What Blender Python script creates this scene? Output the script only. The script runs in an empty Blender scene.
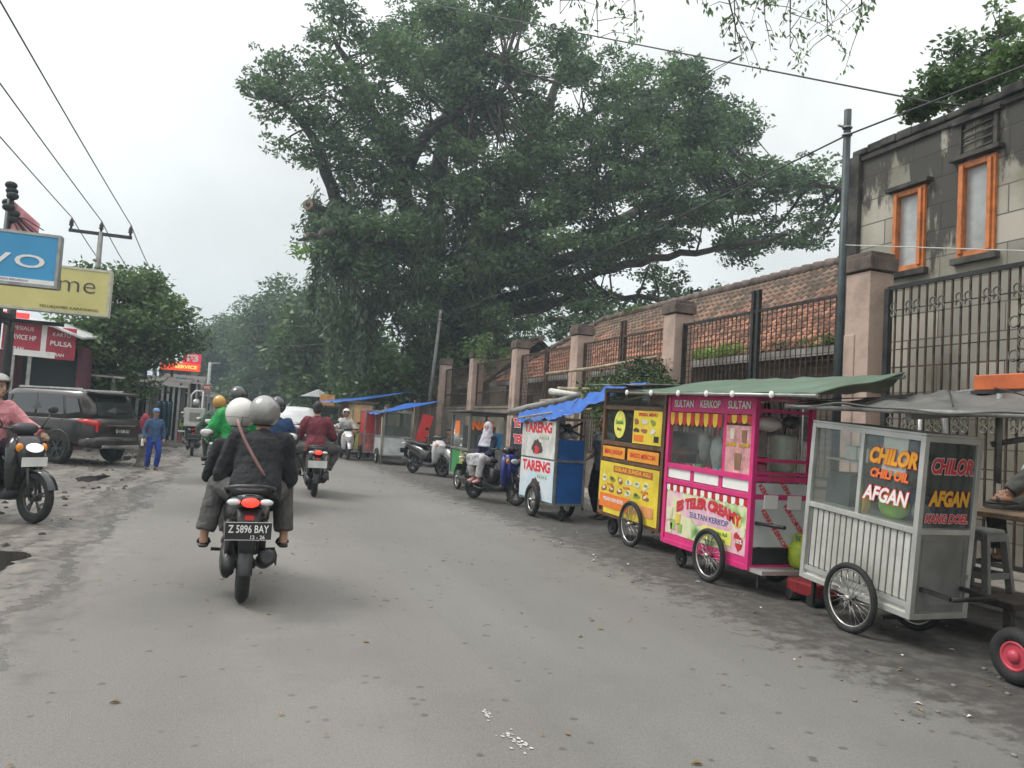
import bpy, math, random
import numpy as np
from mathutils import Vector, Matrix
random.seed(7); RNG=np.random.default_rng(11)
R=math.radians; PI=math.pi
C=bpy.context.scene.collection
# ---------------------------------------------------------------- camera
FPX=769.; CAMH=1.5
yaw,pitch,roll=R(19.8),R(3.27),R(3.5)
_f=Vector((math.sin(yaw)*math.cos(pitch),math.cos(yaw)*math.cos(pitch),math.sin(pitch)))
_r0=Vector((math.cos(yaw),-math.sin(yaw),0)); _u0=_r0.cross(_f)
_r=_r0*math.cos(roll)+_u0*math.sin(roll); _u=-_r0*math.sin(roll)+_u0*math.cos(roll)
cd=bpy.data.cameras.new('camera'); cam=bpy.data.objects.new('camera',cd); C.objects.link(cam)
M=Matrix((( _r.x,_u.x,-_f.x),(_r.y,_u.y,-_f.y),(_r.z,_u.z,-_f.z))).to_4x4(); M.translation=(0,0,CAMH)
cam.matrix_world=M
cd.sensor_width=36; cd.lens=FPX/1024*36; cd.clip_end=3000; cd.clip_start=.1
bpy.context.scene.camera=cam
def ray(x,y): return _f+_r*((x-512)/FPX)-_u*((y-384)/FPX)
def atY(x,y,Y): d=ray(x,y); return Vector((0,0,CAMH))+d*(Y/d.y)
def atX(x,y,X): d=ray(x,y); return Vector((0,0,CAMH))+d*(X/d.x)
# ---------------------------------------------------------------- materials
MC={}
def mat(name,col,rough=.6,metal=0.,var=.12,scale=6.,bump=0.,bscale=None,col2=None,spec=.5,lo=.35,hi=.7,emit=0,alpha=1.,trans=0.,detail=6.,coat=0.):
    if name in MC: return MC[name]
    m=bpy.data.materials.new(name); m.use_nodes=True; nt=m.node_tree; N=nt.nodes; L=nt.links
    b=N['Principled BSDF']
    b.inputs['Roughness'].default_value=rough; b.inputs['Metallic'].default_value=metal
    b.inputs['Specular IOR Level'].default_value=spec
    if coat: b.inputs['Coat Weight'].default_value=coat; b.inputs['Coat Roughness'].default_value=.08
    tc=N.new('ShaderNodeTexCoord')
    ns=N.new('ShaderNodeTexNoise'); ns.inputs['Scale'].default_value=scale; ns.inputs['Detail'].default_value=detail; ns.inputs['Roughness'].default_value=.62
    L.new(tc.outputs['Object'],ns.inputs['Vector'])
    cr=N.new('ShaderNodeValToRGB'); cr.color_ramp.elements[0].position=lo; cr.color_ramp.elements[1].position=hi
    c2=col2 if col2 else tuple(min(1,max(0,c*(1-var*2))) for c in col)
    cr.color_ramp.elements[0].color=(*c2,1); cr.color_ramp.elements[1].color=(*[min(1,c*(1+(0 if col2 else var*.6))) for c in col],1)
    L.new(ns.outputs['Fac'],cr.inputs['Fac']); L.new(cr.outputs['Color'],b.inputs['Base Color'])
    if bump:
        n2=N.new('ShaderNodeTexNoise'); n2.inputs['Scale'].default_value=bscale or scale*6; n2.inputs['Detail'].default_value=5
        L.new(tc.outputs['Object'],n2.inputs['Vector'])
        bp=N.new('ShaderNodeBump'); bp.inputs['Strength'].default_value=bump; bp.inputs['Distance'].default_value=.02
        L.new(n2.outputs['Fac'],bp.inputs['Height']); L.new(bp.outputs['Normal'],b.inputs['Normal'])
    if emit: b.inputs['Emission Color'].default_value=(*col,1); b.inputs['Emission Strength'].default_value=emit
    if trans: b.inputs['Transmission Weight'].default_value=trans
    if alpha<1: b.inputs['Alpha'].default_value=alpha
    MC[name]=m; return m
def glassmat(name,tint=(.88,.91,.89),a=.22,rough=.04):
    if name in MC: return MC[name]
    m=bpy.data.materials.new(name); m.use_nodes=True; nt=m.node_tree; N=nt.nodes; L=nt.links
    out=N['Material Output']; N.remove(N['Principled BSDF'])
    t=N.new('ShaderNodeBsdfTransparent'); t.inputs['Color'].default_value=(*tint,1)
    g=N.new('ShaderNodeBsdfGlossy'); g.inputs['Roughness'].default_value=rough; g.inputs['Color'].default_value=(1,1,1,1)
    d=N.new('ShaderNodeBsdfDiffuse'); d.inputs['Color'].default_value=(.5,.52,.5,1)
    fr0=N.new('ShaderNodeLayerWeight'); fr0.inputs['Blend'].default_value=.5; fr=N.new('ShaderNodeMath'); fr.operation='POWER'; fr.inputs[1].default_value=4.5; L.new(fr0.outputs['Facing'],fr.inputs[0]); fa=N.new('ShaderNodeMath'); fa.operation='MULTIPLY_ADD'; fa.inputs[1].default_value=.6; fa.inputs[2].default_value=.045; L.new(fr.outputs[0],fa.inputs[0]); fr=fa
    tc=N.new('ShaderNodeTexCoord'); ns=N.new('ShaderNodeTexNoise'); ns.inputs['Scale'].default_value=5; ns.inputs['Detail'].default_value=6
    L.new(tc.outputs['Object'],ns.inputs['Vector'])
    ml=N.new('ShaderNodeMath'); ml.operation='MULTIPLY'; ml.inputs[1].default_value=a*1.6; L.new(ns.outputs['Fac'],ml.inputs[0])
    m1=N.new('ShaderNodeMixShader'); ml.inputs[1].default_value=a*.5; L.new(ml.outputs[0],m1.inputs[0]); L.new(t.outputs[0],m1.inputs[1]); L.new(d.outputs[0],m1.inputs[2])
    m2=N.new('ShaderNodeMixShader'); L.new(fr.outputs[0],m2.inputs[0]); L.new(m1.outputs[0],m2.inputs[1]); L.new(g.outputs[0],m2.inputs[2])
    L.new(m2.outputs[0],out.inputs['Surface']); MC[name]=m; return m
def leafmat(name,c1,c2,tl=.3):
    m=bpy.data.materials.new(name); m.use_nodes=True; nt=m.node_tree; N=nt.nodes; L=nt.links
    out=N['Material Output']; N.remove(N['Principled BSDF'])
    ge=N.new('ShaderNodeNewGeometry'); tc=N.new('ShaderNodeTexCoord')
    ns=N.new('ShaderNodeTexNoise'); ns.inputs['Scale'].default_value=.45; ns.inputs['Detail'].default_value=3
    L.new(tc.outputs['Object'],ns.inputs['Vector'])
    ad=N.new('ShaderNodeMath'); ad.operation='MULTIPLY_ADD'; ad.inputs[1].default_value=.45; L.new(ge.outputs['Random Per Island'],ad.inputs[0])
    sb=N.new('ShaderNodeMath'); sb.operation='MULTIPLY_ADD'; sb.inputs[1].default_value=1.6; sb.inputs[2].default_value=-.55; L.new(ns.outputs['Fac'],sb.inputs[0]); L.new(sb.outputs[0],ad.inputs[2])
    cr=N.new('ShaderNodeValToRGB'); cr.color_ramp.elements[0].color=(*c1,1); cr.color_ramp.elements[1].color=(*c2,1)
    cr.color_ramp.elements[0].position=.1; cr.color_ramp.elements[1].position=.95
    L.new(ad.outputs[0],cr.inputs['Fac'])
    d=N.new('ShaderNodeBsdfDiffuse'); t=N.new('ShaderNodeBsdfTranslucent'); g=N.new('ShaderNodeBsdfGlossy'); g.inputs['Roughness'].default_value=.45
    L.new(cr.outputs[0],d.inputs[0]); L.new(cr.outputs[0],t.inputs[0])
    m1=N.new('ShaderNodeMixShader'); m1.inputs[0].default_value=tl; L.new(d.outputs[0],m1.inputs[1]); L.new(t.outputs[0],m1.inputs[2])
    m2=N.new('ShaderNodeMixShader'); m2.inputs[0].default_value=.05; L.new(m1.outputs[0],m2.inputs[1]); L.new(g.outputs[0],m2.inputs[2])
    L.new(m2.outputs[0],out.inputs['Surface']); MC[name]=m; return m
# ---------------------------------------------------------------- mesh builder
def V(*a): return Vector(a)
class MB:
    def __init__(s): s.v=[];s.f=[];s.m=[];s.s=[];s.ps=[]
    def add(s,vs,fs,mi=0,sm=False):
        o=len(s.v); s.ps.append((o,len(s.f))); s.v+= [tuple(v) for v in vs]; s.f+=[tuple(i+o for i in f) for f in fs]; s.m+=[mi]*len(fs); s.s+=[sm]*len(fs); return s
    def box(s,c,d,mi=0,rz=0,rot=None):
        c=Vector(c); h=[x/2 for x in d]; Rm=rot if rot is not None else Matrix.Rotation(rz,3,'Z')
        vs=[c+Rm@Vector((a*h[0],b*h[1],e*h[2])) for a in(-1,1) for b in(-1,1) for e in(-1,1)]
        return s.add(vs,[(0,1,3,2),(4,6,7,5),(0,4,5,1),(2,3,7,6),(0,2,6,4),(1,5,7,3)],mi)
    def b2(s,a,b,mi=0): return s.box([(x+y)/2 for x,y in zip(a,b)],[abs(y-x) for x,y in zip(a,b)],mi)
    def frame(s,p0,p1):
        d=(Vector(p1)-Vector(p0)).normalized(); up=Vector((0,0,1)) if abs(d.z)<.95 else Vector((1,0,0))
        a=d.cross(up).normalized(); b=a.cross(d); return d,a,b
    def beam(s,p0,p1,w,h=None,mi=0):
        h=h or w; p0=Vector(p0);p1=Vector(p1); d,a,b=s.frame(p0,p1)
        vs=[p+a*(i*w/2)+b*(j*h/2) for p in(p0,p1) for i,j in((-1,-1),(1,-1),(1,1),(-1,1))]
        return s.add(vs,[(0,1,2,3),(7,6,5,4),(0,4,5,1),(1,5,6,2),(2,6,7,3),(3,7,4,0)],mi)
    def tube(s,pts,r,n=8,mi=0,sm=True,caps=True):
        pts=[Vector(p) for p in pts]; k=len(pts); rs=r if isinstance(r,(list,tuple)) else [r]*k
        vs=[];prev=None
        for i,p in enumerate(pts):
            d=(pts[min(i+1,k-1)]-pts[max(i-1,0)])
            if d.length<1e-7: d=Vector((0,0,1))
            d.normalize()
            if prev is None:
                up=Vector((0,0,1)) if abs(d.z)<.95 else Vector((1,0,0)); a=d.cross(up).normalized()
            else:
                a=(prev-d*prev.dot(d)); a=a.normalized() if a.length>1e-6 else d.orthogonal().normalized()
            prev=a; b=d.cross(a)
            for j in range(n):
                t=2*PI*j/n; vs.append(p+(a*math.cos(t)+b*math.sin(t))*rs[i])
        fs=[(i*n+j,i*n+(j+1)%n,(i+1)*n+(j+1)%n,(i+1)*n+j) for i in range(k-1) for j in range(n)]
        s.add(vs,fs,mi,sm)
        if caps:
            o=len(s.v)-len(vs); s.f+=[tuple(o+j for j in reversed(range(n))),tuple(o+(k-1)*n+j for j in range(n))]; s.m+=[mi]*2; s.s+=[False]*2
        return s
    def ell(s,c,r,mi=0,n=14,m=8,rot=None,sm=True):
        c=Vector(c); r=(r,r,r) if not hasattr(r,'__len__') else r; vs=[]
        for i in range(m+1):
            ph=PI*i/m
            for j in range(n):
                t=2*PI*j/n; q=Vector((r[0]*math.sin(ph)*math.cos(t),r[1]*math.sin(ph)*math.sin(t),r[2]*math.cos(ph)))
                vs.append(c+(rot@q if rot is not None else q))
        fs=[(i*n+j,(i+1)*n+j,(i+1)*n+(j+1)%n,i*n+(j+1)%n) for i in range(m) for j in range(n)]
        return s.add(vs,fs,mi,sm)
    def torus(s,c,Rr,r,axis='y',n=28,m=8,mi=0,a0=0,a1=2*PI,rot=None):
        vs=[];c=Vector(c); full=abs(a1-a0-2*PI)<1e-6; k=n if full else n+1
        ry=r[1] if hasattr(r,'__len__') else r; rr=r[0] if hasattr(r,'__len__') else r
        for i in range(k):
            t=a0+(a1-a0)*i/n
            for j in range(m):
                q=2*PI*j/m; rad=Rr+rr*math.cos(q); h=ry*math.sin(q)
                a,b=rad*math.cos(t),rad*math.sin(t)
                p=Vector((a,h,b)) if axis=='y' else (Vector((h,a,b)) if axis=='x' else Vector((a,b,h)))
                if rot is not None: p=rot@p
                vs.append(c+p)
        fs=[((i)*m+j,((i+1)%k)*m+j,((i+1)%k)*m+(j+1)%m,i*m+(j+1)%m) for i in range(n if not full else k) for j in range(m)]
        return s.add(vs,fs,mi,True)
    def loft(s,rings,n=16,mi=0,sm=True,e=2.6,axis='x'):
        """rings: (center, half width across y, half height) in planes along the path; e = superellipse exponent"""
        vs=[];k=len(rings); cs=[Vector(r[0]) for r in rings]
        for i,rg in enumerate(rings):
            d=(cs[min(i+1,k-1)]-cs[max(i-1,0)])
            if len(rg)>3 and rg[3] is not None: d=Vector(rg[3])
            d.normalize(); a=Vector((0,1,0)) if axis=='x' else Vector((1,0,0)); b=a.cross(d)*-1 if axis=='x' else a.cross(d); b.normalize()
            for j in range(n):
                t=2*PI*j/n; ct,st=math.cos(t),math.sin(t)
                x=abs(ct)**(2/e)*(1 if ct>=0 else -1); y=abs(st)**(2/e)*(1 if st>=0 else -1)
                vs.append(cs[i]+a*(x*rg[1])+b*(y*rg[2]))
        fs=[(i*n+j,i*n+(j+1)%n,(i+1)*n+(j+1)%n,(i+1)*n+j) for i in range(k-1) for j in range(n)]
        fs+=[tuple(reversed(range(n))),tuple((k-1)*n+j for j in range(n))]
        return s.add(vs,fs,mi,sm)
    def prism(s,poly,a,b,axis='y',mi=0):
        n=len(poly)
        def P(p,t): return (p[0],t,p[1]) if axis=='y' else ((t,p[0],p[1]) if axis=='x' else (p[0],p[1],t))
        vs=[P(p,a) for p in poly]+[P(p,b) for p in poly]
        return s.add(vs,[tuple(range(n)),tuple(reversed(range(n,2*n)))]+[(i,i+n,(i+1)%n+n,(i+1)%n) for i in range(n)],mi)
    def grid(s,fn,nu,nv,mi=0,sm=True):
        vs=[fn(i/nu,j/nv) for i in range(nu+1) for j in range(nv+1)]
        fs=[(i*(nv+1)+j,(i+1)*(nv+1)+j,(i+1)*(nv+1)+j+1,i*(nv+1)+j+1) for i in range(nu) for j in range(nv)]
        return s.add(vs,fs,mi,sm)
    def split(s,name,mats,parent=None,**k):
        """one object for each primitive that was added"""
        r=[]; ps=s.ps+[(len(s.v),len(s.f))]
        for (v0,f0),(v1,f1) in zip(ps[:-1],ps[1:]):
            q=MB(); q.v=s.v[v0:v1]; q.f=[tuple(i-v0 for i in f) for f in s.f[f0:f1]]; q.m=s.m[f0:f1]; q.s=s.s[f0:f1]; r.append(q.build(name,mats,parent,**k))
        return r
    def build(s,name,mats,parent=None,bevel=0,solid=0,remesh=0,smooth=0,wrinkle=0,label=None):
        me=bpy.data.meshes.new(name); me.from_pydata(s.v,[],s.f); me.update()
        for m in (mats if isinstance(mats,(list,tuple)) else [mats]): me.materials.append(m)
        me.polygons.foreach_set('material_index',s.m); me.polygons.foreach_set('use_smooth',s.s)
        o=bpy.data.objects.new(name,me); C.objects.link(o)
        if parent is not None: o.parent=parent
        if solid: q=o.modifiers.new('solid','SOLIDIFY'); q.thickness=solid; q.offset=0
        if bevel: q=o.modifiers.new('bevel','BEVEL'); q.width=bevel; q.segments=2; q.limit_method='ANGLE'; q.angle_limit=R(40); q.harden_normals=False
        if remesh:
            q=o.modifiers.new('remesh','REMESH'); q.mode='VOXEL'; q.voxel_size=remesh; q.use_smooth_shade=True
            if smooth: q=o.modifiers.new('smooth','SMOOTH'); q.factor=.6; q.iterations=smooth
        if wrinkle:
            tx=bpy.data.textures.get('folds') or bpy.data.textures.new('folds','CLOUDS'); tx.noise_scale=.085; tx.noise_depth=2
            q=o.modifiers.new('folds','DISPLACE'); q.texture=tx; q.strength=wrinkle; q.mid_level=.5; q.texture_coords='LOCAL'
        if label: o['label']=label
        return o
def tag(o,label=None,cat=None,group=None,kind=None):
    if label: o['label']=label
    if cat: o['category']=cat
    if group: o['group']=group
    if kind: o['kind']=kind
    return o
def T(name,label,cat,loc=(0,0,0),rz=0,group=None,rx=0,ry=0,sc=1):
    o=bpy.data.objects.new(name,None); C.objects.link(o); o.location=loc; o.rotation_euler=(rx,ry,rz); o.scale=(sc,sc,sc); o.empty_display_size=.2
    return tag(o,label,cat,group)
def S(o): o['kind']='structure'; return o
def clone(root,loc,rz,label,group=None,sc=None):
    r=root.copy(); C.objects.link(r); r.location=loc; r.rotation_euler=(root.rotation_euler[0],root.rotation_euler[1],rz); r['label']=label
    if group: r['group']=group
    if sc: r.scale=(sc,sc,sc)
    for ch in list(root.children):
        c=ch.copy(); C.objects.link(c); c.parent=r
        for g in list(ch.children):
            d=g.copy(); C.objects.link(d); d.parent=c
    return r
def text(s,size,m,parent,p,xd,yd,name='lettering',bold=0.,ext=.0007,outline=None,ob=.02,shear=0.,align='CENTER',space=1.,sx=1.,arc=0.,width=None):
    """raised letters at p, reading along xd, upright along yd"""
    xd=Vector(xd).normalized(); yd=Vector(yd); yd=(yd-xd*yd.dot(xd)).normalized(); zd=xd.cross(yd)
    res=None
    for k,(mm,off) in enumerate([(m,bold)]+([(outline,bold+ob)] if outline else [])):
        cu=bpy.data.curves.new(name,'FONT'); cu.body=s; cu.size=size; cu.align_x=align; cu.align_y='CENTER'; cu.offset=off*size; cu.extrude=ext if k==0 else ext*.6; cu.shear=shear; cu.space_character=space; cu.resolution_u=3
        tmp=bpy.data.objects.new('tmp',cu); C.objects.link(tmp); dg=bpy.context.evaluated_depsgraph_get()
        me=bpy.data.meshes.new_from_object(tmp.evaluated_get(dg)); bpy.data.objects.remove(tmp); bpy.data.curves.remove(cu)
        me.materials.clear(); me.materials.append(mm); me.name=name
        kx=sx
        if width and len(me.vertices):
            xs=[v.co.x for v in me.vertices]; kx=width/max(1e-6,max(xs)-min(xs)); cx=(max(xs)+min(xs))/2
            if k==0: KX=kx
            else: kx=KX
        for v in me.vertices:
            x,y,z=v.co; x*=kx
            if arc: y+= -arc*x*x
            v.co=xd*x+yd*y+zd*z
        o=bpy.data.objects.new(name,me); C.objects.link(o); o.location=Vector(p)+(zd*(ext if k==0 else ext*.3)); o.parent=parent
        if k==0: res=o
        else: o.name='lettering_outline'
    return res
# leaf clouds
def leaves(clumps,size,aspect=.5,droop=0.):
    """clumps: list of (center, (rx,ry,rz), n). returns numpy verts (4 per leaf)"""
    out=[]
    for c,r,n in clumps:
        n=int(n)
        u=RNG.normal(size=(n,3)); u/=np.linalg.norm(u,axis=1)[:,None]
        rad=RNG.random(n)**.45; p=np.array(c)+u*rad[:,None]*np.array(r)*(1+.25*RNG.normal(size=(n,1))*0.4)
        a=RNG.normal(size=(n,3)); a[:,2]=a[:,2]*.6-droop; a/=np.linalg.norm(a,axis=1)[:,None]
        b=RNG.normal(size=(n,3)); b-=a*(a*b).sum(1)[:,None]; b/=np.linalg.norm(b,axis=1)[:,None]
        s=size*(.6+.8*RNG.random(n))[:,None]
        mid=p+a*s*.45
        out.append(np.stack([p,mid+b*s*aspect*.5,p+a*s,mid-b*s*aspect*.5],1))
    return np.concatenate(out,0).reshape(-1,3)
def leafobj(name,verts,m,parent):
    n=len(verts)//4; me=bpy.data.meshes.new(name)
    me.vertices.add(n*4); me.loops.add(n*4); me.polygons.add(n)
    me.vertices.foreach_set('co',verts.astype(np.float32).ravel()); me.loops.foreach_set('vertex_index',np.arange(n*4,dtype=np.int32))
    me.polygons.foreach_set('loop_start',np.arange(0,n*4,4,dtype=np.int32)); me.polygons.foreach_set('loop_total',np.full(n,4,dtype=np.int32))
    me.materials.append(m); me.update(calc_edges=True); o=bpy.data.objects.new(name,me); C.objects.link(o); o.parent=parent; return o
def bez(p0,p1,p2,n=8):
    p0,p1,p2=map(Vector,(p0,p1,p2)); return [p0*(1-t)**2+p1*2*t*(1-t)+p2*t*t for t in [i/n for i in range(n+1)]]
# ---------------------------------------------------------------- world, sun
w=bpy.data.worlds.new('World'); bpy.context.scene.world=w; w.use_nodes=True; nt=w.node_tree; N=nt.nodes; L=nt.links
bg=N['Background']; sky=N.new('ShaderNodeTexSky'); sky.sky_type='NISHITA'; sky.sun_disc=False
SUN_EL,SUN_AZ=R(54),R(-62)
sky.sun_elevation=SUN_EL; sky.sun_rotation=SUN_AZ; sky.dust_density=3
tc=N.new('ShaderNodeTexCoord'); sep=N.new('ShaderNodeSeparateXYZ'); L.new(tc.outputs['Generated'],sep.inputs[0])
cr=N.new('ShaderNodeValToRGB'); e=cr.color_ramp.elements
e[0].position=.0; e[0].color=(4.9,5.15,5.05,1); e[1].position=1; e[1].color=(14.5,14.5,14.3,1)
k=e.new(.22); k.color=(5.8,6.05,5.95,1); k=e.new(.5); k.color=(7.8,7.9,7.75,1)
L.new(sep.outputs['Z'],cr.inputs[0])
ns=N.new('ShaderNodeTexNoise'); ns.inputs['Scale'].default_value=2.6; ns.inputs['Detail'].default_value=6; ns.inputs['Distortion'].default_value=.4; L.new(tc.outputs['Generated'],ns.inputs['Vector'])
mr=N.new('ShaderNodeMapRange'); mr.inputs['To Min'].default_value=.80; mr.inputs['To Max'].default_value=1.2; mr.inputs['From Min'].default_value=.3; mr.inputs['From Max'].default_value=.7; L.new(ns.outputs['Fac'],mr.inputs['Value'])
mu=N.new('ShaderNodeVectorMath'); mu.operation='SCALE'; L.new(cr.outputs[0],mu.inputs[0]); L.new(mr.outputs[0],mu.inputs['Scale'])
mx=N.new('ShaderNodeMix'); mx.data_type='RGBA'; mx.inputs['Factor'].default_value=.93; L.new(sky.outputs[0],mx.inputs['A']); L.new(mu.outputs[0],mx.inputs['B'])
L.new(mx.outputs['Result'],bg.inputs['Color']); bg.inputs['Strength'].default_value=.115
sl=bpy.data.lights.new('sun','SUN'); sl.energy=1.5; sl.angle=R(20); sl.color=(1,.97,.92); so=bpy.data.objects.new('sun',sl); C.objects.link(so)
so.rotation_euler=(PI/2-SUN_EL,0,-SUN_AZ+PI)   # light comes from azimuth SUN_AZ
so.location=(0,0,60)
vs=bpy.context.scene.view_settings; vs.view_transform='Standard'; vs.look='None'; vs.exposure=.52; vs.gamma=1
bpy.context.scene.cycles.volume_bounces=0; bpy.context.scene.cycles.transparent_max_bounces=16
bpy.context.scene.cycles.max_bounces=6
# ================================================================ SETTING
conc=mat('concrete',(.30,.29,.27),.85,var=.25,scale=1.5,bump=.4)
conc_dark=mat('dark concrete',(.11,.10,.09),.9,var=.35,scale=1.1,bump=.5)
steel=mat('galvanised steel',(.42,.42,.40),.4,.7,var=.2,scale=4)
dmetal=mat('dark metal',(.045,.045,.045),.5,.4,var=.3,scale=4)
black=mat('black rubber',(.018,.018,.018),.75,var=.25,scale=12,bump=.3)
wood=mat('weathered wood',(.26,.18,.11),.8,var=.35,scale=5,bump=.4)
bamboo=mat('bamboo',(.42,.34,.22),.6,var=.3,scale=3)
bark=mat('bark',(.085,.07,.055),.95,var=.4,scale=2.5,bump=1.,bscale=14)
barkgrey=mat('grey bark',(.20,.18,.15),.95,var=.4,scale=2.5,bump=1.,bscale=14)
white=mat('white paint',(.72,.72,.70),.5,var=.1,scale=3)
def roadmat():
    m=bpy.data.materials.new('asphalt'); m.use_nodes=True; nt=m.node_tree; N=nt.nodes; L=nt.links; b=N['Principled BSDF']
    tc=N.new('ShaderNodeTexCoord'); sp=N.new('ShaderNodeSeparateXYZ'); L.new(tc.outputs['Object'],sp.inputs[0])
    def noise(sc,det=5,vec=None,rough=.6):
        n=N.new('ShaderNodeTexNoise'); n.inputs['Scale'].default_value=sc; n.inputs['Detail'].default_value=det; n.inputs['Roughness'].default_value=rough; L.new(vec or tc.outputs['Object'],n.inputs['Vector']); return n.outputs['Fac']
    def mth(op,a,b_=None,c=None):
        n=N.new('ShaderNodeMath'); n.operation=op
        for i,q in enumerate((a,b_,c)):
            if q is None: continue
            if isinstance(q,(int,float)): n.inputs[i].default_value=q
            else: L.new(q,n.inputs[i])
        return n.outputs[0]
    def ss(x,a,b_,lo=0,hi=1):
        n=N.new('ShaderNodeMapRange'); n.interpolation_type='SMOOTHSTEP'; n.inputs['From Min'].default_value=a; n.inputs['From Max'].default_value=b_; n.inputs['To Min'].default_value=lo; n.inputs['To Max'].default_value=hi; L.new(x,n.inputs['Value']); return n.outputs[0]
    def mix(f,a,b_,mode='MIX'):
        n=N.new('ShaderNodeMix'); n.data_type='RGBA'; n.blend_type=mode
        for q,k in((f,'Factor'),(a,'A'),(b_,'B')):
            if isinstance(q,(int,float)): n.inputs[k].default_value=q
            elif isinstance(q,tuple): n.inputs[k].default_value=(*q,1)
            else: L.new(q,n.inputs[k])
        return n.outputs['Result']
    st=N.new('ShaderNodeMapping'); st.inputs['Scale'].default_value=(1,.22,1); L.new(tc.outputs['Object'],st.inputs[0])
    X=sp.outputs['X']; Y=sp.outputs['Y']
    n1=noise(.55,4,st.outputs[0]); n2=noise(7,6); n3=noise(60,4)
    base=mix(ss(n1,.3,.7),(.140,.136,.124),(.182,.177,.162))
    base=mix(mth('MULTIPLY',ss(X,1.68,1.6),.4),base,(.185,.168,.160))
    base=mix(ss(mth('ABSOLUTE',mth('SUBTRACT',X,mth('MULTIPLY_ADD',n2,.12,1.59))),.03,.0,0,.28),base,(.14,.135,.125))
    base=mix(mth('MULTIPLY',ss(n2,.56,.7),.35),base,(.17,.165,.15))
    base=mix(mth('MULTIPLY',ss(n3,.38,.68),.5),base,(.105,.10,.09)); base=mix(mth('MULTIPLY',ss(noise(210,3),.5,.72),.55),base,(.34,.325,.30)); base=mix(mth('MULTIPLY',ss(noise(160,2),.56,.7),.6),base,(.06,.057,.052))
    # fallen bits and oil spots
    vo=N.new('ShaderNodeTexVoronoi'); vo.inputs['Scale'].default_value=6; L.new(st.outputs[0] if False else tc.outputs['Object'],vo.inputs['Vector'])
    sp2=mth('MULTIPLY',ss(mth('MULTIPLY_ADD',noise(30,3),.22,vo.outputs['Distance']),.27,.20),ss(noise(1.3,3),.40,.5))
    base=mix(mth('MULTIPLY',sp2,.8),base,(.07,.065,.06))
    # worn wheel tracks and patched areas
    tr=mth('ABSOLUTE',mth('SUBTRACT',mth('MULTIPLY_ADD',n1,.5,X),.75)); base=mix(ss(tr,.7,.2,0,.2),base,(.26,.25,.23))
    base=mix(ss(noise(.28,6,tc.outputs['Object'],.7),.48,.60,0,.32),base,(.115,.11,.10))
    st2=N.new('ShaderNodeMapping'); st2.inputs['Scale'].default_value=(14,1.1,1); L.new(tc.outputs['Object'],st2.inputs[0]); base=mix(ss(noise(1,5,st2.outputs[0]),.58,.72,0,.25),base,(.13,.125,.115))
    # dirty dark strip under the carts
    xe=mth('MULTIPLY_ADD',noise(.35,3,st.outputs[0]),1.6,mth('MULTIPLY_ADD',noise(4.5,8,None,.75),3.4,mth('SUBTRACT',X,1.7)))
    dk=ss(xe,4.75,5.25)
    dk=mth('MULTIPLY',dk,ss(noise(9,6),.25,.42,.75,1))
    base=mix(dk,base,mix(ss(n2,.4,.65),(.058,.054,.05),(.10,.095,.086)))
    # mud and wet ground on the left edge
    xl=mth('MULTIPLY_ADD',noise(.5,5,st.outputs[0]),2.6,mth('MULTIPLY_ADD',noise(3,5),.8,X))
    ml=ss(xl,.85,.25)
    mud=mix(ss(noise(1.6,7,st.outputs[0]),.4,.6),(.11,.098,.084),(.215,.195,.168))
    mud=mix(ss(noise(5,6),.5,.62),mud,(.065,.058,.05))
    base=mix(mth('MULTIPLY',ml,.85),base,mud)
    # shining runoff that follows the road edge
    wob=mth('MULTIPLY_ADD',noise(.45,4,None,.6),1.5,mth('MULTIPLY_ADD',noise(4,6,None,.7),.7,X))
    run=mth('MAXIMUM',ss(mth('ABSOLUTE',mth('SUBTRACT',wob,-.22)),.16,.05),mth('MULTIPLY',ss(mth('ABSOLUTE',mth('SUBTRACT',wob,-.75)),.13,.04),ss(noise(.9,3),.42,.55)))
    base=mix(mth('MULTIPLY',run,.55),base,(.12,.112,.10))
    L.new(base,b.inputs['Base Color'])
    wet=mth('MULTIPLY',ml,ss(noise(1.1,4,st.outputs[0]),.44,.56))
    rg=mth('SUBTRACT',.82,mth('MULTIPLY',mth('MAXIMUM',mth('MULTIPLY',wet,.8),run),.70)); L.new(rg,b.inputs['Roughness'])
    bp=N.new('ShaderNodeBump'); bp.inputs['Strength'].default_value=.5; bp.inputs['Distance'].default_value=.012
    L.new(mth('ADD',mth('MULTIPLY',noise(120,3),.9),mth('ADD',n2,mth('MULTIPLY',mth('MULTIPLY',ml,noise(6,5)),4))),bp.inputs['Height']); L.new(bp.outputs[0],b.inputs['Normal'])
    return m
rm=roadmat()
def sheet(name,x0,x1,y0,y1,z,m,nu=1,nv=1):
    return S(MB().grid(lambda a,b:(x0+(x1-x0)*a,y0+(y1-y0)*b,z),nu,nv,0,False).build(name,m))
earth=mat('packed earth',(.20,.18,.155),.7,var=.35,scale=.8,bump=.6,col2=(.10,.09,.075))
sheet('ground',-400,400,-60,900,-.012,earth)
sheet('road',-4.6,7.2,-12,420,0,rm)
lotm=mat('lot concrete',(.19,.175,.155),.45,var=.3,scale=.7,bump=.5,col2=(.09,.082,.072))
sheet('forecourt',-30,-4.6,-12,420,-.004,lotm)
S(MB().b2((7.2,-12,-.02),(7.36,420,.12)).build('kerb',conc,bevel=.015))
pav=mat('pavement paving',(.36,.33,.29),.85,var=.25,scale=1.2,bump=.4)
S(MB().b2((7.36,-12,-.02),(12,420,.11)).build('pavement',pav))
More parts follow.
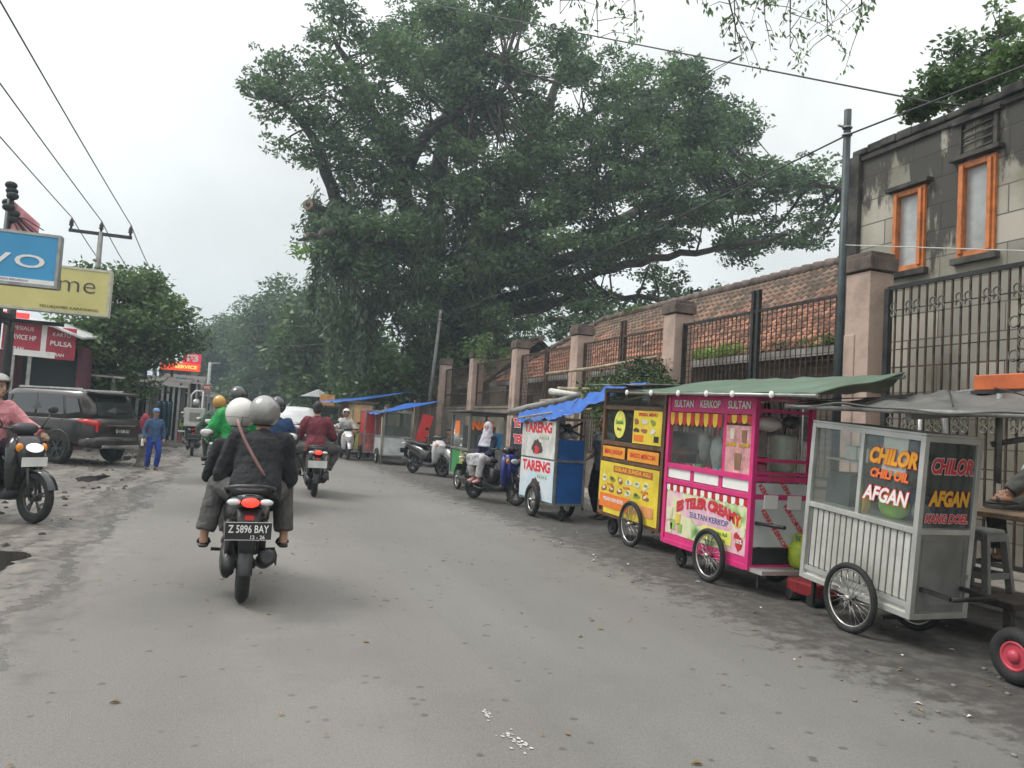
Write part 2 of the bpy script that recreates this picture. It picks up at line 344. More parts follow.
# puddles
wm=bpy.data.materials.new('puddle water'); wm.use_nodes=True; b=wm.node_tree.nodes['Principled BSDF']; b.inputs['Base Color'].default_value=(.035,.032,.028,1); b.inputs['Roughness'].default_value=.07
def blob(cx,cy,a,b_,z,seed,n=40):
    rr=random.Random(seed); ph=[rr.random()*6 for _ in range(5)]
    pts=[]
    for i in range(n):
        t=2*PI*i/n; k=1+.22*math.sin(2*t+ph[0])+.14*math.sin(3*t+ph[1])+.1*math.sin(7*t+ph[2])+.06*math.sin(11*t+ph[3])
        pts.append((cx+a*k*math.cos(t),cy+b_*k*math.sin(t),z))
    return pts
for i,(cx,cy,a,b_) in enumerate([(-2.02,8.15,.36,.5),(-2.5,17.2,.2,.9),(-2.7,24,.3,1.2)]):
    m=MB(); p=blob(cx,cy,a,b_,.006,i); m.add(p,[tuple(range(len(p)))]); S(m.build('puddle',wm))
# worn paint flecks
pm=mat('worn road paint',(.52,.51,.48),.8,var=.2,scale=20)
m=MB()
rr=random.Random(3)
for i in range(60):
    g=rr.choice([(1.37,3.86,.012,.05),(1.39,3.60,.018,.03),(1.40,3.47,.022,.045)]); cx,cy=rr.gauss(g[0],g[2]),rr.gauss(g[1],g[3]); a=rr.uniform(.002,.009); b_=a*rr.uniform(.8,1.8)
    p=blob(cx,cy,a,b_,.004+.00002*i,i,9); m.add(p,[tuple(range(len(p)))])
S(m.build('road_paint',pm))
# litter and leaves on the gutter: uncountable scatter
lit=[mat('dry leaf',(.30,.20,.08),.8,var=.4,scale=30),mat('litter scrap',(.62,.60,.55),.7),mat('pebble',(.22,.2,.18),.9)]
m=MB(); rr=random.Random(5)
for i in range(520):
    x=rr.uniform(3.6,7.1) if rr.random()<.8 else rr.uniform(-1.2,4); y=2.2+26*rr.random()**1.5
    s=rr.uniform(.012,.032); a=rr.random()*6.3; mi=rr.choice([0,0,2,2,2,1]) if x>3.6 else 0
    if mi==1: s*=1.2
    dx,dy=math.cos(a)*s,math.sin(a)*s; h=.004+rr.random()*.012
    if mi==2: m.ell((x,y,.006),(s*.5,s*.6,s*.35),2,6,4)
    else: m.add([(x-dx,y-dy,.004),(x+dy*.5,y-dx*.5,.004+h),(x+dx,y+dy,.005),(x-dy*.5,y+dx*.5,.004+h)],[(0,1,2,3)],mi)
tag(m.build('gutter_litter',lit),'dry leaves, pebbles and paper scraps scattered along the road edge','litter',kind='stuff')
m=MB(); rr=random.Random(8)
for i in range(420):
    x=rr.uniform(-6,-1.7); y=rr.uniform(9,48); s=rr.uniform(.012,.05)*(2.2 if y>24 and rr.random()<.4 else 1); o0=len(m.v)
    m.ell((x,y,s*.15),(s,s*rr.uniform(.5,1),s*.55),0,7,4,sm=False,rot=Matrix.Rotation(rr.random()*3,3,'Z'))
    for q in range(o0,len(m.v)): vx=m.v[q]; m.v[q]=(vx[0]+rr.gauss(0,s*.16),vx[1]+rr.gauss(0,s*.16),vx[2]+rr.gauss(0,s*.08))
tag(m.build('rubble',conc_dark),'broken stones and mud clods lying on the left roadside','rubble',kind='stuff')
# ---------------------------------------------------------------- boundary wall, pillars, fences
WX=8.4
PY=[8.75,13.9,18.65,23.3,28.05,32.6,36.9,40.9,44.9]
pink=mat('salmon painted plaster',(.46,.34,.28),.85,var=.12,scale=1.8,bump=.3,col2=(.22,.165,.14),lo=.3,hi=.56)
capm=mat('mossy brown capping',(.20,.15,.13),.9,var=.3,scale=3,bump=.4,col2=(.07,.055,.045))
plab=['salmon gate pillar with brown cap directly left of the ornate gate','salmon pillar with brown cap above the pink cart','salmon pillar behind the leafy bush and blue tarp','salmon pillar with bamboo poles lashed beside it','slim looking salmon pillar behind the school girl','salmon pillar just right of the thin leaning pole','far salmon pillar left of the thin leaning pole','second smallest far pillar above the blue awnings','smallest farthest salmon pillar under the hanging vines']
for i,y in enumerate(PY):
    t=T('gate_pillar',plab[i],'pillar',(WX+.22,y,0),0,'pillars of the boundary wall')
    h=4.06 if i<7 else 3.9
    m=MB(); m.b2((-.22,-.23,0),(.22,.23,h)); m.b2((-.24,.02,.9),(.24,.235,h-.9)); m.build('shaft',pink,t,bevel=.012)
    m=MB(); m.b2((-.26,-.27,h+.02),(.26,.27,h+.22)); m.b2((-.23,-.24,h+.22),(.23,.24,h+.29)); m.build('cap',capm,t,bevel=.015)
lowm=mat('stained wall plaster',(.25,.21,.17),.9,var=.3,scale=1.2,bump=.4,col2=(.10,.085,.07))
rust=mat('rusty brown iron',(.11,.07,.05),.65,.3,var=.4,scale=5)
flab=['grey tall mesh fence over green and pink carts, in front of red roof','mesh fence in front of red roof above the blue tarp','fence bay behind horizontal bamboo poles','fence bay right of the slim pillar over low brown wall','fence bay beside the thin leaning pole','dark far fence bay left of the thin leaning pole','second farthest dark fence bay','farthest dark fence bay under vines']
for i in range(len(PY)-1):
    y0,y1=PY[i]+.25,PY[i+1]-.25; lw=.9 if i<3 else 2.15
    o=MB().b2((WX+.12,y0,0),(WX+.3,y1,lw)).b2((WX+.09,y0,lw),(WX+.33,y1,lw+.07)).build('low_wall',lowm)
    tag(o,['stained low wall beneath the tall mesh fence behind the pink cart','stained low wall behind the leafy bush','stained low wall behind the bamboo poles','brown half height wall behind the school girl','brown half height wall by the thin leaning pole','far brown half height wall left of leaning pole','far brown half height wall over the red stall','farthest brown half height wall'][i],'wall',group='low walls between the pillars')
    t=T('iron_fence',flab[i],'fence',(WX+.2,y0+.01,lw+.07),0,'fence bays between the pillars')
    Ln=y1-y0-.02; top=3.86-lw-.07
    m=MB()
    for yy in (0.03,Ln-.03): m.beam((0,yy,0),(0,yy,top),.06,.06)
    for zz in (.05,top*.32,top-.03): m.beam((0,.03,zz),(0,Ln-.03,zz),.045,.045)
    if i<3:
        for yy in (Ln/2-.07,Ln/2+.07): m.beam((0,yy,0),(0,yy,top+ (.35 if i<2 else .1)),.07,.07)
    m.build('frame',rust if i!=0 else dmetal,t)
    m=MB(); nb=int(Ln/.125)
    for k in range(1,nb): m.beam((0.0,k*Ln/nb,.05),(0,k*Ln/nb,top-.03),.014,.014)
    if i<3:
        nz=int(top/.11)
        for k in range(1,nz): m.beam((.012,.03,k*top/nz),(.012,Ln-.03,k*top/nz),.010,.010)
    m.build('grille',rust,t)
# ornate gate right of the first pillar
t=T('ornate_gate','tall ornate iron gate with curls in front of stained block building','gate',(WX+.12,6.25,.15))
L0,L1=-2.05,2.05; TP=3.62
m=MB()
for y in (L0,L1): m.beam((0,y,0),(0,y,TP),.08,.08)
for z in (.1,1.9,2.1,TP): m.beam((0,L0,z),(0,L1,z),.055,.055)
m.build('frame',dmetal,t)
m=MB()
n=32
for k in range(1,n): m.beam((0,L0+k*(L1-L0)/n,.1),(0,L0+k*(L1-L0)/n,TP),.022,.022)
for z in (3.3,2.75,2.5,1.2,.6): m.beam((0,L0,z),(0,L1,z),.014,.014)
m.build('bars',rust,t)
m=MB()
gold=mat('dull cast iron ornament',(.20,.19,.15),.6,.3,var=.4,scale=8)
sc_=None
def dupe(o,loc):
    c=o.copy(); C.objects.link(c); c.location=loc; return c
sc_=MB().torus((0,0,.05),.05,.011,'x',10,5).torus((0,0,-.045),.045,.011,'x',10,5).build('scroll',gold,t); first=True
for z in (TP-.32,1.72):
    for k in range(n-1):
        if k%3==2: continue
        p=(-.02,L0+(k+.5)*(L1-L0)/n+.08,z)
        if first: sc_.location=p; first=False
        else: dupe(sc_,p)
for cz in (2.95,2.55):
    m=MB()
    for a in range(5): an=a*2*PI/5; m.torus((-.02,math.cos(an)*.17,cz+math.sin(an)*.14),.065,.012,'x',12,5)
    m.build('rosette',gold,t)
rg=MB().torus((0,0,0),.05,.012,'x',12,5).build('ring',gold,t); rg.location=(-.01,L0+.5*(L1-L0)/n,2.0)
for k in range(1,n): dupe(rg,(-.01,L0+(k+.5)*(L1-L0)/n,2.0))
t2=T('side_fence','plain dark iron fence panel at the right edge beside the ornate gate','fence',(WX+.15,1.1,0))
m=MB()
for y in (0,3.0): m.beam((0,y,0),(0,y,3.9),.08,.08)
for z in (1,2.2,3.0,3.8): m.beam((0,0,z),(0,3.0,z),.05,.05)
for k in range(1,20): m.beam((0,k*.15,.1),(0,k*.15,3.8),.02,.02)
m.build('bars',dmetal,t2)
# ---------------------------------------------------------------- tiled roof houses behind the wall
def tilemat(name,mossz):
    m=bpy.data.materials.new(name); m.use_nodes=True; nt=m.node_tree; N=nt.nodes; L=nt.links; b=N['Principled BSDF']; b.inputs['Roughness'].default_value=.9
    tc=N.new('ShaderNodeTexCoord'); sn=N.new('ShaderNodeVectorMath'); sn.operation='SNAP'; sn.inputs[1].default_value=(.24,.22,50); L.new(tc.outputs['Object'],sn.inputs[0])
    wn=N.new('ShaderNodeTexWhiteNoise'); L.new(sn.outputs[0],wn.inputs['Vector'])
    cr=N.new('ShaderNodeValToRGB'); e=cr.color_ramp.elements; e[0].color=(.11,.05,.03,1); e[1].color=(.44,.20,.12,1); k=e.new(.5); k.color=(.28,.11,.065,1); L.new(wn.outputs['Value'],cr.inputs[0])
    ns=N.new('ShaderNodeTexNoise'); ns.inputs['Scale'].default_value=1.3; ns.inputs['Detail'].default_value=8; ns.inputs['Roughness'].default_value=.7; L.new(tc.outputs['Object'],ns.inputs['Vector'])
    sp=N.new('ShaderNodeSeparateXYZ'); L.new(tc.outputs['Object'],sp.inputs[0])
    ma=N.new('ShaderNodeMath'); ma.operation='MULTIPLY_ADD'; ma.inputs[1].default_value=.16; L.new(sp.outputs['Z'],ma.inputs[0]); L.new(ns.outputs['Fac'],ma.inputs[2])
    r2=N.new('ShaderNodeMapRange'); r2.inputs['From Min'].default_value=mossz; r2.inputs['From Max'].default_value=mossz+.22; r2.inputs['To Max'].default_value=.88; L.new(ma.outputs[0],r2.inputs['Value'])
    mx=N.new('ShaderNodeMix'); mx.data_type='RGBA'; L.new(r2.outputs[0],mx.inputs['Factor']); L.new(cr.outputs[0],mx.inputs['A'])
    c3=N.new('ShaderNodeValToRGB'); e=c3.color_ramp.elements; e[0].color=(.055,.045,.03,1); e[1].color=(.20,.145,.10,1); L.new(wn.outputs['Value'],c3.inputs[0]); L.new(c3.outputs[0],mx.inputs['B'])
    # dark tile joints: grime, plus relief shade painted into the colour
    def fr(o,s_):
        q=N.new('ShaderNodeMath'); q.operation='DIVIDE'; q.inputs[1].default_value=s_; L.new(o,q.inputs[0]); w=N.new('ShaderNodeMath'); w.operation='FRACT'; L.new(q.outputs[0],w.inputs[0]); return w.outputs[0]
    mn=N.new('ShaderNodeMath'); mn.operation='MINIMUM'; L.new(fr(sp.outputs['Y'],.22),mn.inputs[0]); L.new(fr(sp.outputs['X'],.24),mn.inputs[1])
    mp=N.new('ShaderNodeMapRange'); mp.inputs['From Min'].default_value=.08; mp.inputs['From Max'].default_value=.3; mp.inputs['To Min'].default_value=.8; mp.inputs['To Max'].default_value=0; L.new(mn.outputs[0],mp.inputs['Value'])
    m5=N.new('ShaderNodeMix'); m5.data_type='RGBA'; L.new(mp.outputs[0],m5.inputs['Factor']); L.new(mx.outputs['Result'],m5.inputs['A']); m5.inputs['B'].default_value=(.03,.025,.02,1)
    L.new(m5.outputs['Result'],b.inputs['Base Color']); return m
def tiled_house(name,label,x0,zr0,x1,zr1,y0,y1,hip,moss,base_mat):
    t=T(name,label,'house',(x0,y0,0)); tm=tilemat('clay tiles '+name,moss)
    W=x1-x0; D=y1-y0; sl=zr1-zr0
    def fn(a,b):
        x=W*a; 
        ylen=D-hip*a; y=ylen*b if True else 0
        st=((x/.24)%1.0); z=sl*a + .07*abs(math.sin(PI*y/.22)) -.05*st +.05*math.sin(y*.7)*math.sin(a*3)
        return (x,y,z+zr0)
    nu=int(W/.06); nv=int(D/.045)
    r=MB().grid(fn,nu,nv,0,False).build('roof',tm,t)
    m=MB(); m.add([(0,D,zr0),(W,D-hip,zr1),(2*W,D,zr0),(0,0,zr0),(W,0,zr1),(2*W,0,zr0)],[(0,1,2),(4,5,2,1)]); m.build('roof_slope',tm,t)
    # ridge caps
    m=MB()
    for k in range(int((D-hip)/.4)): m.tube([(W,k*.4,zr1+.02),(W,k*.4+.42,zr1+.05)],[.12,.14],8)
    for k in range(int(math.hypot(W,hip)/.4)):
        q=k*.4/math.hypot(W,hip); q2=min(1,(k+1)*.4/math.hypot(W,hip)); m.tube([(W*(1-q),D-hip+hip*q,zr1-sl*q+.05),(W*(1-q2),D-hip+hip*q2,zr1-sl*q2+.05)],[.13,.12],8)
    m.build('ridge_tiles',capm,r)
    m=MB(); m.b2((.5,.1,0),(2*W-.5,D-.5,zr0-.02)); m.build('wall',base_mat,t)
    MB().b2((-.06,0,zr0-.14),(-.02,D,zr0+.02)).build('fascia',conc,t)
    return t
brownw=mat('grey brown plaster wall',(.20,.17,.14),.9,var=.3,scale=.8,bump=.3)  # grey brown plaster with random tone
th=tiled_house('tiled_house','long low house with red clay tile roof behind the tall mesh fence',9.7,3.25,13.1,5.82,10.2,29.5,3.2,1.12,brownw)
m=MB()
for k in range(5): m.box((.48,2+k*3.6,2.2),(.06,1.3,1.1),rz=0)
m.split('window',dmetal,th)
th2=tiled_house('tiled_house','older mossy tiled roof house with pointed end beyond the red roof',9.9,3.3,12.6,5.5,31.5,48,2.6,.86,brownw)
# ---------------------------------------------------------------- stained block building
def blockmat():
    m=bpy.data.materials.new('stained block wall'); m.use_nodes=True; nt=m.node_tree; N=nt.nodes; L=nt.links; b=N['Principled BSDF']; b.inputs['Roughness'].default_value=.92
    tc=N.new('ShaderNodeTexCoord'); sp=N.new('ShaderNodeSeparateXYZ'); L.new(tc.outputs['Object'],sp.inputs[0]); cb=N.new('ShaderNodeCombineXYZ'); L.new(sp.outputs['Y'],cb.inputs[0]); L.new(sp.outputs['Z'],cb.inputs[1])
    br=N.new('ShaderNodeTexBrick'); br.inputs['Scale'].default_value=1; br.inputs['Brick Width'].default_value=1.05; br.inputs['Row Height'].default_value=.4; br.inputs['Mortar Size'].default_value=.012; br.inputs['Mortar Smooth'].default_value=.3
    br.inputs['Color1'].default_value=(.46,.43,.36,1); br.inputs['Color2'].default_value=(.26,.25,.215,1); br.inputs['Mortar'].default_value=(.14,.13,.11,1); L.new(cb.outputs[0],br.inputs['Vector'])
    mp=N.new('ShaderNodeMapping'); mp.inputs['Scale'].default_value=(1,1,.28); L.new(tc.outputs['Object'],mp.inputs[0])
    n1=N.new('ShaderNodeTexNoise'); n1.inputs['Scale'].default_value=1.15; n1.inputs['Detail'].default_value=9; n1.inputs['Roughness'].default_value=.65; L.new(mp.outputs[0],n1.inputs['Vector'])
    ma=N.new('ShaderNodeMath'); ma.operation='MULTIPLY_ADD'; ma.inputs[1].default_value=.075; L.new(sp.outputs['Z'],ma.inputs[0]); L.new(n1.outputs['Fac'],ma.inputs[2])
    r=N.new('ShaderNodeMapRange'); r.inputs['From Min'].default_value=.905; r.inputs['From Max'].default_value=.945; r.inputs['To Max'].default_value=.93; L.new(ma.outputs[0],r.inputs['Value'])
    mx=N.new('ShaderNodeMix'); mx.data_type='RGBA'; L.new(r.outputs[0],mx.inputs['Factor']); mx.inputs['B'].default_value=(.05,.047,.043,1)
    n2=N.new('ShaderNodeTexNoise'); n2.inputs['Scale'].default_value=.8; n2.inputs['Detail'].default_value=8; L.new(tc.outputs['Object'],n2.inputs['Vector'])
    r3=N.new('ShaderNodeMapRange'); r3.inputs['From Min'].default_value=.48; r3.inputs['From Max'].default_value=.62; r3.inputs['To Max'].default_value=.75; L.new(n2.outputs['Fac'],r3.inputs['Value'])
    m3=N.new('ShaderNodeMix'); m3.data_type='RGBA'; L.new(r3.outputs[0],m3.inputs['Factor']); L.new(br.outputs['Color'],m3.inputs['A']); m3.inputs['B'].default_value=(.19,.18,.13,1)
    L.new(m3.outputs['Result'],mx.inputs['A']); L.new(mx.outputs['Result'],b.inputs['Base Color'])
    bp=N.new('ShaderNodeBump'); bp.inputs['Strength'].default_value=.6; bp.inputs['Distance'].default_value=.02; L.new(br.outputs['Fac'],bp.inputs['Height']); bp.invert=True; L.new(bp.outputs[0],b.inputs['Normal'])
    return m
BX=9.6
t=T('block_building','weathered two storey block building with orange framed windows and black stains','building',(BX,10.0,0))
# wall built as pieces round the two windows (local y runs from -14 to 0)
w1=(-1.32,-.72,4.28,5.56); w2=(-2.46,-1.88,4.3,5.68)
m=MB(); ys=[-14,w2[0],w2[1],w1[0],w1[1],0]
m.b2((0,-14,0),(6,w2[0],6.42)); m.b2((0,w2[1],0),(6,w1[0],6.42)); m.b2((0,w1[1],0),(6,0,6.42))
for wd in (w1,w2): m.b2((.001,wd[0],0),(6,wd[1],wd[2])); m.b2((.001,wd[0],wd[3]),(6,wd[1],6.42)); m.b2((.5,wd[0],wd[2]),(6,wd[1],wd[3]))
m.build('wall',blockmat(),t)
stain=mat('blackened cement',(.085,.08,.072),.95,var=.4,scale=2,bump=.6)
m=MB(); rr=random.Random(12)
for k in range(48): y=.14-k*.3; m.b2((-.07-rr.random()*.04,y-.3,6.40+rr.random()*.01),(6.1-rr.random()*.01,y+.001*k,6.50+rr.random()*.05))
m.b2((-.05,-14,6.30),(-.002,.12,6.395)); m.b2((-.09,-.02,0),(.3,.26,6.42)); m.build('cornice',stain,t,bevel=.02)
orange=mat('orange varnished frame',(.62,.20,.055),.45,var=.2,scale=6)
pane=mat('milky window pane',(.50,.53,.53),.15,var=.2,scale=1.2)
for wd,(lift) in ((w1,0),(w2,1)):
    m=MB(); a=.085
    m.b2((-.05,wd[0],wd[2]),(.08,wd[0]+a,wd[3])); m.b2((-.05,wd[1]-a,wd[2]),(.08,wd[1],wd[3])); m.b2((-.048,wd[0]+a,wd[2]),(.08,wd[1]-a,wd[2]+a)); m.b2((-.048,wd[0]+a,wd[3]-a),(.08,wd[1]-a,wd[3]))
    m.b2((-.085,wd[0]+a*.5,wd[2]+.05),(-.052,wd[0]+a*1.2,wd[3]-.05)); m.b2((-.085,wd[1]-a*1.2,wd[2]+.05),(-.052,wd[1]-a*.5,wd[3]-.05))
    wn=m.build('window',orange,t,bevel=.006)
    MB().b2((.03,wd[0]+a+.001,wd[2]+a+.001),(.045,wd[1]-a-.001,wd[3]-a-.001)).build('pane',pane,wn)
    m=MB(); m.b2((-.1,wd[0]-.06,wd[2]-.09),(-.003,wd[1]+.06,wd[2]-.003)); m.b2((-.13,wd[0]-.1,wd[3]+.02+lift*.02),(-.003,wd[1]+.1,wd[3]+.08+lift*.02))
    if lift:
        z0=wd[3]+.1; m.b2((-.06,wd[0]-.02,z0),(-.003,wd[0]+.04,z0+.5)); m.b2((-.06,wd[1]-.04,z0),(-.003,wd[1]+.02,z0+.5)); m.b2((-.1,wd[0]-.08,z0+.48),(-.003,wd[1]+.08,z0+.54))
        for k in range(4): m.beam((-.03,wd[0]+.06,z0+.08+k*.11),(-.03,wd[1]-.06,z0+.04+k*.11),.03,.025)
    m.split('sill',stain,wn)
# ---------------------------------------------------------------- poles and wires on the right
polem=mat('dark blue green painted pole',(.05,.065,.07),.5,.2,var=.3,scale=3)
P1=atX(848,110,7.55); P1b=Vector((7.55,P1.y+.02,0))
t=T('utility_pole','thick dark round pole standing against the first salmon pillar','pole',(7.55,P1.y,.1))
MB().tube([(0,0,0),(0,0,P1.z-.1)],[.056,.048],14).build('shaft',polem,t)
m=MB(); m.torus((0,0,P1.z-.35),.056,.013,'z',14,6); m.torus((0,0,P1.z-.45),.056,.015,'z',14,6); m.tube([(0,0,P1.z-.35),(-.14,.02,P1.z-.33)],.018,6); m.build('bracket',steel,t)
P2=atX(441,310,7.7)
t=T('utility_pole','thin grey leaning pole rising behind the parked scooters','pole',(7.62,P2.y,.1))
MB().tube([(-.25,.1,0),(.08,0,P2.z-.1)],[.09,.06],10).build('shaft',mat('grey pole',(.16,.16,.15),.6,.3,var=.3,scale=2),t)
MB().torus((.06,0,P2.z-.5),.07,.02,'z',12,6).build('bracket',steel,t)
wirem=mat('black cable',(.03,.03,.032),.6)
wirel=mat('pale cable',(.5,.5,.47),.6)
def wire(a,b,r,label,sag=.0,m=wirem,grp=None):
    a,b=Vector(a),Vector(b); pts=[a.lerp(b,i/24)-Vector((0,0,sag*4*(i/24)*(1-i/24))) for i in range(25)]
    o=MB().tube(pts,r,6,caps=False).build('overhead_wire',m); tag(o,label,'wire',grp); return o
j1=Vector((7.55,P1.y,P1.z-.35))
wire(atX(380,-6,3.4),atX(930,102,9.2),.014,'long black cable crossing the sky above the big tree')
wire(atX(930,102,9.2)+Vector((0,0,0)),atX(1060,118,10.5),.012,'short black cable entering the leafy tree on the building')
wire(j1,atX(1060,52,6.6),.012,'cable rising right from the thick pole across the tree')
wire(j1,(7.7,P2.y,P2.z-.15),.012,'cable sagging between thick pole and thin leaning pole',sag=.25)
wire((7.7,P2.y,P2.z-.45),atY(185,315,62),.02,'faint cable running left from the thin leaning pole',sag=.5)
wire((7.7,P2.y,P2.z-.75),atY(250,345,55),.018,'lower faint cable left of the thin leaning pole',sag=.3)
wire(atX(846,245,7.5),atX(1060,252,6.2),.007,'thin pale string stretched across the orange framed windows',m=wirel)
# ---------------------------------------------------------------- left: utility poles with cross arms
polec=mat('weathered concrete pole',(.27,.26,.24),.8,var=.2,scale=2)
ins=mat('brown insulator',(.06,.045,.04),.3)
def crosspole(x,y,h,label):
    t=T('power_pole',label,'pole',(x,y,0))
    MB().tube([(0,0,0),(0,0,h)],[.17,.09],12).build('shaft',polec,t)
    ca=MB().beam((-1.12,0,h-.08),(1.12,0,h-.08),.12,.12).build('crossarm',dmetal,t)
    for k in(-1.05,0,1.05):
        MB().tube([(k,0,h-.02),(k,0,h+.1),(k,0,h+.12),(k,0,h+.2),(k,0,h+.22),(k,0,h+.34),(k,0,h+.42)],[.04,.05,.1,.06,.09,.05,.03],10).build('insulator',ins,t)
    return (x,y,h+.42)
Q0=atY(101,232,34); 
a=crosspole(Q0.x,34,Q0.z,'concrete power pole with wooden crossarm rising above the roadside tree on the left')
b_=crosspole(Q0.x+.4,56,Q0.z+.1,'farther small power pole with crossarm just right of the left tree')
m=MB()
for k,dx in enumerate((-1.05,0,1.05)):
    n=(a[0]+dx,a[1],a[2]); f=(b_[0]+dx,b_[1],b_[2])
    wire(n,f,.02,['outer','middle','inner'][k]+' power line from the near crossarm pole to the far one',sag=.7,grp='power lines on the left')
    wire((a[0]+dx-.2,-14,a[2]+.3),n,.018,['outer','middle','inner'][k]+' power line from the top left corner to the crossarm pole',sag=.25,grp='power lines on the left')
wire((a[0]-2.0,-8,a[2]-1.4),(b_[0]-1,b_[1],b_[2]-3.4),.012,'faint thin line lowest of the wires at the upper left',sag=.5)
# ================================================================ TREES
def inpoly(x,y,P):
    c=False;n=len(P)
    for i in range(n):
        x1,y1=P[i];x2,y2=P[(i+1)%n]
        if (y1>y)!=(y2>y) and x<(x2-x1)*(y-y1)/(y2-y1)+x1: c=not c
    return c
def closest(pts,c):
    return min(pts,key=lambda p:(p-c).length)
leafD=leafmat('dark tree leaves',(.014,.040,.026),(.17,.29,.10),.38)
leafM=leafmat('mid green leaves',(.025,.06,.02),(.14,.24,.06),.35)
leafY=leafmat('young yellow green leaves',(.10,.19,.03),(.27,.42,.07),.4)
leafF=leafmat('far leaves',(.03,.07,.035),(.13,.22,.08),.35)
# --- the giant tree
base=V(10.9,40,0)
t=T('giant_tree','huge dark spreading rain tree towering over the wall and street','tree',base)
rr=random.Random(21)
poly=[(243,108),(262,62),(300,50),(318,12),(348,0),(372,32),(400,28),(440,6),(480,-20),(520,-26),(560,-4),(590,42),(640,62),(700,78),(748,104),(758,128),(742,150),(768,168),(800,160),(850,166),(862,200),(852,232),(800,248),(760,262),(700,275),(655,290),(610,300),(560,316),(520,322),(480,330),(420,335),(350,300),(330,260),(290,246),(300,225),(335,200),(300,160),(268,132)]
holes=[(296,38,16),(395,10,22),(628,207,13),(700,240,16),(640,268,16),(745,230,10),(600,285,14),(560,262,8),(585,30,14),(780,200,10),(265,130,12),(520,300,12),(672,252,18),(825,238,10),(720,262,14)]
limbs=[]
def limb(pts,r):
    P=[Vector(p)-base for p in pts]
    # smooth through points
    out=[]
    for i in range(len(P)-1):
        p0=P[max(i-1,0)];p1=P[i];p2=P[i+1];p3=P[min(i+2,len(P)-1)]
        for k in range(6):
            s=k/6; out.append(.5*((2*p1)+(-p0+p2)*s+(2*p0-5*p1+4*p2-p3)*s*s+(-p0+3*p1-3*p2+p3)*s**3))
    out.append(P[-1]); out=[q+V(rr.gauss(0,.08),rr.gauss(0,.08),rr.gauss(0,.06)) if 0<i<len(out)-1 else q for i,q in enumerate(out)]
    n=len(out); rs=[r*(1-.82*i/(n-1)) for i in range(n)]
    return out,rs
A=lambda x,y,Y:atY(x,y,Y)
crotch=A(432,268,40)
ldef=[([base+V(-.2,0,0),base+V(-.5,0,3),A(440,330,40),crotch],1.25),
 ([base+V(.8,.5,0),base+V(.9,0,3.5),A(478,330,40),A(470,262,40)],1.0),
 ([crotch,A(400,180,39),A(372,110,38),A(335,40,37)],.6),
 ([crotch,A(350,220,38),A(318,150,36),A(275,95,35)],.5),
 ([A(365,225,38),A(330,215,36.5),A(306,204,35.5)],.42),
 ([crotch,A(440,160,41),A(455,90,42),A(478,10,42)],.6),
 ([A(470,262,40),A(520,170,41),A(555,90,42),A(570,30,42)],.55),
 ([A(470,262,40),A(560,215,38),A(640,160,36),A(735,112,34)],.6),
 ([A(475,290,40),A(560,262,37),A(660,215,33),A(760,185,30),A(845,190,28)],.42),
 ([A(478,305,40),A(560,284,36),A(640,262,33),A(720,248,30),A(790,235,28)],.34),
 ([A(482,315,39),A(545,305,36),A(600,296,33),A(670,300,30)],.38),
 ([A(470,262,41),A(590,235,43),A(680,180,44),A(740,140,44)],.5),
 ([crotch,A(385,240,37),A(340,232,34),A(300,240,32)],.35),
 ([A(400,180,39),A(440,120,36),A(500,95,34),A(505,60,33)],.35),
 ([A(520,170,41),A(600,110,40),A(660,90,39)],.38),
 ([A(560,262,37),A(640,236,34),A(700,205,31),A(770,170,29)],.35)]
lp=[];tm=MB();lm=MB()
for i,(pp,r) in enumerate(ldef):
    o,rs=limb(pp,r); (tm if i<2 else lm).tube(o,rs,12 if r>.5 else 9)
    if i>1: lp+=o
# buttress roots/aerial roots fused to trunk
for k in range(9):
    a=k*.7+.3; q=V(math.cos(a)*1.3,math.sin(a)*1.2,0); tm.tube([q*1.35,q+V(0,0,1.2),q*.7+V(0,0,4.5),q*.5+V(-.3,0,8)],[.4,.28,.2,.12],8)
tm.build('trunk',bark,t)
cl=[];lows=[];br=MB()
tries=0
while len(cl)<500 and tries<6000:
    tries+=1
    x=rr.uniform(240,866); y=rr.uniform(-30,338)
    if not inpoly(x,y,poly): continue
    if any((x-a)**2+((y-b)*1.3)**2<c*c for a,b,c in holes): continue
    # right part of the crown reaches towards the street, left part over it
    Yc=39-.0145*(max(0,x-450))*1.6 if x>450 else 39-(450-x)*.018
    edge=min(abs(x-240),abs(x-862),160)/160
    Y=Yc+rr.uniform(-1,1)*(1.5+4*edge)
    c=A(x,y,Y)
    s=rr.uniform(.5,1.15)*(.65+.4*edge)
    if x>560 and y>150: r3=(s*1.35,s*1.35,s*.42)
    else: r3=(s*1.1,s*1.1,s*.72)
    low=1 if not (y>245 and x>560) else .7
    if low<1 and rr.random()<.12: continue
    cl.append((c-base,r3,(s*s)*rr.uniform(330,600)*(.55+.45*edge)*low))
for i,(c,r3,n) in enumerate(cl):
    c=Vector(c); q=min(lp,key=lambda p:(p-c).length*rr.uniform(.85,1.35))
    d=(c-q).length
    if d<9:
        mid=q.lerp(c,.5)+V(rr.gauss(0,.3),rr.gauss(0,.3),-.12*d+rr.gauss(0,.2)); br.tube(bez(q,mid,c,5),[.035+.007*d,.032+.006*d,.03+.005*d,.03,.022,.012],5)
lm.build('limb',bark,t)
br.build('branch',bark,t)
vs_=leaves([(tuple(c),r,n) for c,r,n in cl],.24,.5)
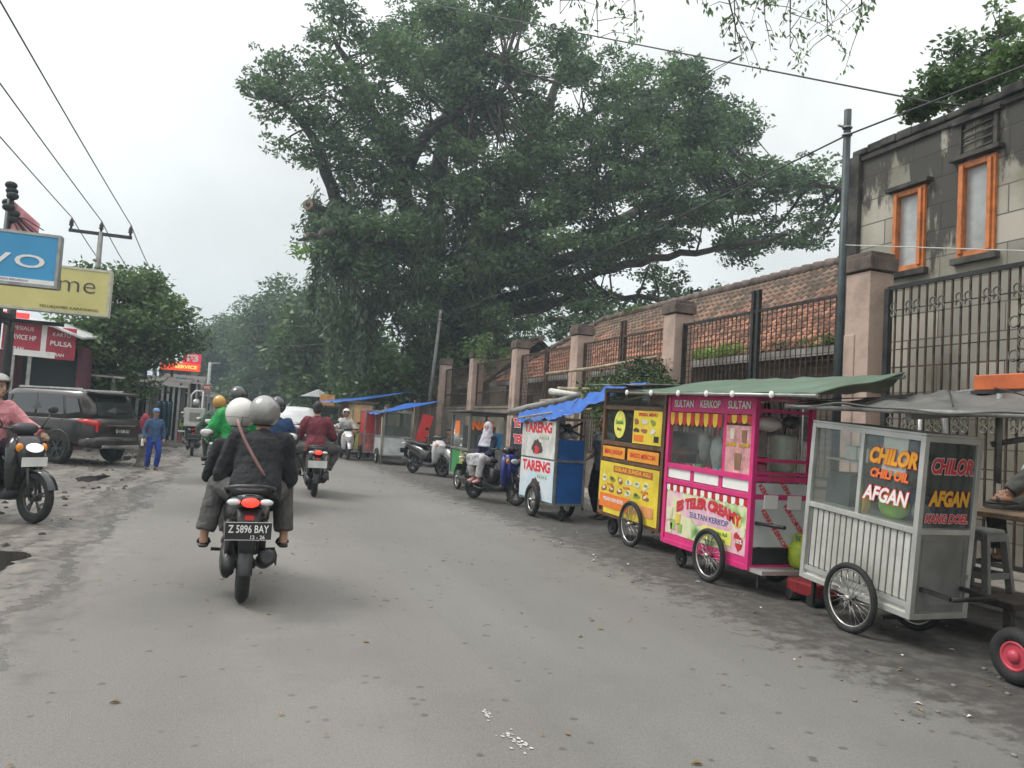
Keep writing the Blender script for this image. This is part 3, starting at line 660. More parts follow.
# outer sprays so the outline is feathery
sp=[]
for c,r3,n in cl:
    for k in range(3):
        a=rr.random()*6.28; e=rr.uniform(-.6,1); q=(c[0]+math.cos(a)*r3[0]*1.25,c[1]+math.sin(a)*r3[1]*1.25,c[2]+e*r3[2]*1.2); sp.append((q,(.3,.3,.18),30))
vs2=leaves(sp,.2,.42,.15)
leafobj('crown',np.concatenate([vs_,vs2]),leafD,t)
# lighter tufts of new growth
yt=[]
for x,y,Y in [(410,226,34),(412,222,34),(300,250,33),(627,136,33),(634,141,33),(548,193,35),(560,188,35),(700,150,33),(418,30,38),(510,58,34),(585,75,38),(372,258,34),(520,250,34),(650,235,31)]:
    c=A(x,y,Y)-base; yt.append((tuple(c),(.6,.6,.3),130 if y in(226,222,136,141) else 60))
leafobj('new_growth',leaves(yt,.26,.45),leafmat('fresh growth leaves',(.06,.13,.03),(.26,.42,.09),.4),t)
# hanging curtains of creeper round the trunk
hc=[]
for i in range(95):
    x=rr.uniform(312,500); y=rr.uniform(215,350); Y=rr.uniform(34,38.5)
    c=A(x,y,Y)-base; hc.append((tuple(c),(rr.uniform(.25,.6),rr.uniform(.25,.6),rr.uniform(.9,2.2)),190))
leafobj('hanging_creeper',leaves(hc,.34,.33,1.6),leafmat('creeper leaves',(.026,.055,.03),(.15,.22,.10),.35),t)
# cut off branch stub
p=A(309,205.5,35.6)-base
MB().tube([A(345,222,37)-base,A(330,216,36.4)-base,p],[.30,.29,.27],12).build('broken_limb',bark,t)
cm=MB().tube([p,p+(A(307.6,204.6,35.5)-A(309,205.5,35.6))],[.25,.25],14).build('cut_stub',mat('cut wood',(.33,.24,.16),.8,var=.3,scale=6),t)

def tree(name,label,cat,base,crown,nclump,lsize,lm_,trunk_r,limbs,group=None,dens=300,barkm=None,seed=1,flat=.8,cs=(.5,1.0)):
    """crown: list of (center, radii) lobes in world space"""
    rr=random.Random(seed); base=Vector(base); t=T(name,label,cat,base,0,group)
    bm_=barkm or bark; top=Vector(crown[0][0])-base
    m=MB(); mid=V(top.x*.35,top.y*.35,top.z*.5); tr=bez(V(0,0,0),mid,top,8); m.tube(tr,[trunk_r*(1-.75*i/8) for i in range(9)],10)
    pts=tr[3:]
    for c,r in crown:
        c=Vector(c)-base; q=closest(tr[3:],c); o=bez(q,q.lerp(c,.5)+V(0,0,-.1*(c-q).length),c,6); m.tube(o,[trunk_r*.5*(1-.75*i/6) for i in range(7)],7); pts+=o
    cl=[]
    tot=sum(r[0]*r[1] for _,r in crown)
    for c,r in crown:
        c=Vector(c)-base
        for k in range(max(3,int(nclump*r[0]*r[1]/tot))):
            u=V(rr.gauss(0,1),rr.gauss(0,1),rr.gauss(0,1)).normalized()*(rr.random()**.4)
            p=c+V(u.x*r[0],u.y*r[1],u.z*r[2]); s=rr.uniform(*cs)
            cl.append((tuple(p),(s,s,s*flat),dens*s*s)); q=closest(pts,p)
            m.tube(bez(q,q.lerp(p,.5)+V(0,0,-.08*(p-q).length),p,3),[trunk_r*.16,trunk_r*.12,trunk_r*.08,trunk_r*.04],5)
    m.build('trunk',bm_,t)
    leafobj('crown',leaves(cl,lsize,.5,.1),lm_,t); return t
# roadside tree on the left, over the stalls
tree('roadside_tree','round leafy roadside tree on the left behind the dark parked car','tree',(A(92,425,31).x,31,0),
 [(A(128,300,31),(1.8,1.9,1.3)),(A(120,370,30.5),(1.6,1.2,.7)),(A(150,300,31),(1.0,1.2,1.0)),(A(110,335,30),(1.9,1.8,1.3)),(A(150,335,31),(1.7,1.8,1.1)),(A(165,352,31),(.8,1.2,.7)),(A(95,365,30),(1.1,1.2,1.0)),(A(100,285,31),(.9,1.2,.6)),(A(88,335,30),(.9,1.2,.9))],150,.2,leafM,.24,0,dens=430,seed=4,cs=(.35,.75))
# rounder trees down the road, both sides
far=[('far tree with pale crown right of the road, beside the giant tree',8.6,58,[(A(345,365,52),(4.0,3,3.4)),(A(318,345,54),(3.4,3,3.0)),(A(370,375,50),(3,3,2.6))],leafM,40),
('tall hazy tree just left of the giant tree',9,82,[(A(300,315,76),(4.6,4,3.8)),(A(278,345,78),(4.6,4,4)),(A(325,330,74),(4.5,4,4))],leafF,50),
('hazy tree in the middle of the far row above the green jacketed rider',4,118,[(A(262,330,108),(5.5,5,4.5)),(A(240,352,110),(5.5,5,4.5)),(A(280,370,105),(5,5,4))],leafF,45),
('smallest farthest hazy tree at the end of the road',-1,104,[(A(224,340,96),(4,4,3)),(A(212,362,98),(3,4,3.2)),(A(236,375,96),(4.5,4,3))],leafF,40),
('dark low tree behind the maroon shirted rider',6,90,[(A(300,385,80),(4,4,3)),(A(262,388,84),(4,4,2.5)),(A(330,395,70),(3,3,2))],leafF,45)]
for i,(lb,x,y,cr_,lm_,n) in enumerate(far):
    tree('far_tree',lb,'tree',(x,y,0),cr_,n*3,.42,lm_,.4,0,'hazy trees down the road',dens=75,seed=30+i,cs=(.9,1.9))
S(MB().prism([(-60,0),(-60,2.2),(-30,3),(-12,2.6),(-3,3.2),(5,3),(20,4),(60,3),(60,0)],300,306,'y').build('hill',mat('distant green',(.05,.07,.045),.95,var=.3,scale=.2)))
# dark undergrowth behind the far wall
tree('shrub','dark shrub mass behind the far pillars, under the creepers','shrub',(11,36,0),[(A(410,375,36),(2.4,1.6,1.1)),(A(375,385,38),(2.4,1.6,1.2)),(A(440,360,37),(2.0,1.6,1.6))],60,.26,leafM,.12,0,dens=260,seed=51)
tree('small_tree','bright small tree seen between giant trunk and mossy roof','tree',(13,44,0),[(A(485,342,43),(1.5,1.5,1.3)),(A(500,350,43),(1.5,1.5,1.0)),(A(470,352,43),(1.4,1.4,1.0))],34,.26,leafM,.15,0,dens=260,seed=52)
tree('far_tree','dark tree mass low behind the mossy roof right of the giant trunk','tree',(21,48,0),[(A(560,318,46),(4,3,2.0)),(A(620,312,42),(4,3,1.7)),(A(525,325,47),(3.5,3,2.2)),(A(680,300,38),(3,3,1.2))],110,.32,leafD,.3,0,'trees behind the houses',dens=110,seed=53)
# pavement bush by the yellow cart
tree('leafy_bush','dense dark green bush on the pavement beside the yellow cart','bush',(7.75,14.6,.1),[((7.75,14.6,2.15),(.62,.75,.75)),((7.75,14.3,1.5),(.5,.6,.7)),((7.75,15.5,2.25),(.5,.7,.55)),((7.8,13.5,2.35),(.5,.7,.5)),((7.9,14.0,2.75),(.35,.5,.35))],150,.085,leafmat('bush leaves',(.022,.045,.015),(.13,.20,.05),.3),.06,0,dens=900,seed=61,cs=(.18,.36))
t=T('planter','rounded grey concrete planter beneath the leafy bush','planter',(7.7,14.5,.11))
MB().tube([(0,0,0),(0,0,.1),(0,0,.35),(0,0,.48),(0,0,.5)],[.24,.36,.4,.34,.3],18).build('bowl',conc,t)
MB().ell((0,0,.49),(.29,.29,.05),0,14,6).build('soil',earth,t)
# trees over the block building
def dome(lb,base,lobes,seed,n=90,cs=(.3,.6),lm_=leafM,dens=420,ls=.15): return tree('rooftop_tree',lb,'tree',base,lobes,n,ls,lm_,.14,0,'greenery over the block building',dens=dens,seed=seed,cs=cs)
dome('lush tree with yellow tips rising behind the block building',(13.2,12.6,0),[(A(985,75,12.6),(1.0,.9,.8)),(A(1000,30,12.6),(.55,.6,.55)),(A(955,62,12.6),(.5,.6,.5)),(A(1030,60,12.8),(.9,.9,.9)),(A(930,92,12.4),(.35,.5,.35)),(A(965,95,12.4),(.6,.6,.35))],71,150,(.14,.34))
tt=[]
t=T('creeper','bright green climbing creeper trailing along the top edge of the block building','creeper',(9.62,8.0,6.95))
cl=[]
rr=random.Random(5)
for k in range(120):
    y=rr.uniform(-3.2,1.4); c=(rr.uniform(-.05,.5),y,rr.uniform(-.05,.35)*(1-.3*(y>0.8))*(.5 if y>1 else 1)); cl.append((c,(.16,.22,.12),75))
leafobj('foliage',leaves(cl,.085,.6,.2),leafM,t)
m=MB()
for k in range(6): m.tube([(0.1,-3+k*.7,.02),(.12,-2.6+k*.7,.1),(.1,-2.2+k*.7,.03)],.015,5)
m.build('stem',bark,t)
t=T('yellow_plant','yellow green plants growing on the gutter of the red tiled roof','plant',(9.75,15.0,3.22))
cl=[((rr.uniform(-.1,.3),rr.uniform(-1.7,1.2),rr.uniform(.05,.25)),(.14,.2,.14),60) for k in range(40)]
leafobj('foliage',leaves(cl,.09,.4,-.6),leafY,t); MB().tube([(0,-1.7,0),(0,1.2,0)],.02,5).build('stem',bark,t)
for lb,y0,y1,x,z,s in [('tufts of weeds along the right half of the red roof gutter',10.6,12.6,9.8,3.25,2),('weeds growing on the ridge end of the red roof',23.5,25.8,13.0,5.85,3)]:
    t=T('roof_weeds',lb,'plant',(x,(y0+y1)/2,z)); h=(y1-y0)/2
    cl=[((rr.uniform(-.15,.25),rr.uniform(-h,h),rr.uniform(.02,.15)),(.1,.16,.1),30) for k in range(24)]
    leafobj('foliage',leaves(cl,.09,.3,-.6),leafM,t); MB().tube([(0,-h,0),(0,h,0)],.015,5).build('stem',bark,t)
# overhanging twigs at the top, from a tree whose trunk stands out of frame
t=T('overhanging_tree','thin drooping twigs with small dark leaves at the top edge of the picture','tree',(7.9,-2.0,.11))
b0=V(7.9,-2.0,.11); m=MB(); tw=MB()
root=V(7.9,-2,.11); hub=V(6.6,1.2,9.2)
m.tube(bez(root-b0,V(8.1,-1.6,5.5)-b0,hub-b0,8),[.26-.02*i for i in range(9)],10)
rr=random.Random(9); lc=[]
def twig(a,b_,sag,r,n,sub):
    pts=bez(a,a.lerp(b_,.55)+V(0,0,sag),b_,9); tw.tube(pts,[r*(1-.8*i/9) for i in range(10)],5)
    for q in pts[3:]:
        for k in range(sub):
            d=V(rr.gauss(0,.28),rr.gauss(0,.28),-abs(rr.gauss(0,.22))); e=q+d; tw.tube([q,q.lerp(e,.5)+V(0,0,.04),e],[r*.3,r*.22,r*.12],4)
            lc.append((tuple(e),(.09,.09,.1),n)); lc.append((tuple(q.lerp(e,.6)),(.07,.07,.08),n*.6))
for (x,y,Y,x2,y2,Y2) in [(730,-120,6.6,735,30,7.0),(790,-110,6.6,790,48,7.2),(860,-110,6.8,862,20,7.2),(700,-100,6.6,742,55,7.2),(820,-100,7,828,35,7.4),(760,-120,7,765,20,7.4),(850,-90,7,880,-6,7)]:
    a=A(x,y,Y); m.tube(bez(hub-b0,hub.lerp(a,.5)+V(0,0,.6)-b0,a-b0,6),[.09,.08,.07,.06,.05,.04,.03],7); twig(a-b0,A(x2,y2,Y2)-b0,.15,.02,6,2)
for (x,y,Y,x2,y2,Y2) in [(540,-120,7.5,520,4,7.8),(590,-110,7.5,598,38,7.8),(620,-100,7.5,636,12,7.9),(560,-100,7.5,560,14,7.9)]:
    a=A(x,y,Y); m.tube(bez(hub-b0,hub.lerp(a,.5)+V(0,0,.6)-b0,a-b0,6),[.09,.08,.07,.06,.05,.04,.03],7); twig(a-b0,A(x2,y2,Y2)-b0,.15,.018,6,1)
m.build('trunk',bark,t); tw.build('twig',bark,t)
leafobj('crown',leaves(lc,.075,.38,1.2),leafD,t)
# creeper on pillars
for lb,px,py,Y,n in [('creeper spilling over the far fence left of the thin pole',405,378,37,26),('green creeper wrapped on the slim salmon pillar top',482,350,28.2,12)]:
    c=A(px,py,Y); t=T('creeper',lb,'creeper',c); cl=[((rr.gauss(0,.35),rr.gauss(0,.6),rr.gauss(0,.3)),(.25,.3,.35),90) for k in range(n)]
    leafobj('foliage',leaves(cl,.16,.45,.6),leafM,t); MB().tube([(0,0,-.5),(.05,.1,.5)],.03,6).build('stem',bark,t)
# ---------------------------------------------------------------- haze
hz=bpy.data.materials.new('thin haze'); hz.use_nodes=True; nt=hz.node_tree; nt.nodes.remove(nt.nodes['Principled BSDF']); pv=nt.nodes.new('ShaderNodeVolumePrincipled')
pv.inputs['Color'].default_value=(.76,.90,1,1); pv.inputs['Density'].default_value=.0017; pv.inputs['Anisotropy'].default_value=.2
nt.links.new(pv.outputs[0],nt.nodes['Material Output'].inputs['Volume'])
o=MB().b2((-420,-80,-1.2),(420,950,34)).build('haze',hz); o['kind']='stuff'; o['label']='thin pale haze hanging over the whole street'; o['category']='haze'
# ================================================================ CARTS
alu=mat('aluminium sheet',(.60,.60,.57),.38,.55,var=.12,scale=3,bump=.05)
aluw=mat('pale ribbed panel',(.66,.66,.62),.45,.2,var=.14,scale=2.5,col2=(.42,.41,.37))
grime=mat('grey painted panel',(.30,.30,.29),.5,.3,var=.2,scale=2.2,col2=(.16,.155,.145))
chrome=mat('worn chrome',(.62,.61,.58),.25,.9,var=.15,scale=10)
G=glassmat('shop glass'); Gd=glassmat('dim glass',(.55,.6,.58),.2)
dark=mat('dark interior',(.03,.032,.035),.7,var=.3,scale=3)
redp=mat('red paint',(.55,.03,.03),.4,var=.1,scale=4); redt=mat('red lettering',(.68,.035,.05),.45,var=.05); whit=mat('white lettering',(.82,.81,.78),.5,var=.04)
yel=mat('yellow lettering',(.85,.50,.03),.45,var=.05); ora=mat('orange lettering',(.82,.20,.03),.45,var=.05); blk=mat('black lettering',(.02,.02,.02),.5)
navy=mat('navy lettering',(.05,.05,.28),.5); maroon=mat('maroon lettering',(.35,.02,.04),.45)
greenb=mat('lime plastic',(.30,.62,.04),.4,var=.1,scale=8); cloth_w=mat('white cloth',(.62,.61,.58),.85,var=.12,scale=6,bump=.3)
def tarpmat(name,c,c2,r=.5): return mat(name,c,r,var=.15,scale=1.6,bump=.5,bscale=5,col2=c2)
def cart_wheel(t,x,y,r,tw=.022,spokes=28,tread=.018,hubm=None,disc=None):
    w=MB().torus((x,y,r),r-tw,tw,'x',40,10).build('wheel',black,t)
    m=MB(); m.torus((x,y,r),r-tw*2.1,tread*.62,'x',40,6)
    if disc: m.tube([(x-.03,y,r),(x+.03,y,r)],r-tw*2.2,24,0)
    for k in range(spokes):
        if disc: break
        a=2*PI*k/spokes; sx=.025 if k%2 else -.025; a2=a+(.5 if (k//2)%2 else -.5); rh=.03
        m.tube([(x+sx,y+rh*math.cos(a2),r+rh*math.sin(a2)),(x,y+(r-tw*2.2)*math.cos(a),r+(r-tw*2.2)*math.sin(a))],.0022,4)
    m.tube([(x-.05,y,r),(x+.05,y,r)],.022,10); m.build('rim',disc or chrome,w); return w
def posts(t,x0,x1,y0,y1,z0,z1,w,m_,name='frame',rails=(),bev=.003):
    m=MB()
    for x in(x0,x1):
        for y in (y0,y1): m.b2((x-w/2,y-w/2,z0),(x+w/2,y+w/2,z1))
    for z in rails:
        for x in (x0,x1): m.b2((x-w*.45,y0+w/2,z-w/2),(x+w*.45,y1-w/2,z+w/2))
        for y in (y0,y1): m.b2((x0+w/2,y-w*.45,z-w/2),(x1-w/2,y+w*.45,z+w/2))
    return m.build(name,m_,t,bevel=bev)
def sheetgrid(name,m_,parent,P00,P10,P01,P11,nu=24,nv=12,sag=.05,rip=.02,seed=0,solid=.008,freq=5):
    """cloth between four corners, with sag and folds"""
    a,b,c,d=map(Vector,(P00,P10,P01,P11)); r=random.Random(seed); ph=[r.random()*6 for _ in range(4)]
    def fn(u,v):
        p=a.lerp(b,u).lerp(c.lerp(d,u),v)
        z=-sag*4*u*(1-u)*(.4+.6*math.sin(PI*v)) + rip*math.sin(freq*PI*u+ph[0]+2*v)*math.cos(2.2*PI*v+ph[1])+rip*.5*math.sin(freq*2.3*PI*u+ph[2]+5*v)+rip*.3*math.sin(freq*5*u+9*v+ph[3])
        return p+V(0,0,z)
    return MB().grid(fn,nu,nv).build(name,m_,parent,solid=solid)
def bag(c,r,m_,parent,name,wr=.02): return MB().ell(c,r,0,16,10).build(name,m_,parent,wrinkle=wr)
AX=(0,-1,0)   # reading direction on the road side (seen from -X): text runs towards -Y
UP=(0,0,1)
# ---- 1 silver cart
t=T('snack_cart','silver ribbed metal snack cart with spoked wheels and CHILOR and AFGAN painted on its glass','cart',(4.95,5.13,0),0,None,rx=R(4.3))
L=.585; D=.55
m=MB(); m.b2((0,-L,.30),(D,L,.33)); m.b2((.015,-L+.01,.33),(.03,L-.01,.93)); m.b2((D-.03,-L+.01,.33),(D-.015,L-.01,.93)); m.build('body',aluw,t)
m=MB(); nr=17
for k in range(nr): y=-L+.05+k*(2*L-.1)/(nr-1); m.b2((.0,y-.004,.40),(.0148,y+.004,.92),0)
m.build('rib',mat('dark groove',(.17,.165,.15),.7),t)
m=MB()
for k in range(nr-1): y=-L+.05+(k+.5)*(2*L-.1)/(nr-1); m.b2((.003,y-.026,.41),(.0145,y+.026,.92),0)
m.build('ribbed_panel',aluw,t,bevel=.003)
posts(t,0,D,-L,L,.28,1.68,.045,alu,'frame',(.30,.95,1.66))
m=MB(); m.b2((-.012,-.0,.97),(.02,.035,1.64)); m.b2((-.01,-L,.36),(.012,L,.40)); m.build('mullion',alu,t)
MB().b2((.02,-L-.012,.33),(D-.02,-L+.0,.93)).build('end_panel',grime,t)
m=MB(); m.b2((.05,-L-.02,.37),(.07,-L-.013,.9)); m.b2((D-.07,-L-.02,.37),(D-.05,-L-.013,.9)); m.b2((.07,-L-.02,.37),(D-.07,-L-.013,.39)); m.b2((.07,-L-.02,.88),(D-.07,-L-.013,.9)); m.b2((D-.05,-L-.03,.58),(D-.02,-L-.013,.62)); m.build('end_trim',grime,t)
g=MB().b2((.005,-L+.03,.98),(.008,L-.03,1.63)).build('side_glass',G,t)
g2=MB().b2((.03,-L-.004,.98),(D-.03,-L-.001,1.63)).build('end_glass',Gd,t)
MB().b2((D-.01,-L+.03,.98),(D-.005,L-.03,1.63)).build('back_glass',glassmat('dark glass',(.16,.19,.19),.15),t); MB().b2((.2,-L+.04,1.0),(.5,-.1,1.2)).build('blue_crate',mat('blue crate',(.03,.09,.25),.5),t)  # back glass tinted dark so the cart interior looks shaded
MB().b2((.03,-L+.02,.96),(D-.03,L-.02,.975)).build('counter',alu,t); MB().b2((-.02,-L-.02,1.684),(D+.02,L+.02,1.70)).build('added_shade_sheet',alu,t)  # sheet on top added to keep skylight out of the glass case
text('CHILOR',.165,mat('amber lettering',(.88,.42,.02),.45),g,(-.004,-.29,1.47),AX,UP,bold=.045,shear=.25,outline=redt,ob=.03,width=.47)
text('CHILI OIL',.095,ora,g,(-.004,-.27,1.33),AX,UP,bold=.04,shear=.2,outline=redt,ob=.03,width=.38)
text('AFGAN',.16,whit,g,(-.004,-.25,1.16),AX,UP,bold=.03,shear=.25,outline=redt,ob=.05,width=.46)
text('CHILOR',.155,redt,g2,(.28,-L-.012,1.45),(1,0,0),UP,bold=.05,shear=.2,outline=whit,ob=.035,width=.43)
text('AFGAN',.155,yel,g2,(.28,-L-.012,1.2),(1,0,0),UP,bold=.045,shear=.2,outline=redt,ob=.03,width=.42)
text('KANG DOEL',.09,redt,g2,(.27,-L-.012,1.05),(1,0,0),UP,bold=.05,shear=.2,outline=whit,ob=.035,width=.44)
# contents
m=MB(); m.b2((.15,.28,.976),(.55,.56,1.25)); m.build('shelf_box',mat('dark teal box',(.02,.05,.055),.6),t)
for k,(y,z) in enumerate([(.36,1.38),(.22,1.38)]): MB().b2((.2,y-.065,z),(.42,y+.065,z+.12)).build('foam_box',whit,t,bevel=.008)
MB().b2((.12,.12,1.365),(.5,.56,1.378)).build('shelf',alu,t)
MB().b2((.012,-.42,1.33),(.015,-.18,1.64)).build('paper_notice',whit,t)
bag((.16,-.2,1.08),(.09,.14,.11),greenb,t,'green_bag'); bag((.25,-.42,1.07),(.1,.11,.1),mat('clear plastic bag',(.5,.52,.5),.2),t,'plastic_bag',.03)
MB().tube([(.1,.03,.976),(.1,.03,1.1),(.1,.03,1.12),(.1,.03,1.16)],[.035,.035,.015,.012],12).build('sauce_bottle',mat('yellow bottle',(.75,.45,.03),.35),t)
for k,(x,y,c) in enumerate([(.45,-.1,(.04,.07,.2)),(.4,.05,(.12,.12,.11)),(.5,-.35,(.05,.1,.3)),(.4,-.5,(.03,.12,.3))]): bag((x,y,1.1),(.09,.09,.13),mat('stuff %d'%k,c,.4),t,'container',.01)
cart_wheel(t,-.075,-.06,.285,.026); cart_wheel(t,D+.075,-.06,.285,.026)
m=MB(); m.tube([(-.07,-.06,.285),(D+.07,-.06,.285)],.018,8); m.beam((.03,-.3,.2),(D-.03,-.3,.2),.03); m.beam((.06,.5,.3),(.06,.5,.03),.03); m.beam((D-.06,.5,.3),(D-.06,.5,.03),.03); m.split('underframe_bar',dmetal,t)
m=MB().b2((.05,-L-.3,.5),(.09,-L-.02,.53)).b2((D-.09,-L-.3,.5),(D-.05,-L-.02,.53)); m.tube([(.05,-L-.3,.515),(D-.05,-L-.3,.515)],.018,8); m.build('handle',dmetal,t)
greyt=tarpmat('grey tarpaulin',(.13,.13,.122),(.065,.065,.06))
t=T('canopy','dirty grey tarpaulin canopy on poles over the silver cart','canopy',(5.0,4.6,0))
Wd=lambda x,y,z:V(x-5.0,y-4.6,z)
K=lambda x,y,X:atX(x,y,X)-V(5.0,4.6,0)
sheetgrid('tarpaulin',greyt,t,Wd(4.72,5.75,1.875),Wd(4.72,1.6,1.74),K(868,401,6.1),K(1024,381,6.1),44,18,.03,.018,3,.012)
m=MB(); m.tube([Wd(4.74,5.75,1.85),Wd(4.74,1.6,1.715)],.02,8); m.tube([K(868,401,6.1)-V(0,0,.03),K(1024,381,6.1)-V(0,0,.03)],.02,8); m.tube([Wd(5.62,4.35,1.3),Wd(5.62,4.35,2.0)],.025,8); m.tube([Wd(5.6,4.4,1.6),Wd(6.9,2.6,2.15)],.022,8); m.tube([Wd(6.7,2.4,.11),Wd(6.7,2.4,2.3)],.03,8); m.tube([Wd(6.7,5.6,.11),Wd(6.48,5.6,2.0)],.03,8)
m.beam(Wd(4.8,4.45,1.78),Wd(6.5,4.45,1.95),.05,.07); m.build('pole',mat('grey pipe',(.26,.26,.25),.5,.4,var=.3,scale=4),t)
m=MB(); rr=random.Random(2)
for k in range(5): (lambda e0,e1:m.tube([e0+V(0,0,.02),e0.lerp(e1,.5)+V(0,0,.03),e1+V(0,0,.02)],.006,5))(Wd(4.72,5.6-k*.8,1.87-.026*k),K(880+k*34,399.6-k*4.2,6.1))
m.build('rope',dmetal,t)
t=T('sign_box','faded orange sign box lying on top of the grey canopy','sign',atX(1010,392,6.05))
MB().b2((-.22,-1.1,0),(-.12,.16,.13)).build('box',mat('faded orange plastic',(.62,.14,.04),.5,var=.2,scale=2),t,bevel=.01)
MB().b2((-.225,-1.1,-.03),(-.1,.18,-.002)).build('rim',dmetal,t)
# ---- 2 pink cart
pk=mat('magenta paint',(.68,.035,.20),.4,var=.1,scale=4); pkl=mat('pink plastic',(.75,.28,.38),.4,var=.1,scale=5)
dc=t=T('drinks_cart','bright pink drinks cart with ES TELER CREAMY banner and striped trim','cart',(4.94,7.27,0),0,None,rx=R(1.2))
L=.80; D=.70
posts(t,0,D,-L,L,.25,1.97,.055,pk,'frame',(.27,.98,1.16))
m=MB(); m.b2((-.012,-L,1.80),(.02,L,1.97)); m.b2((0,-L,.3),(.02,L,1.0)); m.b2((.0,-.32,1.16),(.03,-.27,1.8)); m.b2((-.01,-L,.25),(.02,L,.36))
for y in (-.27,.27): m.b2((-.006,y-.03,1.0),(.02,y+.03,1.15))
for z in (1.2,1.33,1.83): m.b2((.02,-L-.02,z),(D,-L+.01,z+.035))
m.b2((.0,L-.02,.3),(D,L,1.0)); m.build('side_panel',pk,t)
m=MB(); 
for y0,y1 in ((-.77,-.31),(-.23,.23),(.31,.77)): m.b2((-.004,y0,1.02),(.006,y1,1.13))
m.split('white_strip',whit,t)
sm_=bpy.data.materials.new('fruit drink banner'); sm_.use_nodes=True; nt=sm_.node_tree; b=nt.nodes['Principled BSDF']; b.inputs['Roughness'].default_value=.5
tc=nt.nodes.new('ShaderNodeTexCoord'); ns=nt.nodes.new('ShaderNodeTexNoise'); ns.inputs['Scale'].default_value=3.2; ns.inputs['Detail'].default_value=2; nt.links.new(tc.outputs['Object'],ns.inputs['Vector'])
cr=nt.nodes.new('ShaderNodeValToRGB'); e=cr.color_ramp.elements; e[0].position=.32; e[0].color=(.12,.25,.06,1); e[1].position=.62; e[1].color=(.72,.38,.48,1)
for p,c in ((.40,(.55,.68,.35,1)),(.47,(.72,.66,.45,1)),(.55,(.75,.52,.55,1))): k=e.new(p); k.color=c
nt.links.new(ns.outputs['Fac'],cr.inputs[0]); nt.links.new(cr.outputs[0],b.inputs['Base Color'])
bn=MB().b2((-.008,-.765,.37),(-.002,.765,.93)).build('banner',sm_,t)
m=MB(); p=blob(0,0,.42,.17,0,4,28); m.add([(-.0105,q[0]-.05,q[1]+.68) for q in p],[tuple(range(len(p)))]); m.build('pink_cloud',mat('pale pink print',(.78,.47,.55),.5,var=.1,scale=9),bn)
def scallops(parent,x,y0,y1,z,n,h,ms,name,down=True):
    m=MB(); w=(y1-y0)/n
    for k in range(n):
        c=y0+(k+.5)*w; P=[(c-w/2,z),(c+w/2,z)]+[(c+w/2*math.cos(a),z-h*.5-h*.5*math.sin(a)) for a in [i*PI/8 for i in range(9)]]
        m.prism(P,x,x+.004,'x',k%2)
    return m.build(name,ms,parent)
scallops(bn,-.014,-.765,.765,.94,22,.075,[redp,whit],'scallop_trim')
scallops(t,-.018,-.26,.77,1.79,12,.15,[redp,mat('yellow stripe',(.85,.55,.05),.5)],'awning_trim'); scallops(t,-.018,-.77,-.34,1.79,5,.09,[redp,mat('yellow stripe',(.85,.55,.05),.5)],'awning_trim')
text('ES TELER CREAMY',.15,redt,bn,(-.014,-.06,.79),AX,UP,bold=.035,outline=maroon,ob=.03,width=1.2,arc=.28)
text('SULTAN KERKOP',.085,navy,bn,(-.014,-.1,.645),AX,UP,bold=.02,outline=whit,ob=.03,width=.72)
m=MB().b2((-.0125,-.52,.43),(-.009,-.0,.57)).build('yellow_label',mat('pale yellow print',(.82,.80,.15),.5),bn)
text('Es Creamy Asli',.06,mat('green lettering',(.03,.25,.05),.5),m,(-.0135,-.27,.53),AX,UP,bold=.01); text('Segar & Manis',.055,mat('green lettering',(.03,.25,.05),.5),m,(-.0135,-.27,.465),AX,UP,bold=.01)
m=MB(); p=blob(0,0,.075,.075,0,2,20); m.add([(-.0125,q[0]-.64,q[1]+.5) for q in p],[tuple(range(len(p)))]); rl=m.build('round_label',redp,bn)
text('100%',.06,whit,rl,(-.0145,-.64,.5),AX,UP,bold=.02)
m=MB()
for k,(y,z,s) in enumerate([(.68,.6,.07),(.6,.48,.06),(.5,.56,.06),(.66,.44,.055),(.45,.46,.05),(-.62,.7,.06),(-.7,.6,.05)]):
    P=[(y-s*.7,z-s),(y+s*.7,z-s),(y+s,z+s),(y-s,z+s)]; m.prism(P,-.0135,-.009,'x',k%3)
m.split('printed_cup',[mat('print cream',(.75,.72,.5),.5),mat('print green',(.35,.55,.12),.5),mat('print yellow',(.8,.6,.12),.5)],bn)
text('SULTAN',.115,whit,t,(-.016,.5,1.89),AX,UP,bold=.02,outline=maroon,ob=.03,width=.4); text('KERKOP',.115,whit,t,(-.016,-.02,1.89),AX,UP,bold=.02,outline=maroon,ob=.03,width=.38); text('SULTAN',.115,whit,t,(-.016,-.54,1.89),AX,UP,bold=.02,outline=maroon,ob=.03,width=.38)
po=MB().b2((-.006,-.76,1.19),(.002,-.33,1.68)).build('drink_poster',mat('rose poster',(.72,.36,.36),.5,var=.25,scale=7),t)
m=MB()
for k,(y,z,s) in enumerate([(-.64,1.58,.055),(-.44,1.6,.05),(-.55,1.32,.075)]): m.prism([(y-s*.6,z-s*1.3),(y+s*.6,z-s*1.3),(y+s*.8,z+s),(y-s*.8,z+s)],-.0105,-.0065,'x',k%2)
m.split('printed_cup',[mat('print coffee',(.25,.14,.08),.5),mat('print milk',(.7,.62,.5),.5)],po)
text('Rp 5.000',.05,yel,po,(-.009,-.64,1.48),AX,UP,bold=.02,outline=blk,ob=.04); text('Rp 8.000',.05,yel,po,(-.009,-.42,1.48),AX,UP,bold=.02,outline=blk,ob=.04)
MB().b2((.005,-.25,1.19),(.008,.76,1.79)).build('side_glass',G,t)
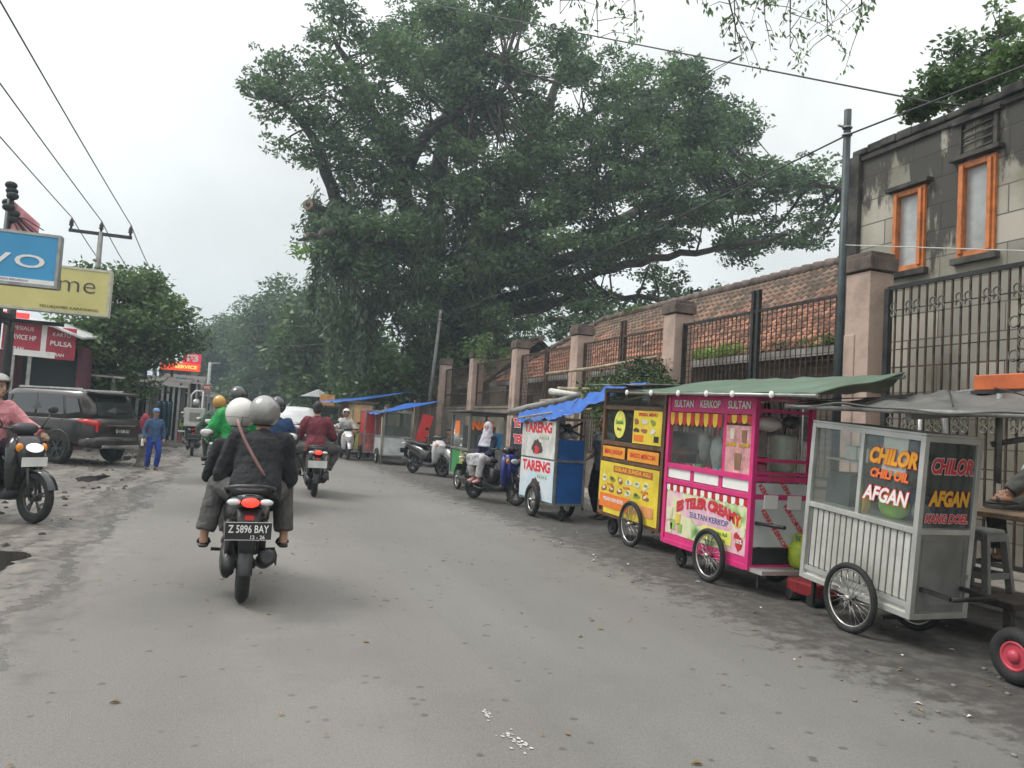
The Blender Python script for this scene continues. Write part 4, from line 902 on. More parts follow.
m=MB().b2((.02,-L+.02,1.0),(D-.02,L-.02,1.015)); m.b2((.02,-L+.02,.28),(D-.02,L-.02,.30)); m.split('shelf',alu,t); MB().b2((-.02,-L-.02,1.972),(D+.02,L+.02,1.985)).build('added_shade_sheet',pk,t)  # ceiling sheet added to darken the inside of the pink cart
MB().b2((D-.004,-.1,1.2),(D,L,1.95)).build('back_panel',mat('pale back sheet',(.45,.44,.42),.6,var=.2,scale=3),t)
for k,(y,c) in enumerate([(.55,(.5,.05,.08)),(.38,(.05,.25,.04)),(.2,(.6,.06,.1)),(.02,(.08,.3,.4)),(-.12,(.3,.15,.08))]):
    bag((.16,y,1.1+.02*(k%2)),(.07,.075,.1),mat('fruit %d'%k,c,.35),t,'fruit_jar',.015)
bag((.2,.1,1.36),(.06,.12,.2),mat('clear plastic bag',(.5,.52,.5),.2),t,'plastic_bag',.05); bag((.3,.5,1.42),(.06,.1,.17),mat('clear plastic bag',(.5,.52,.5),.2),t,'plastic_bag',.05)
m=MB().tube([(.5,-.62,1.03),(.5,-.62,1.22)],.14,16); m.build('green_jar',greenb,t)
MB().tube([(.5,-.62,1.22),(.5,-.62,1.26),(.5,-.62,1.56),(.5,-.62,1.6),(.5,-.62,1.62)],[.1,.13,.135,.135,.06],16).build('dispenser',mat('milky plastic',(.48,.55,.45),.25,var=.1),t)
MB().tube([(.18,-.6,1.02),(.18,-.6,1.3)],.11,14).build('canister',pkl,t); MB().tube([(.18,-.6,1.3),(.18,-.6,1.37)],.115,14).build('lid',redp,t)
bag((.25,-.62,1.72),(.2,.12,.08),whit,t,'hanging_bag',.04); bag((.52,-.7,1.75),(.1,.08,.07),mat('dark bag',(.05,.06,.05),.4),t,'hanging_bag',.03)
m=MB(); rr=random.Random(8)
for k in range(12): y=-.75+rr.random()*.7; x=.2+rr.random()*.4; m.tube([(x,y,1.95),(x+rr.uniform(-.05,.05),y+rr.uniform(-.05,.05),1.6+rr.random()*.2)],.01,5)
m.build('hanging_string',dmetal,t)
es=MB().b2((.03,-L-.022,.48),(D+.02,-L-.012,1.12)).build('end_sheet',mat('pale vinyl sheet',(.58,.60,.60),.35,var=.1,scale=3),t)
for x,z in ((.15,1.0),(.2,.75),(.42,1.03),(.47,.8),(.62,.62),(.35,.57)): text('KERKOP',.07,redt,es,(x,-L-.024,z),(.62,0,-.78),(.78,0,.62),bold=.03)
m=MB(); 
for x in (.13,.42): m.b2((x,-L-.034,.86),(x+.17,-L-.023,1.0))
m.split('sticker',whit,es,bevel=.004)
MB().b2((.0,-L-.22,.24),(D,-L-.02,.28)).build('tray',alu,t); MB().b2((.03,-L+.01,.3),(D-.03,-L+.03,.46)).build('dark_opening',dark,t)
cart_wheel(t,-.08,-.24,.285,.03,36); cart_wheel(t,D+.08,-.24,.285,.03,36)
m=MB(); m.tube([(-.07,-.24,.285),(D+.07,-.24,.285)],.018,8); m.beam((.06,-L-.1,.24),(.06,-L-.1,.1),.03); m.split('underframe_bar',dmetal,t); MB().tube([(.05,-L-.03,.72),(.05,-L-.45,.74)],.02,6).build('handle',dmetal,t)
m=MB().torus((.1,.55,.1),.07,.03,'x',16,8); m.beam((.1,.55,.1),(.1,.55,.28),.05); m.build('caster',black,t)
gt=tarpmat('green tarpaulin',(.095,.16,.10),(.055,.095,.06))
t=T('tarpaulin','dull green tarpaulin awning with white clips over the pink cart','tarpaulin',(4.8,7,0))
Wd=lambda x,y,z:V(x-4.8,y-7,z)
K=lambda x,y,X:atX(x,y,X)-V(4.8,7,0)
sheetgrid('sheet',gt,t,Wd(4.72,8.75,2.06),Wd(4.72,5.35,1.96),K(735,380,6.1),K(905,374,6.1),40,14,.02,.014,5,.01)
sheetgrid('sheet',gt,t,K(735,380,6.1),K(905,374,6.1),Wd(6.9,9.0,2.2),Wd(6.75,6.6,2.14),20,8,.02,.014,6,.01)
m=MB(); m.tube([Wd(4.73,8.75,2.04),Wd(4.73,5.35,1.94)],.018,8); m.tube([K(735,380,6.1)-V(0,0,.03),K(905,374,6.1)-V(0,0,.03)],.02,8); m.tube([Wd(6.85,6.2,.11),Wd(6.85,6.2,2.08)],.025,8); m.tube([Wd(6.85,8.0,.11),Wd(6.85,8.0,2.08)],.025,8); m.build('pole',steel,t)
m=MB()
for y in (8.7,8.1,7.5,6.95,6.5,5.9): m.ell(Wd(4.69,y,2.04-(8.75-y)*.029),(.02,.03,.035),0,8,6)
m.split('clip',whit,t)
for k in range(14):
    x=.14+.13*(k%2); y=.72-k*.065; MB().tube([(x,y+0,1.015),(x,y,1.13),(x,y,1.16),(x,y,1.2)],[.028,.028,.012,.012],10).build('bottle',mat('syrup %d'%(k%5),[(.5,.03,.03),(.1,.35,.05),(.6,.3,.02),(.25,.08,.03),(.6,.55,.5)][k%5],.25),dc)
# gas bottle on the tray and a red can below
t=T('gas_bottle','small yellow green gas bottle standing on the pink cart tray','gas bottle',(5.5,6.36,.27))
MB().tube([(0,0,0),(0,0,.03),(0,0,.08),(0,0,.2),(0,0,.25),(0,0,.27)],[.08,.11,.125,.125,.09,.03],18).build('tank',mat('lime paint',(.42,.55,.04),.4,var=.2,scale=8),t)
m=MB(); m.torus((0,0,.33),.06,.008,'z',16,6)
for a in (0,2.1,4.2): m.beam((.06*math.cos(a),.06*math.sin(a),.25),(.06*math.cos(a),.06*math.sin(a),.33),.02)
m.tube([(0,0,.26),(0,0,.31)],.018,8); m.build('collar',mat('lime paint',(.42,.55,.04),.4),t)
t=T('tool_box','small dark red box on castors under the silver cart','box',(5.35,6.02,.06))
MB().b2((-.14,-.2,.02),(.14,.2,.15)).build('case',mat('dull red plastic',(.28,.02,.025),.45,var=.2,scale=5),t,bevel=.02); MB().beam((0,-.08,.17),(0,.08,.17),.02,.02).beam((0,-.08,.14),(0,-.08,.17),.02).beam((0,.08,.14),(0,.08,.17),.02).build('handle',black,t)
m=MB(); 
for y in(-.15,.15): m.tube([(-.15,y,0),(.15,y,0)],.055,12)
m.split('castor',black,t)
# ---- 3 yellow cart
yb=mat('yellow banner',(.80,.62,.05),.5,var=.14,scale=2.5,bump=.25,bscale=9); brw=mat('brown varnished wood',(.16,.085,.045),.5,var=.3,scale=4)
t=T('food_cart','brown wooden food cart covered in yellow menu banners','cart',(5.28,9.6,0),0,None,rx=R(1.5))
L=.86; D=.78
posts(t,0,D,-L,L,.3,2.16,.06,brw,'frame',(.32,1.12,1.36,1.88,2.13))
MB().b2((.006,-L+.03,.3),(.02,L-.03,1.12)).b2((.0,-.05,1.36),(.03,.0,1.88)).b2((.008,-L,1.12),(.02,L,1.36)).b2((0.02,-L,.3),(D,-L+.02,1.12)).b2((0.02,L-.02,.3),(D,L,1.12)).b2((.02,-L,.3),(D,L,.33)).build('body',brw,t)
bn=MB().b2((-.038,-L+.02,.5),(-.032,L-.01,1.08)).b2((-.037,-L+.02,.34),(-.033,L-.18,.5)).build('menu_banner',yb,t)
MB().b2((-.043,-.1,.42),(-.0385,L-.05,.62)).build('orange_block',ora,bn); MB().b2((-.043,-.75,.44),(-.0385,-.2,.58)).build('orange_block',mat('peach print',(.8,.35,.12),.5),bn)
hd=MB().b2((-.043,-.68,.95),(-.0385,.42,1.04)).build('header_strip',mat('brown red print',(.45,.10,.05),.5),bn)
text('SEBLAK SUNDA ASLI',.075,yel,hd,(-.044,-.13,.995),AX,UP,bold=.02,width=1.0)
m=MB(); rr=random.Random(4)
cols=[mat('print meat',(.35,.12,.06),.5),mat('print bowl',(.75,.72,.62),.5),mat('print leaf',(.25,.35,.06),.5),mat('print dark',(.08,.05,.04),.5)]
for r_ in range(2):
    for k in range(6):
        y=.68-k*.24; z=.84-r_*.15; p=blob(y,z,.075,.045,0,k+9*r_,14); mi=rr.choice([0,1,2,1]); m.prism([(q[0],q[1]) for q in p],-.043,-.0385,'x',mi); p=blob(y,z+.01,.04,.022,0,k+3+9*r_,10); m.prism([(q[0],q[1]) for q in p],-.0455,-.0432,'x',(mi+1)%4)
m.split('dish_picture',cols,bn)
for y in (.5,.0,-.5): text('Rp 10.000',.045,redt,bn,(-.044,y,.76),AX,UP,bold=.02)
text('PESAN SINI BOSS',.075,whit,bn,(-.0445,.38,.54),AX,UP,bold=.02,width=.6)
for y0,y1,s in ((.12,.8,'MENU LENGKAP'),(-.8,.04,'BAKSO MERCON')):
    o=MB().b2((-.04,y0,1.15),(-.034,y1,1.31)).build('orange_strip',mat('amber print',(.85,.36,.03),.5),t); text(s,.09,redt,o,(-.042,(y0+y1)/2,1.23),AX,UP,bold=.02,width=(y1-y0)*.8)
po=MB().b2((-.034,-.82,1.40),(-.028,-.06,1.85)).build('menu_poster',yb,t)
m=MB()
for k in range(6): y=-.16-(k%3)*.22; z=1.7-(k//3)*.12; p=blob(y,z,.07,.035,0,k,12); m.prism([(q[0],q[1]) for q in p],-.039,-.0345,'x',k%4)
m.split('dish_picture',cols,po); text('SPESIAL MENU',.06,redt,po,(-.038,-.45,1.8),AX,UP,bold=.02,width=.5)
MB().b2((-.038,-.36,1.43),(-.0345,-.1,1.52)).build('orange_block',ora,po); MB().b2((-.038,-.76,1.44),(-.0345,-.64,1.52)).build('black_block',blk,po)
MB().b2((.01,.03,1.40),(.013,.8,1.85)).b2((.01,-.8,1.91),(.013,.8,2.1)).build('side_glass',Gd,t)
m=MB(); m.prism([(.4+.17*math.cos(a*PI/12),1.64+.2*math.sin(a*PI/12)) for a in range(24)],-.001,.004,'x'); rl=m.build('round_sticker',mat('pale yellow print',(.82,.76,.35),.5),t)
text('Seblak',.09,mat('green lettering',(.03,.25,.05),.5),rl,(-.004,.4,1.67),AX,UP,bold=.01); text('Mang',.06,brw,rl,(-.004,.4,1.57),AX,UP,bold=.02)
sheetgrid('roof',mat('grey roof sheet',(.20,.21,.21),.5,.2,var=.3,scale=2),t,V(-.25,1.0,2.20),V(-.25,-1.02,2.19),V(1.0,1.0,2.26),V(1.0,-1.0,2.24),20,8,.01,.006,2,.014)
MB().b2((.1,-.7,1.13),(.6,.7,1.6)).build('contents',dark,t)
cart_wheel(t,-.1,-.28,.31,.03,20); cart_wheel(t,D+.08,-.28,.31,.03,20); MB().tube([(-.09,-.28,.31),(D+.07,-.28,.31)],.02,8).build('axle',dmetal,t)
w=MB().torus((.1,.6,.14),.1,.035,'x',20,8).build('wheel',black,t); MB().tube([(.07,.6,.14),(.13,.6,.14)],.05,12).build('rim',dmetal,w); MB().beam((.1,.6,.14),(.1,.6,.32),.05).build('fork',dmetal,t)
# ---- 4 blue cart
bp=mat('royal blue paint',(.01,.10,.34),.45,var=.15,scale=3); wb=mat('white banner',(.66,.66,.62),.5,var=.16,scale=4,bump=.25,bscale=9)
t=T('snack_cart','blue end panelled cart with white TARENG banners on its road side','cart',(5.08,12.52,0))
L=.78; D=.52
posts(t,0,D,-L,L,.26,1.72,.04,steel,'frame',(.28,1.0,1.7))
MB().b2((.0,-L-.005,.26),(D,-L+.02,1.02)).b2((.03,-L-.012,1.02),(D,-L+.008,1.36)).b2((D-.01,-L,.26),(D,L,1.2)).b2((.0,-L,.26),(D,L,.29)).b2((.01,-L+.02,.28),(.02,L-.02,1.7)).build('body',bp,t)
for z0,z1,zt,nm in ((1.02,1.66,1.53,'upper'),(.3,.99,.86,'lower')):
    o=MB().b2((-.034,-L+.0,z0),(-.028,L-.02,z1)).build('banner',wb if nm=='upper' else mat('sky blue banner',(.42,.62,.75),.5,var=.25,scale=5,col2=(.7,.7,.68)),t)
    text('TARENG',.24,redt,o,(-.036,0,zt),AX,UP,bold=.05,outline=whit,ob=.04,width=1.3)
    m=MB(); p=blob(0,zt-.33,.2,.14,0,3,24); m.prism([(q[0],q[1]) for q in p],-.039,-.035,'x',0); fb=m.build('round_picture',mat('print dark',(.08,.05,.04),.5),o)
    m=MB(); p=blob(0,zt-.38,.12,.06,0,6,20); m.prism([(q[0],q[1]) for q in p],-.042,-.0395,'x',0); m.build('ribbon',redt,fb)
    m=MB(); 
    for k in range(5): y=-.5+k*.09; m.prism([(y,zt-.2),(y+.05,zt-.18),(y+.02,zt-.12)],-.039,-.035,'x')
    m.build('leaf_print',mat('print leaf',(.25,.35,.06),.5),o)
m=MB(); m.beam((.05,-L,1.45),(D-.03,-L+.1,1.66),.03); m.beam((.05,-L+.05,1.6),(D-.03,-L,1.42),.03); m.build('brace',dmetal,t)
for k,(x,z) in enumerate([(.15,1.48),(.3,1.55),(.42,1.45),(.25,1.42)]): bag((x,-L+.25,z),(.09,.1,.08),cloth_w if k!=1 else mat('dark bag',(.05,.06,.05),.4),t,'bundle',.03)
cart_wheel(t,-.09,-.05,.29,.045,14); cart_wheel(t,D+.06,-.05,.29,.045,14); MB().tube([(-.08,-.05,.29),(D+.05,-.05,.29)],.02,8).build('axle',dmetal,t)
w=MB().torus((.2,-L+.1,.1),.07,.03,'x',16,8).build('wheel',black,t); MB().beam((.2,-L+.1,.1),(.2,-L+.1,.27),.05).build('fork',dmetal,t)
blu=tarpmat('blue tarpaulin',(.035,.15,.52),(.02,.09,.36),.45)
t=T('tarpaulin','crumpled blue tarpaulin slung over the cart with TARENG banners','tarpaulin',(5.5,12.3,0))
Wd=lambda v:Vector(v)-V(5.5,12.3,0)
K=lambda x,y,X:atX(x,y,X)-V(5.5,12.3,0)
sheetgrid('sheet',blu,t,K(516,421,4.95),K(561,418,5.0),K(520,412,5.6),K(578,399,5.9),24,12,.03,.03,7,.008,6)
sheetgrid('sheet',blu,t,K(561,418,5.0),K(606,399,5.35),K(578,399,5.9),K(606,387,5.9),18,12,.03,.03,8,.008,3)
sheetgrid('sheet',blu,t,K(606,399,5.35),K(640,391,5.3),K(606,387,5.9),K(648,382,5.7),14,8,.01,.012,9,.008,3)
m=MB(); m.tube([Wd((5.0,13.4,1.70)),Wd((5.9,11.3,2.02)),Wd((6.2,9.3,2.26))],.018,7); m.tube([Wd((6.5,13.6,.0)),Wd((6.0,13.6,2.0))],.025,7); m.tube([Wd((6.3,10.6,.0)),Wd((6.15,10.6,2.2))],.025,7); m.build('pole',bamboo,t)
# dark glass banner with words
t=T('hanging_banner','dark hanging banner with red and white letters TE and TEK left of the blue cart','banner',(5.15,14.0,0))
MB().b2((.25,-.35,.75),(.27,.85,1.70)).build('cloth',mat('dark sheer cloth',(.03,.035,.045),.5),t)
text('TE',.22,redt,t,(.23,.5,1.6),AX,UP,bold=.06,outline=whit,ob=.04,width=.42); text('TEK',.22,redt,t,(.23,.38,1.28),AX,(0,.12,1),bold=.06,outline=whit,ob=.04,width=.6)
m=MB(); m.tube([(.26,.87,0),(.26,.87,1.7)],.02,6); m.tube([(.26,-.36,0),(.26,-.36,1.7)],.02,6); m.build('post',dmetal,t)
# ---- 5 green and grey cart behind the girl
t=T('food_cart','grey framed glass cart with green and yellow lower panels behind the school girl','cart',(5.12,17.6,0))
L=.72; D=.85
posts(t,0,D,-L,L,.3,1.78,.05,grime,'frame',(.32,.95,1.76))
MB().b2((.01,-.0,.3),(.02,L,.95)).build('green_panel',mat('green paint',(.05,.32,.10),.5,var=.2,scale=3),t); MB().b2((.01,-L,.3),(.02,-.0,.95)).build('yellow_panel',mat('yellow green panel',(.48,.48,.14),.5,var=.35,scale=5),t)
MB().b2((.02,-L,.3),(D-.02,-L+.02,.95)).b2((0.02,-L,.3),(D,L,.34)).build('end_panel',grime,t)
MB().b2((.005,-L,.98),(.01,L,1.72)).b2((.03,-L,.98),(D-.03,-L+.005,1.72)).build('glass',G,t)
MB().b2((-.004,.1,1.28),(.003,.48,1.6)).build('orange_notice',ora,t)
text('NASI',.26,ora,t,(.3,-L-.012,1.5),(1,0,0),UP,bold=.05,outline=redt,ob=.03,width=.5); MB().b2((.5,-L-.01,1.02),(.8,-L-.005,1.35)).build('blue_notice',mat('blue notice',(.03,.2,.4),.5),t)
MB().b2((.2,-.5,.96),(.7,.5,1.5)).build('contents',dark,t); MB().b2((-.15,-L-.2,1.80),(D+.35,L+.1,1.84)).build('roof',conc_dark,t,bevel=.01)
cart_wheel(t,-.06,-.2,.29,.035,16); cart_wheel(t,D+.06,-.2,.29,.035,16); MB().tube([(-.05,-.2,.29),(D+.05,-.2,.29)],.02,8).build('axle',dmetal,t)
# rolled cover
t=T('rolled_cover','long rolled grey cloth lying on a slanting pole above the school girl','cloth roll',(6.0,15.8,0))
m=MB().tube([(-.1,.7,1.86),(.2,.2,1.98),(.6,-.5,2.14),(.9,-1.0,2.3)],[.06,.075,.07,.05],9).build('roll',mat('grey cloth',(.30,.29,.27),.9,var=.3,scale=5,bump=.5),t,wrinkle=.03)
MB().tube([(-.1,.7,1.79),(.9,-1.0,2.2)],.02,6).tube([(.9,-1.0,0.1),(.9,-1.0,2.3)],.02,6).build('pole',bamboo,t)
t=T('folded_parasol','dirty white folded awning leaning high on the salmon pillar','awning',(7.9,17.9,2.4))
MB().tube([(-.1,.7,.12),(.1,-.8,-.0)],[.09,.05],9).build('roll',cloth_w,t,wrinkle=.03); MB().beam((0,.7,-2.3),(0,.7,.1),.04).build('pole',bamboo,t)
# bamboo rails
for k,(y0,z0,y1,z1,x,lb) in enumerate([(19.6,3.05,13.7,3.12,8.05,'uppermost horizontal bamboo pole across the salmon pillars'),(19.8,2.3,14.2,2.45,8.0,'middle horizontal bamboo pole beside the bush'),(20.6,1.95,15.0,2.1,7.9,'lowest horizontal bamboo pole beside the bush'),(18.6,2.62,15.4,2.55,8.0,'short bamboo pole just under the uppermost one')]):
    o=MB().tube([(x,y0,z0),(x-.05,(y0+y1)/2,(z0+z1)/2-.04),(x,y1,z1)],.04,8).build('bamboo_pole',bamboo); tag(o,lb,'bamboo pole','bamboo poles on the pillars')
# ---- far carts and stalls
def stall(lb,x,y,L,D,body,top,z1=1.75,kind='glass',loc_rz=0,roof=None,txt=None):
    t=T('market_cart',lb,'cart',(x,y,0),loc_rz,'carts farther down the road'); posts(t,0,D,-L,L,.3,z1,.05,grime,'frame',(.32,.95,z1-.03))
    MB().b2((.0,-L,.32),(.02,L,.93)).b2((.0,-L-.01,.32),(D,-L+.01,.93)).b2((0,-L,.3),(D,L,.33)).build('body',body,t)
    MB().b2((.005,-L+.03,.98),(.012,L-.03,z1-.06)).b2((.03,-L-.004,.98),(D-.03,-L,z1-.06)).build('upper_panel',top,t)
    if roof: MB().b2((-.15,-L-.15,z1+.01),(D+.2,L+.15,z1+.05)).build('roof',roof,t)
    cart_wheel(t,-.05,0,.27,.035,12); cart_wheel(t,D+.05,0,.27,.035,12); MB().b2((.15,-L+.1,.95),(D-.1,L-.1,1.3)).build('contents',cloth_w,t)
    if txt: 
        for s,sz,z,mm in txt: text(s,sz,mm,t,(D/2,-L-.02,z),(1,0,0),UP,bold=.04,width=D*.8)
    return t
stall('pale grey and white cart beneath the short blue tarp far down the row',4.85,26.8,.8,.95,mat('pale grey panel',(.52,.54,.54),.5,var=.2,scale=3),Gd,1.82,roof=None)
t=T('tarpaulin','short bright blue tarp over the pale grey cart','tarpaulin',(5,27,0)); sheetgrid('sheet',blu,t,V(-.4,1.3,1.74),V(-.35,-1.2,1.70),V(1.5,1.6,2.22),V(1.9,-.7,2.32),16,8,.06,.03,12); m=MB(); m.tube([(1.7,.2,0.0),(1.7,.2,2.05)],.03,6); m.tube([(-.2,-1.1,.0),(-.25,-1.1,1.6)],.02,6); m.build('pole',bamboo,t)
t=T('signboard','tall red board leaning right of the pale grey cart','signboard',(6.05,26.0,0),0); MB().prism([(-.1,.85),(.28,.85),(.5,1.75),(.12,1.8)],-.02,.02,'y').build('board',redp,t); MB().beam((.1,.03,0),(.2,.03,.9),.04).beam((.2,.02,0),(.25,.02,.9),.04).build('leg',wood,t)
stall('pink and red paneled cart left of the pale grey one',4.55,28.6,.6,.5,mat('salmon red panel',(.55,.16,.14),.5,var=.3,scale=3),redp,1.85)
stall('cart with framed menu board and yellow skirt',4.35,30.6,.7,.75,mat('yellow skirt',(.6,.62,.18),.5,var=.2),mat('pink menu picture',(.6,.25,.22),.5,var=.4,scale=5,col2=(.6,.5,.1)),2.1,roof=wood)
stall('big red stall covered in pale writing under the long blue tarp',4.5,33.5,1.0,1.1,mat('red stall cloth',(.45,.05,.06),.6,var=.3,scale=4),mat('red stall cloth',(.45,.05,.06),.6,var=.3,scale=4),2.25,txt=[('BAKSO',.3,1.65,whit),('MIE AYAM',.25,1.3,whit),('URAT',.25,.7,whit)])
t=T('tarpaulin','long bright blue tarp over the red stall','tarpaulin',(4.5,33,0)); sheetgrid('sheet',blu,t,V(-1.1,1.8,2.12),V(-.5,-2.8,2.12),V(1.9,2.0,2.65),V(2.3,-2.4,2.72),16,8,.05,.03,13); m=MB(); m.tube([(-1,1.5,0.0),(-1,1.5,2.1)],.03,6); m.tube([(2.5,-1.9,.0),(2.5,-1.9,2.4)],.03,6); m.build('pole',bamboo,t)
stall('teal far stall left of the red stall',3.9,38.5,.9,.9,mat('teal panel',(.05,.25,.25),.5,var=.3),Gd,2.0,roof=wood)
stall('grey far cart at the end of the row',3.6,43.5,.9,.9,grime,Gd,1.9,roof=conc_dark)
t=T('sign_box','small orange and cream sign above the oncoming rider','sign',(3.95,35.5,0)); MB().b2((-.3,-.03,2.0),(.35,.03,2.5)).build('board',mat('cream sign',(.72,.50,.22),.5,var=.3,scale=6,col2=(.7,.25,.05)),t); MB().beam((0,.02,0),(0,.02,2.0),.06).build('post',dmetal,t)
t=T('parasol','grey parasol standing far behind the oncoming rider','parasol',(4.4,44,0)); 
m=MB(); ring=[(.95*math.cos(k*PI/4),.95*math.sin(k*PI/4),2.55) for k in range(8)]; m.add([(0,0,3.0)]+ring,[(0,k+1,(k+1)%8+1) for k in range(8)]); m.build('canopy',mat('grey canopy',(.32,.34,.34),.7),t,solid=.01); MB().tube([(0,0,0),(0,0,2.95)],.025,6).build('pole',steel,t)
# ---- vehicle corner at the right edge
t=T('cargo_trike','grey cargo trike with orange post and small red rimmed wheel at the right edge','cargo trike',(5.03,3.55,0))
w=MB().torus((0,.17,.19),.135,.055,'x',32,10).build('wheel',black,t); m=MB(); m.tube([(-.035,.17,.19),(.035,.17,.19)],.10,24); m.torus((-.03,.17,.19),.09,.014,'x',24,6); m.ell((-.04,.17,.19),(.03,.045,.045),0,12,8); m.build('rim',mat('pink red rim',(.52,.06,.09),.4,var=.15,scale=8),w)
bd=MB().loft([((.26,.20,.58),.10,.14),((.26,.12,.60),.17,.25),((.26,-.1,.62),.24,.32),((.26,-.6,.66),.28,.36),((.26,-1.4,.66),.28,.36)],20,e=3.6,axis='y').build('body',mat('grey vehicle paint',(.33,.34,.34),.3,.3,var=.1,scale=3,coat=.3),t)
m=MB().tube([(.26,.2,.62),(.26,.225,.62)],.05,16).build('lamp',lens if 'lens' in globals() else whit,t)
MB().b2((-.06,-.06,.95),(.0,.02,1.55)).build('post',mat('orange paint',(.75,.16,.03),.45),t,bevel=.008)
m=MB(); m.tube([(.0,.17,.19),(.12,.05,.32)],.03,8); m.beam((.05,-.9,.25),(.05,.1,.25),.06); m.build('fork',dmetal,t)
MB().b2((0.02,-1.3,1.55),(.6,.1,1.6)).b2((.5,-1.3,.9),(.55,-1.25,1.55)).b2((.5,.0,.9),(.55,.05,1.55)).build('roof',mat('orange paint',(.75,.16,.03),.45),t)
m=MB(); m.torus((.5,.17,.19),.135,.055,'x',24,8); w2=m.build('wheel',black,t)
# stool and bench
t=T('plastic_stool','stack of grey plastic stools beside the end of the silver cart','stool',(6.15,4.92,.0),R(8))
gs=mat('grey plastic',(.20,.20,.19),.5,var=.15,scale=4)
m=MB(); m.loft([((0,0,.84),.15,.15,(0,0,1)),((0,0,.86),.16,.16,(0,0,1)),((0,0,.885),.15,.15,(0,0,1))],20,e=5); m.build('seat',gs,t)
for sx in(-1,1):
    for sy in (-1,1): MB().beam((sx*.13,sy*.13,.85),(sx*.175,sy*.175,.36),.06,.045).build('leg',gs,t,bevel=.006)
m=MB()
for s in(-1,1): m.beam((s*.165,-.15,.5),(s*.165,.15,.5),.03,.05); m.beam((-.15,s*.165,.5),(.15,s*.165,.5),.03,.05); m.beam((s*.145,-.13,.82),(s*.145,.13,.82),.03,.06); m.beam((-.13,s*.145,.82),(.13,s*.145,.82),.03,.06)
m.split('apron',gs,t)
t=T('bench','low dark wooden bench carrying the stacked grey stools','bench',(6.2,4.9,0))
MB().b2((-.3,-.5,.30),(.3,.6,.355)).build('top',mat('dark stained wood',(.06,.045,.035),.6,var=.3,scale=6),t,bevel=.008)
for x in(-.25,.25):
    for y in(-.42,.52): MB().b2((x-.03,y-.03,0),(x+.03,y+.03,.298)).build('leg',mat('dark stained wood',(.06,.045,.035),.6),t)
t=T('counter_table','long wooden trestle table where the customer in grey trousers sits','table',(7.15,5.6,.11))
MB().b2((-.35,-1.0,.82),(.35,.9,.87)).build('top',wood,t,bevel=.006)
for x in(-.28,.28):
    for y in(-.9,.8): MB().b2((x-.03,y-.03,0),(x+.03,y+.03,.818)).build('leg',wood,t)
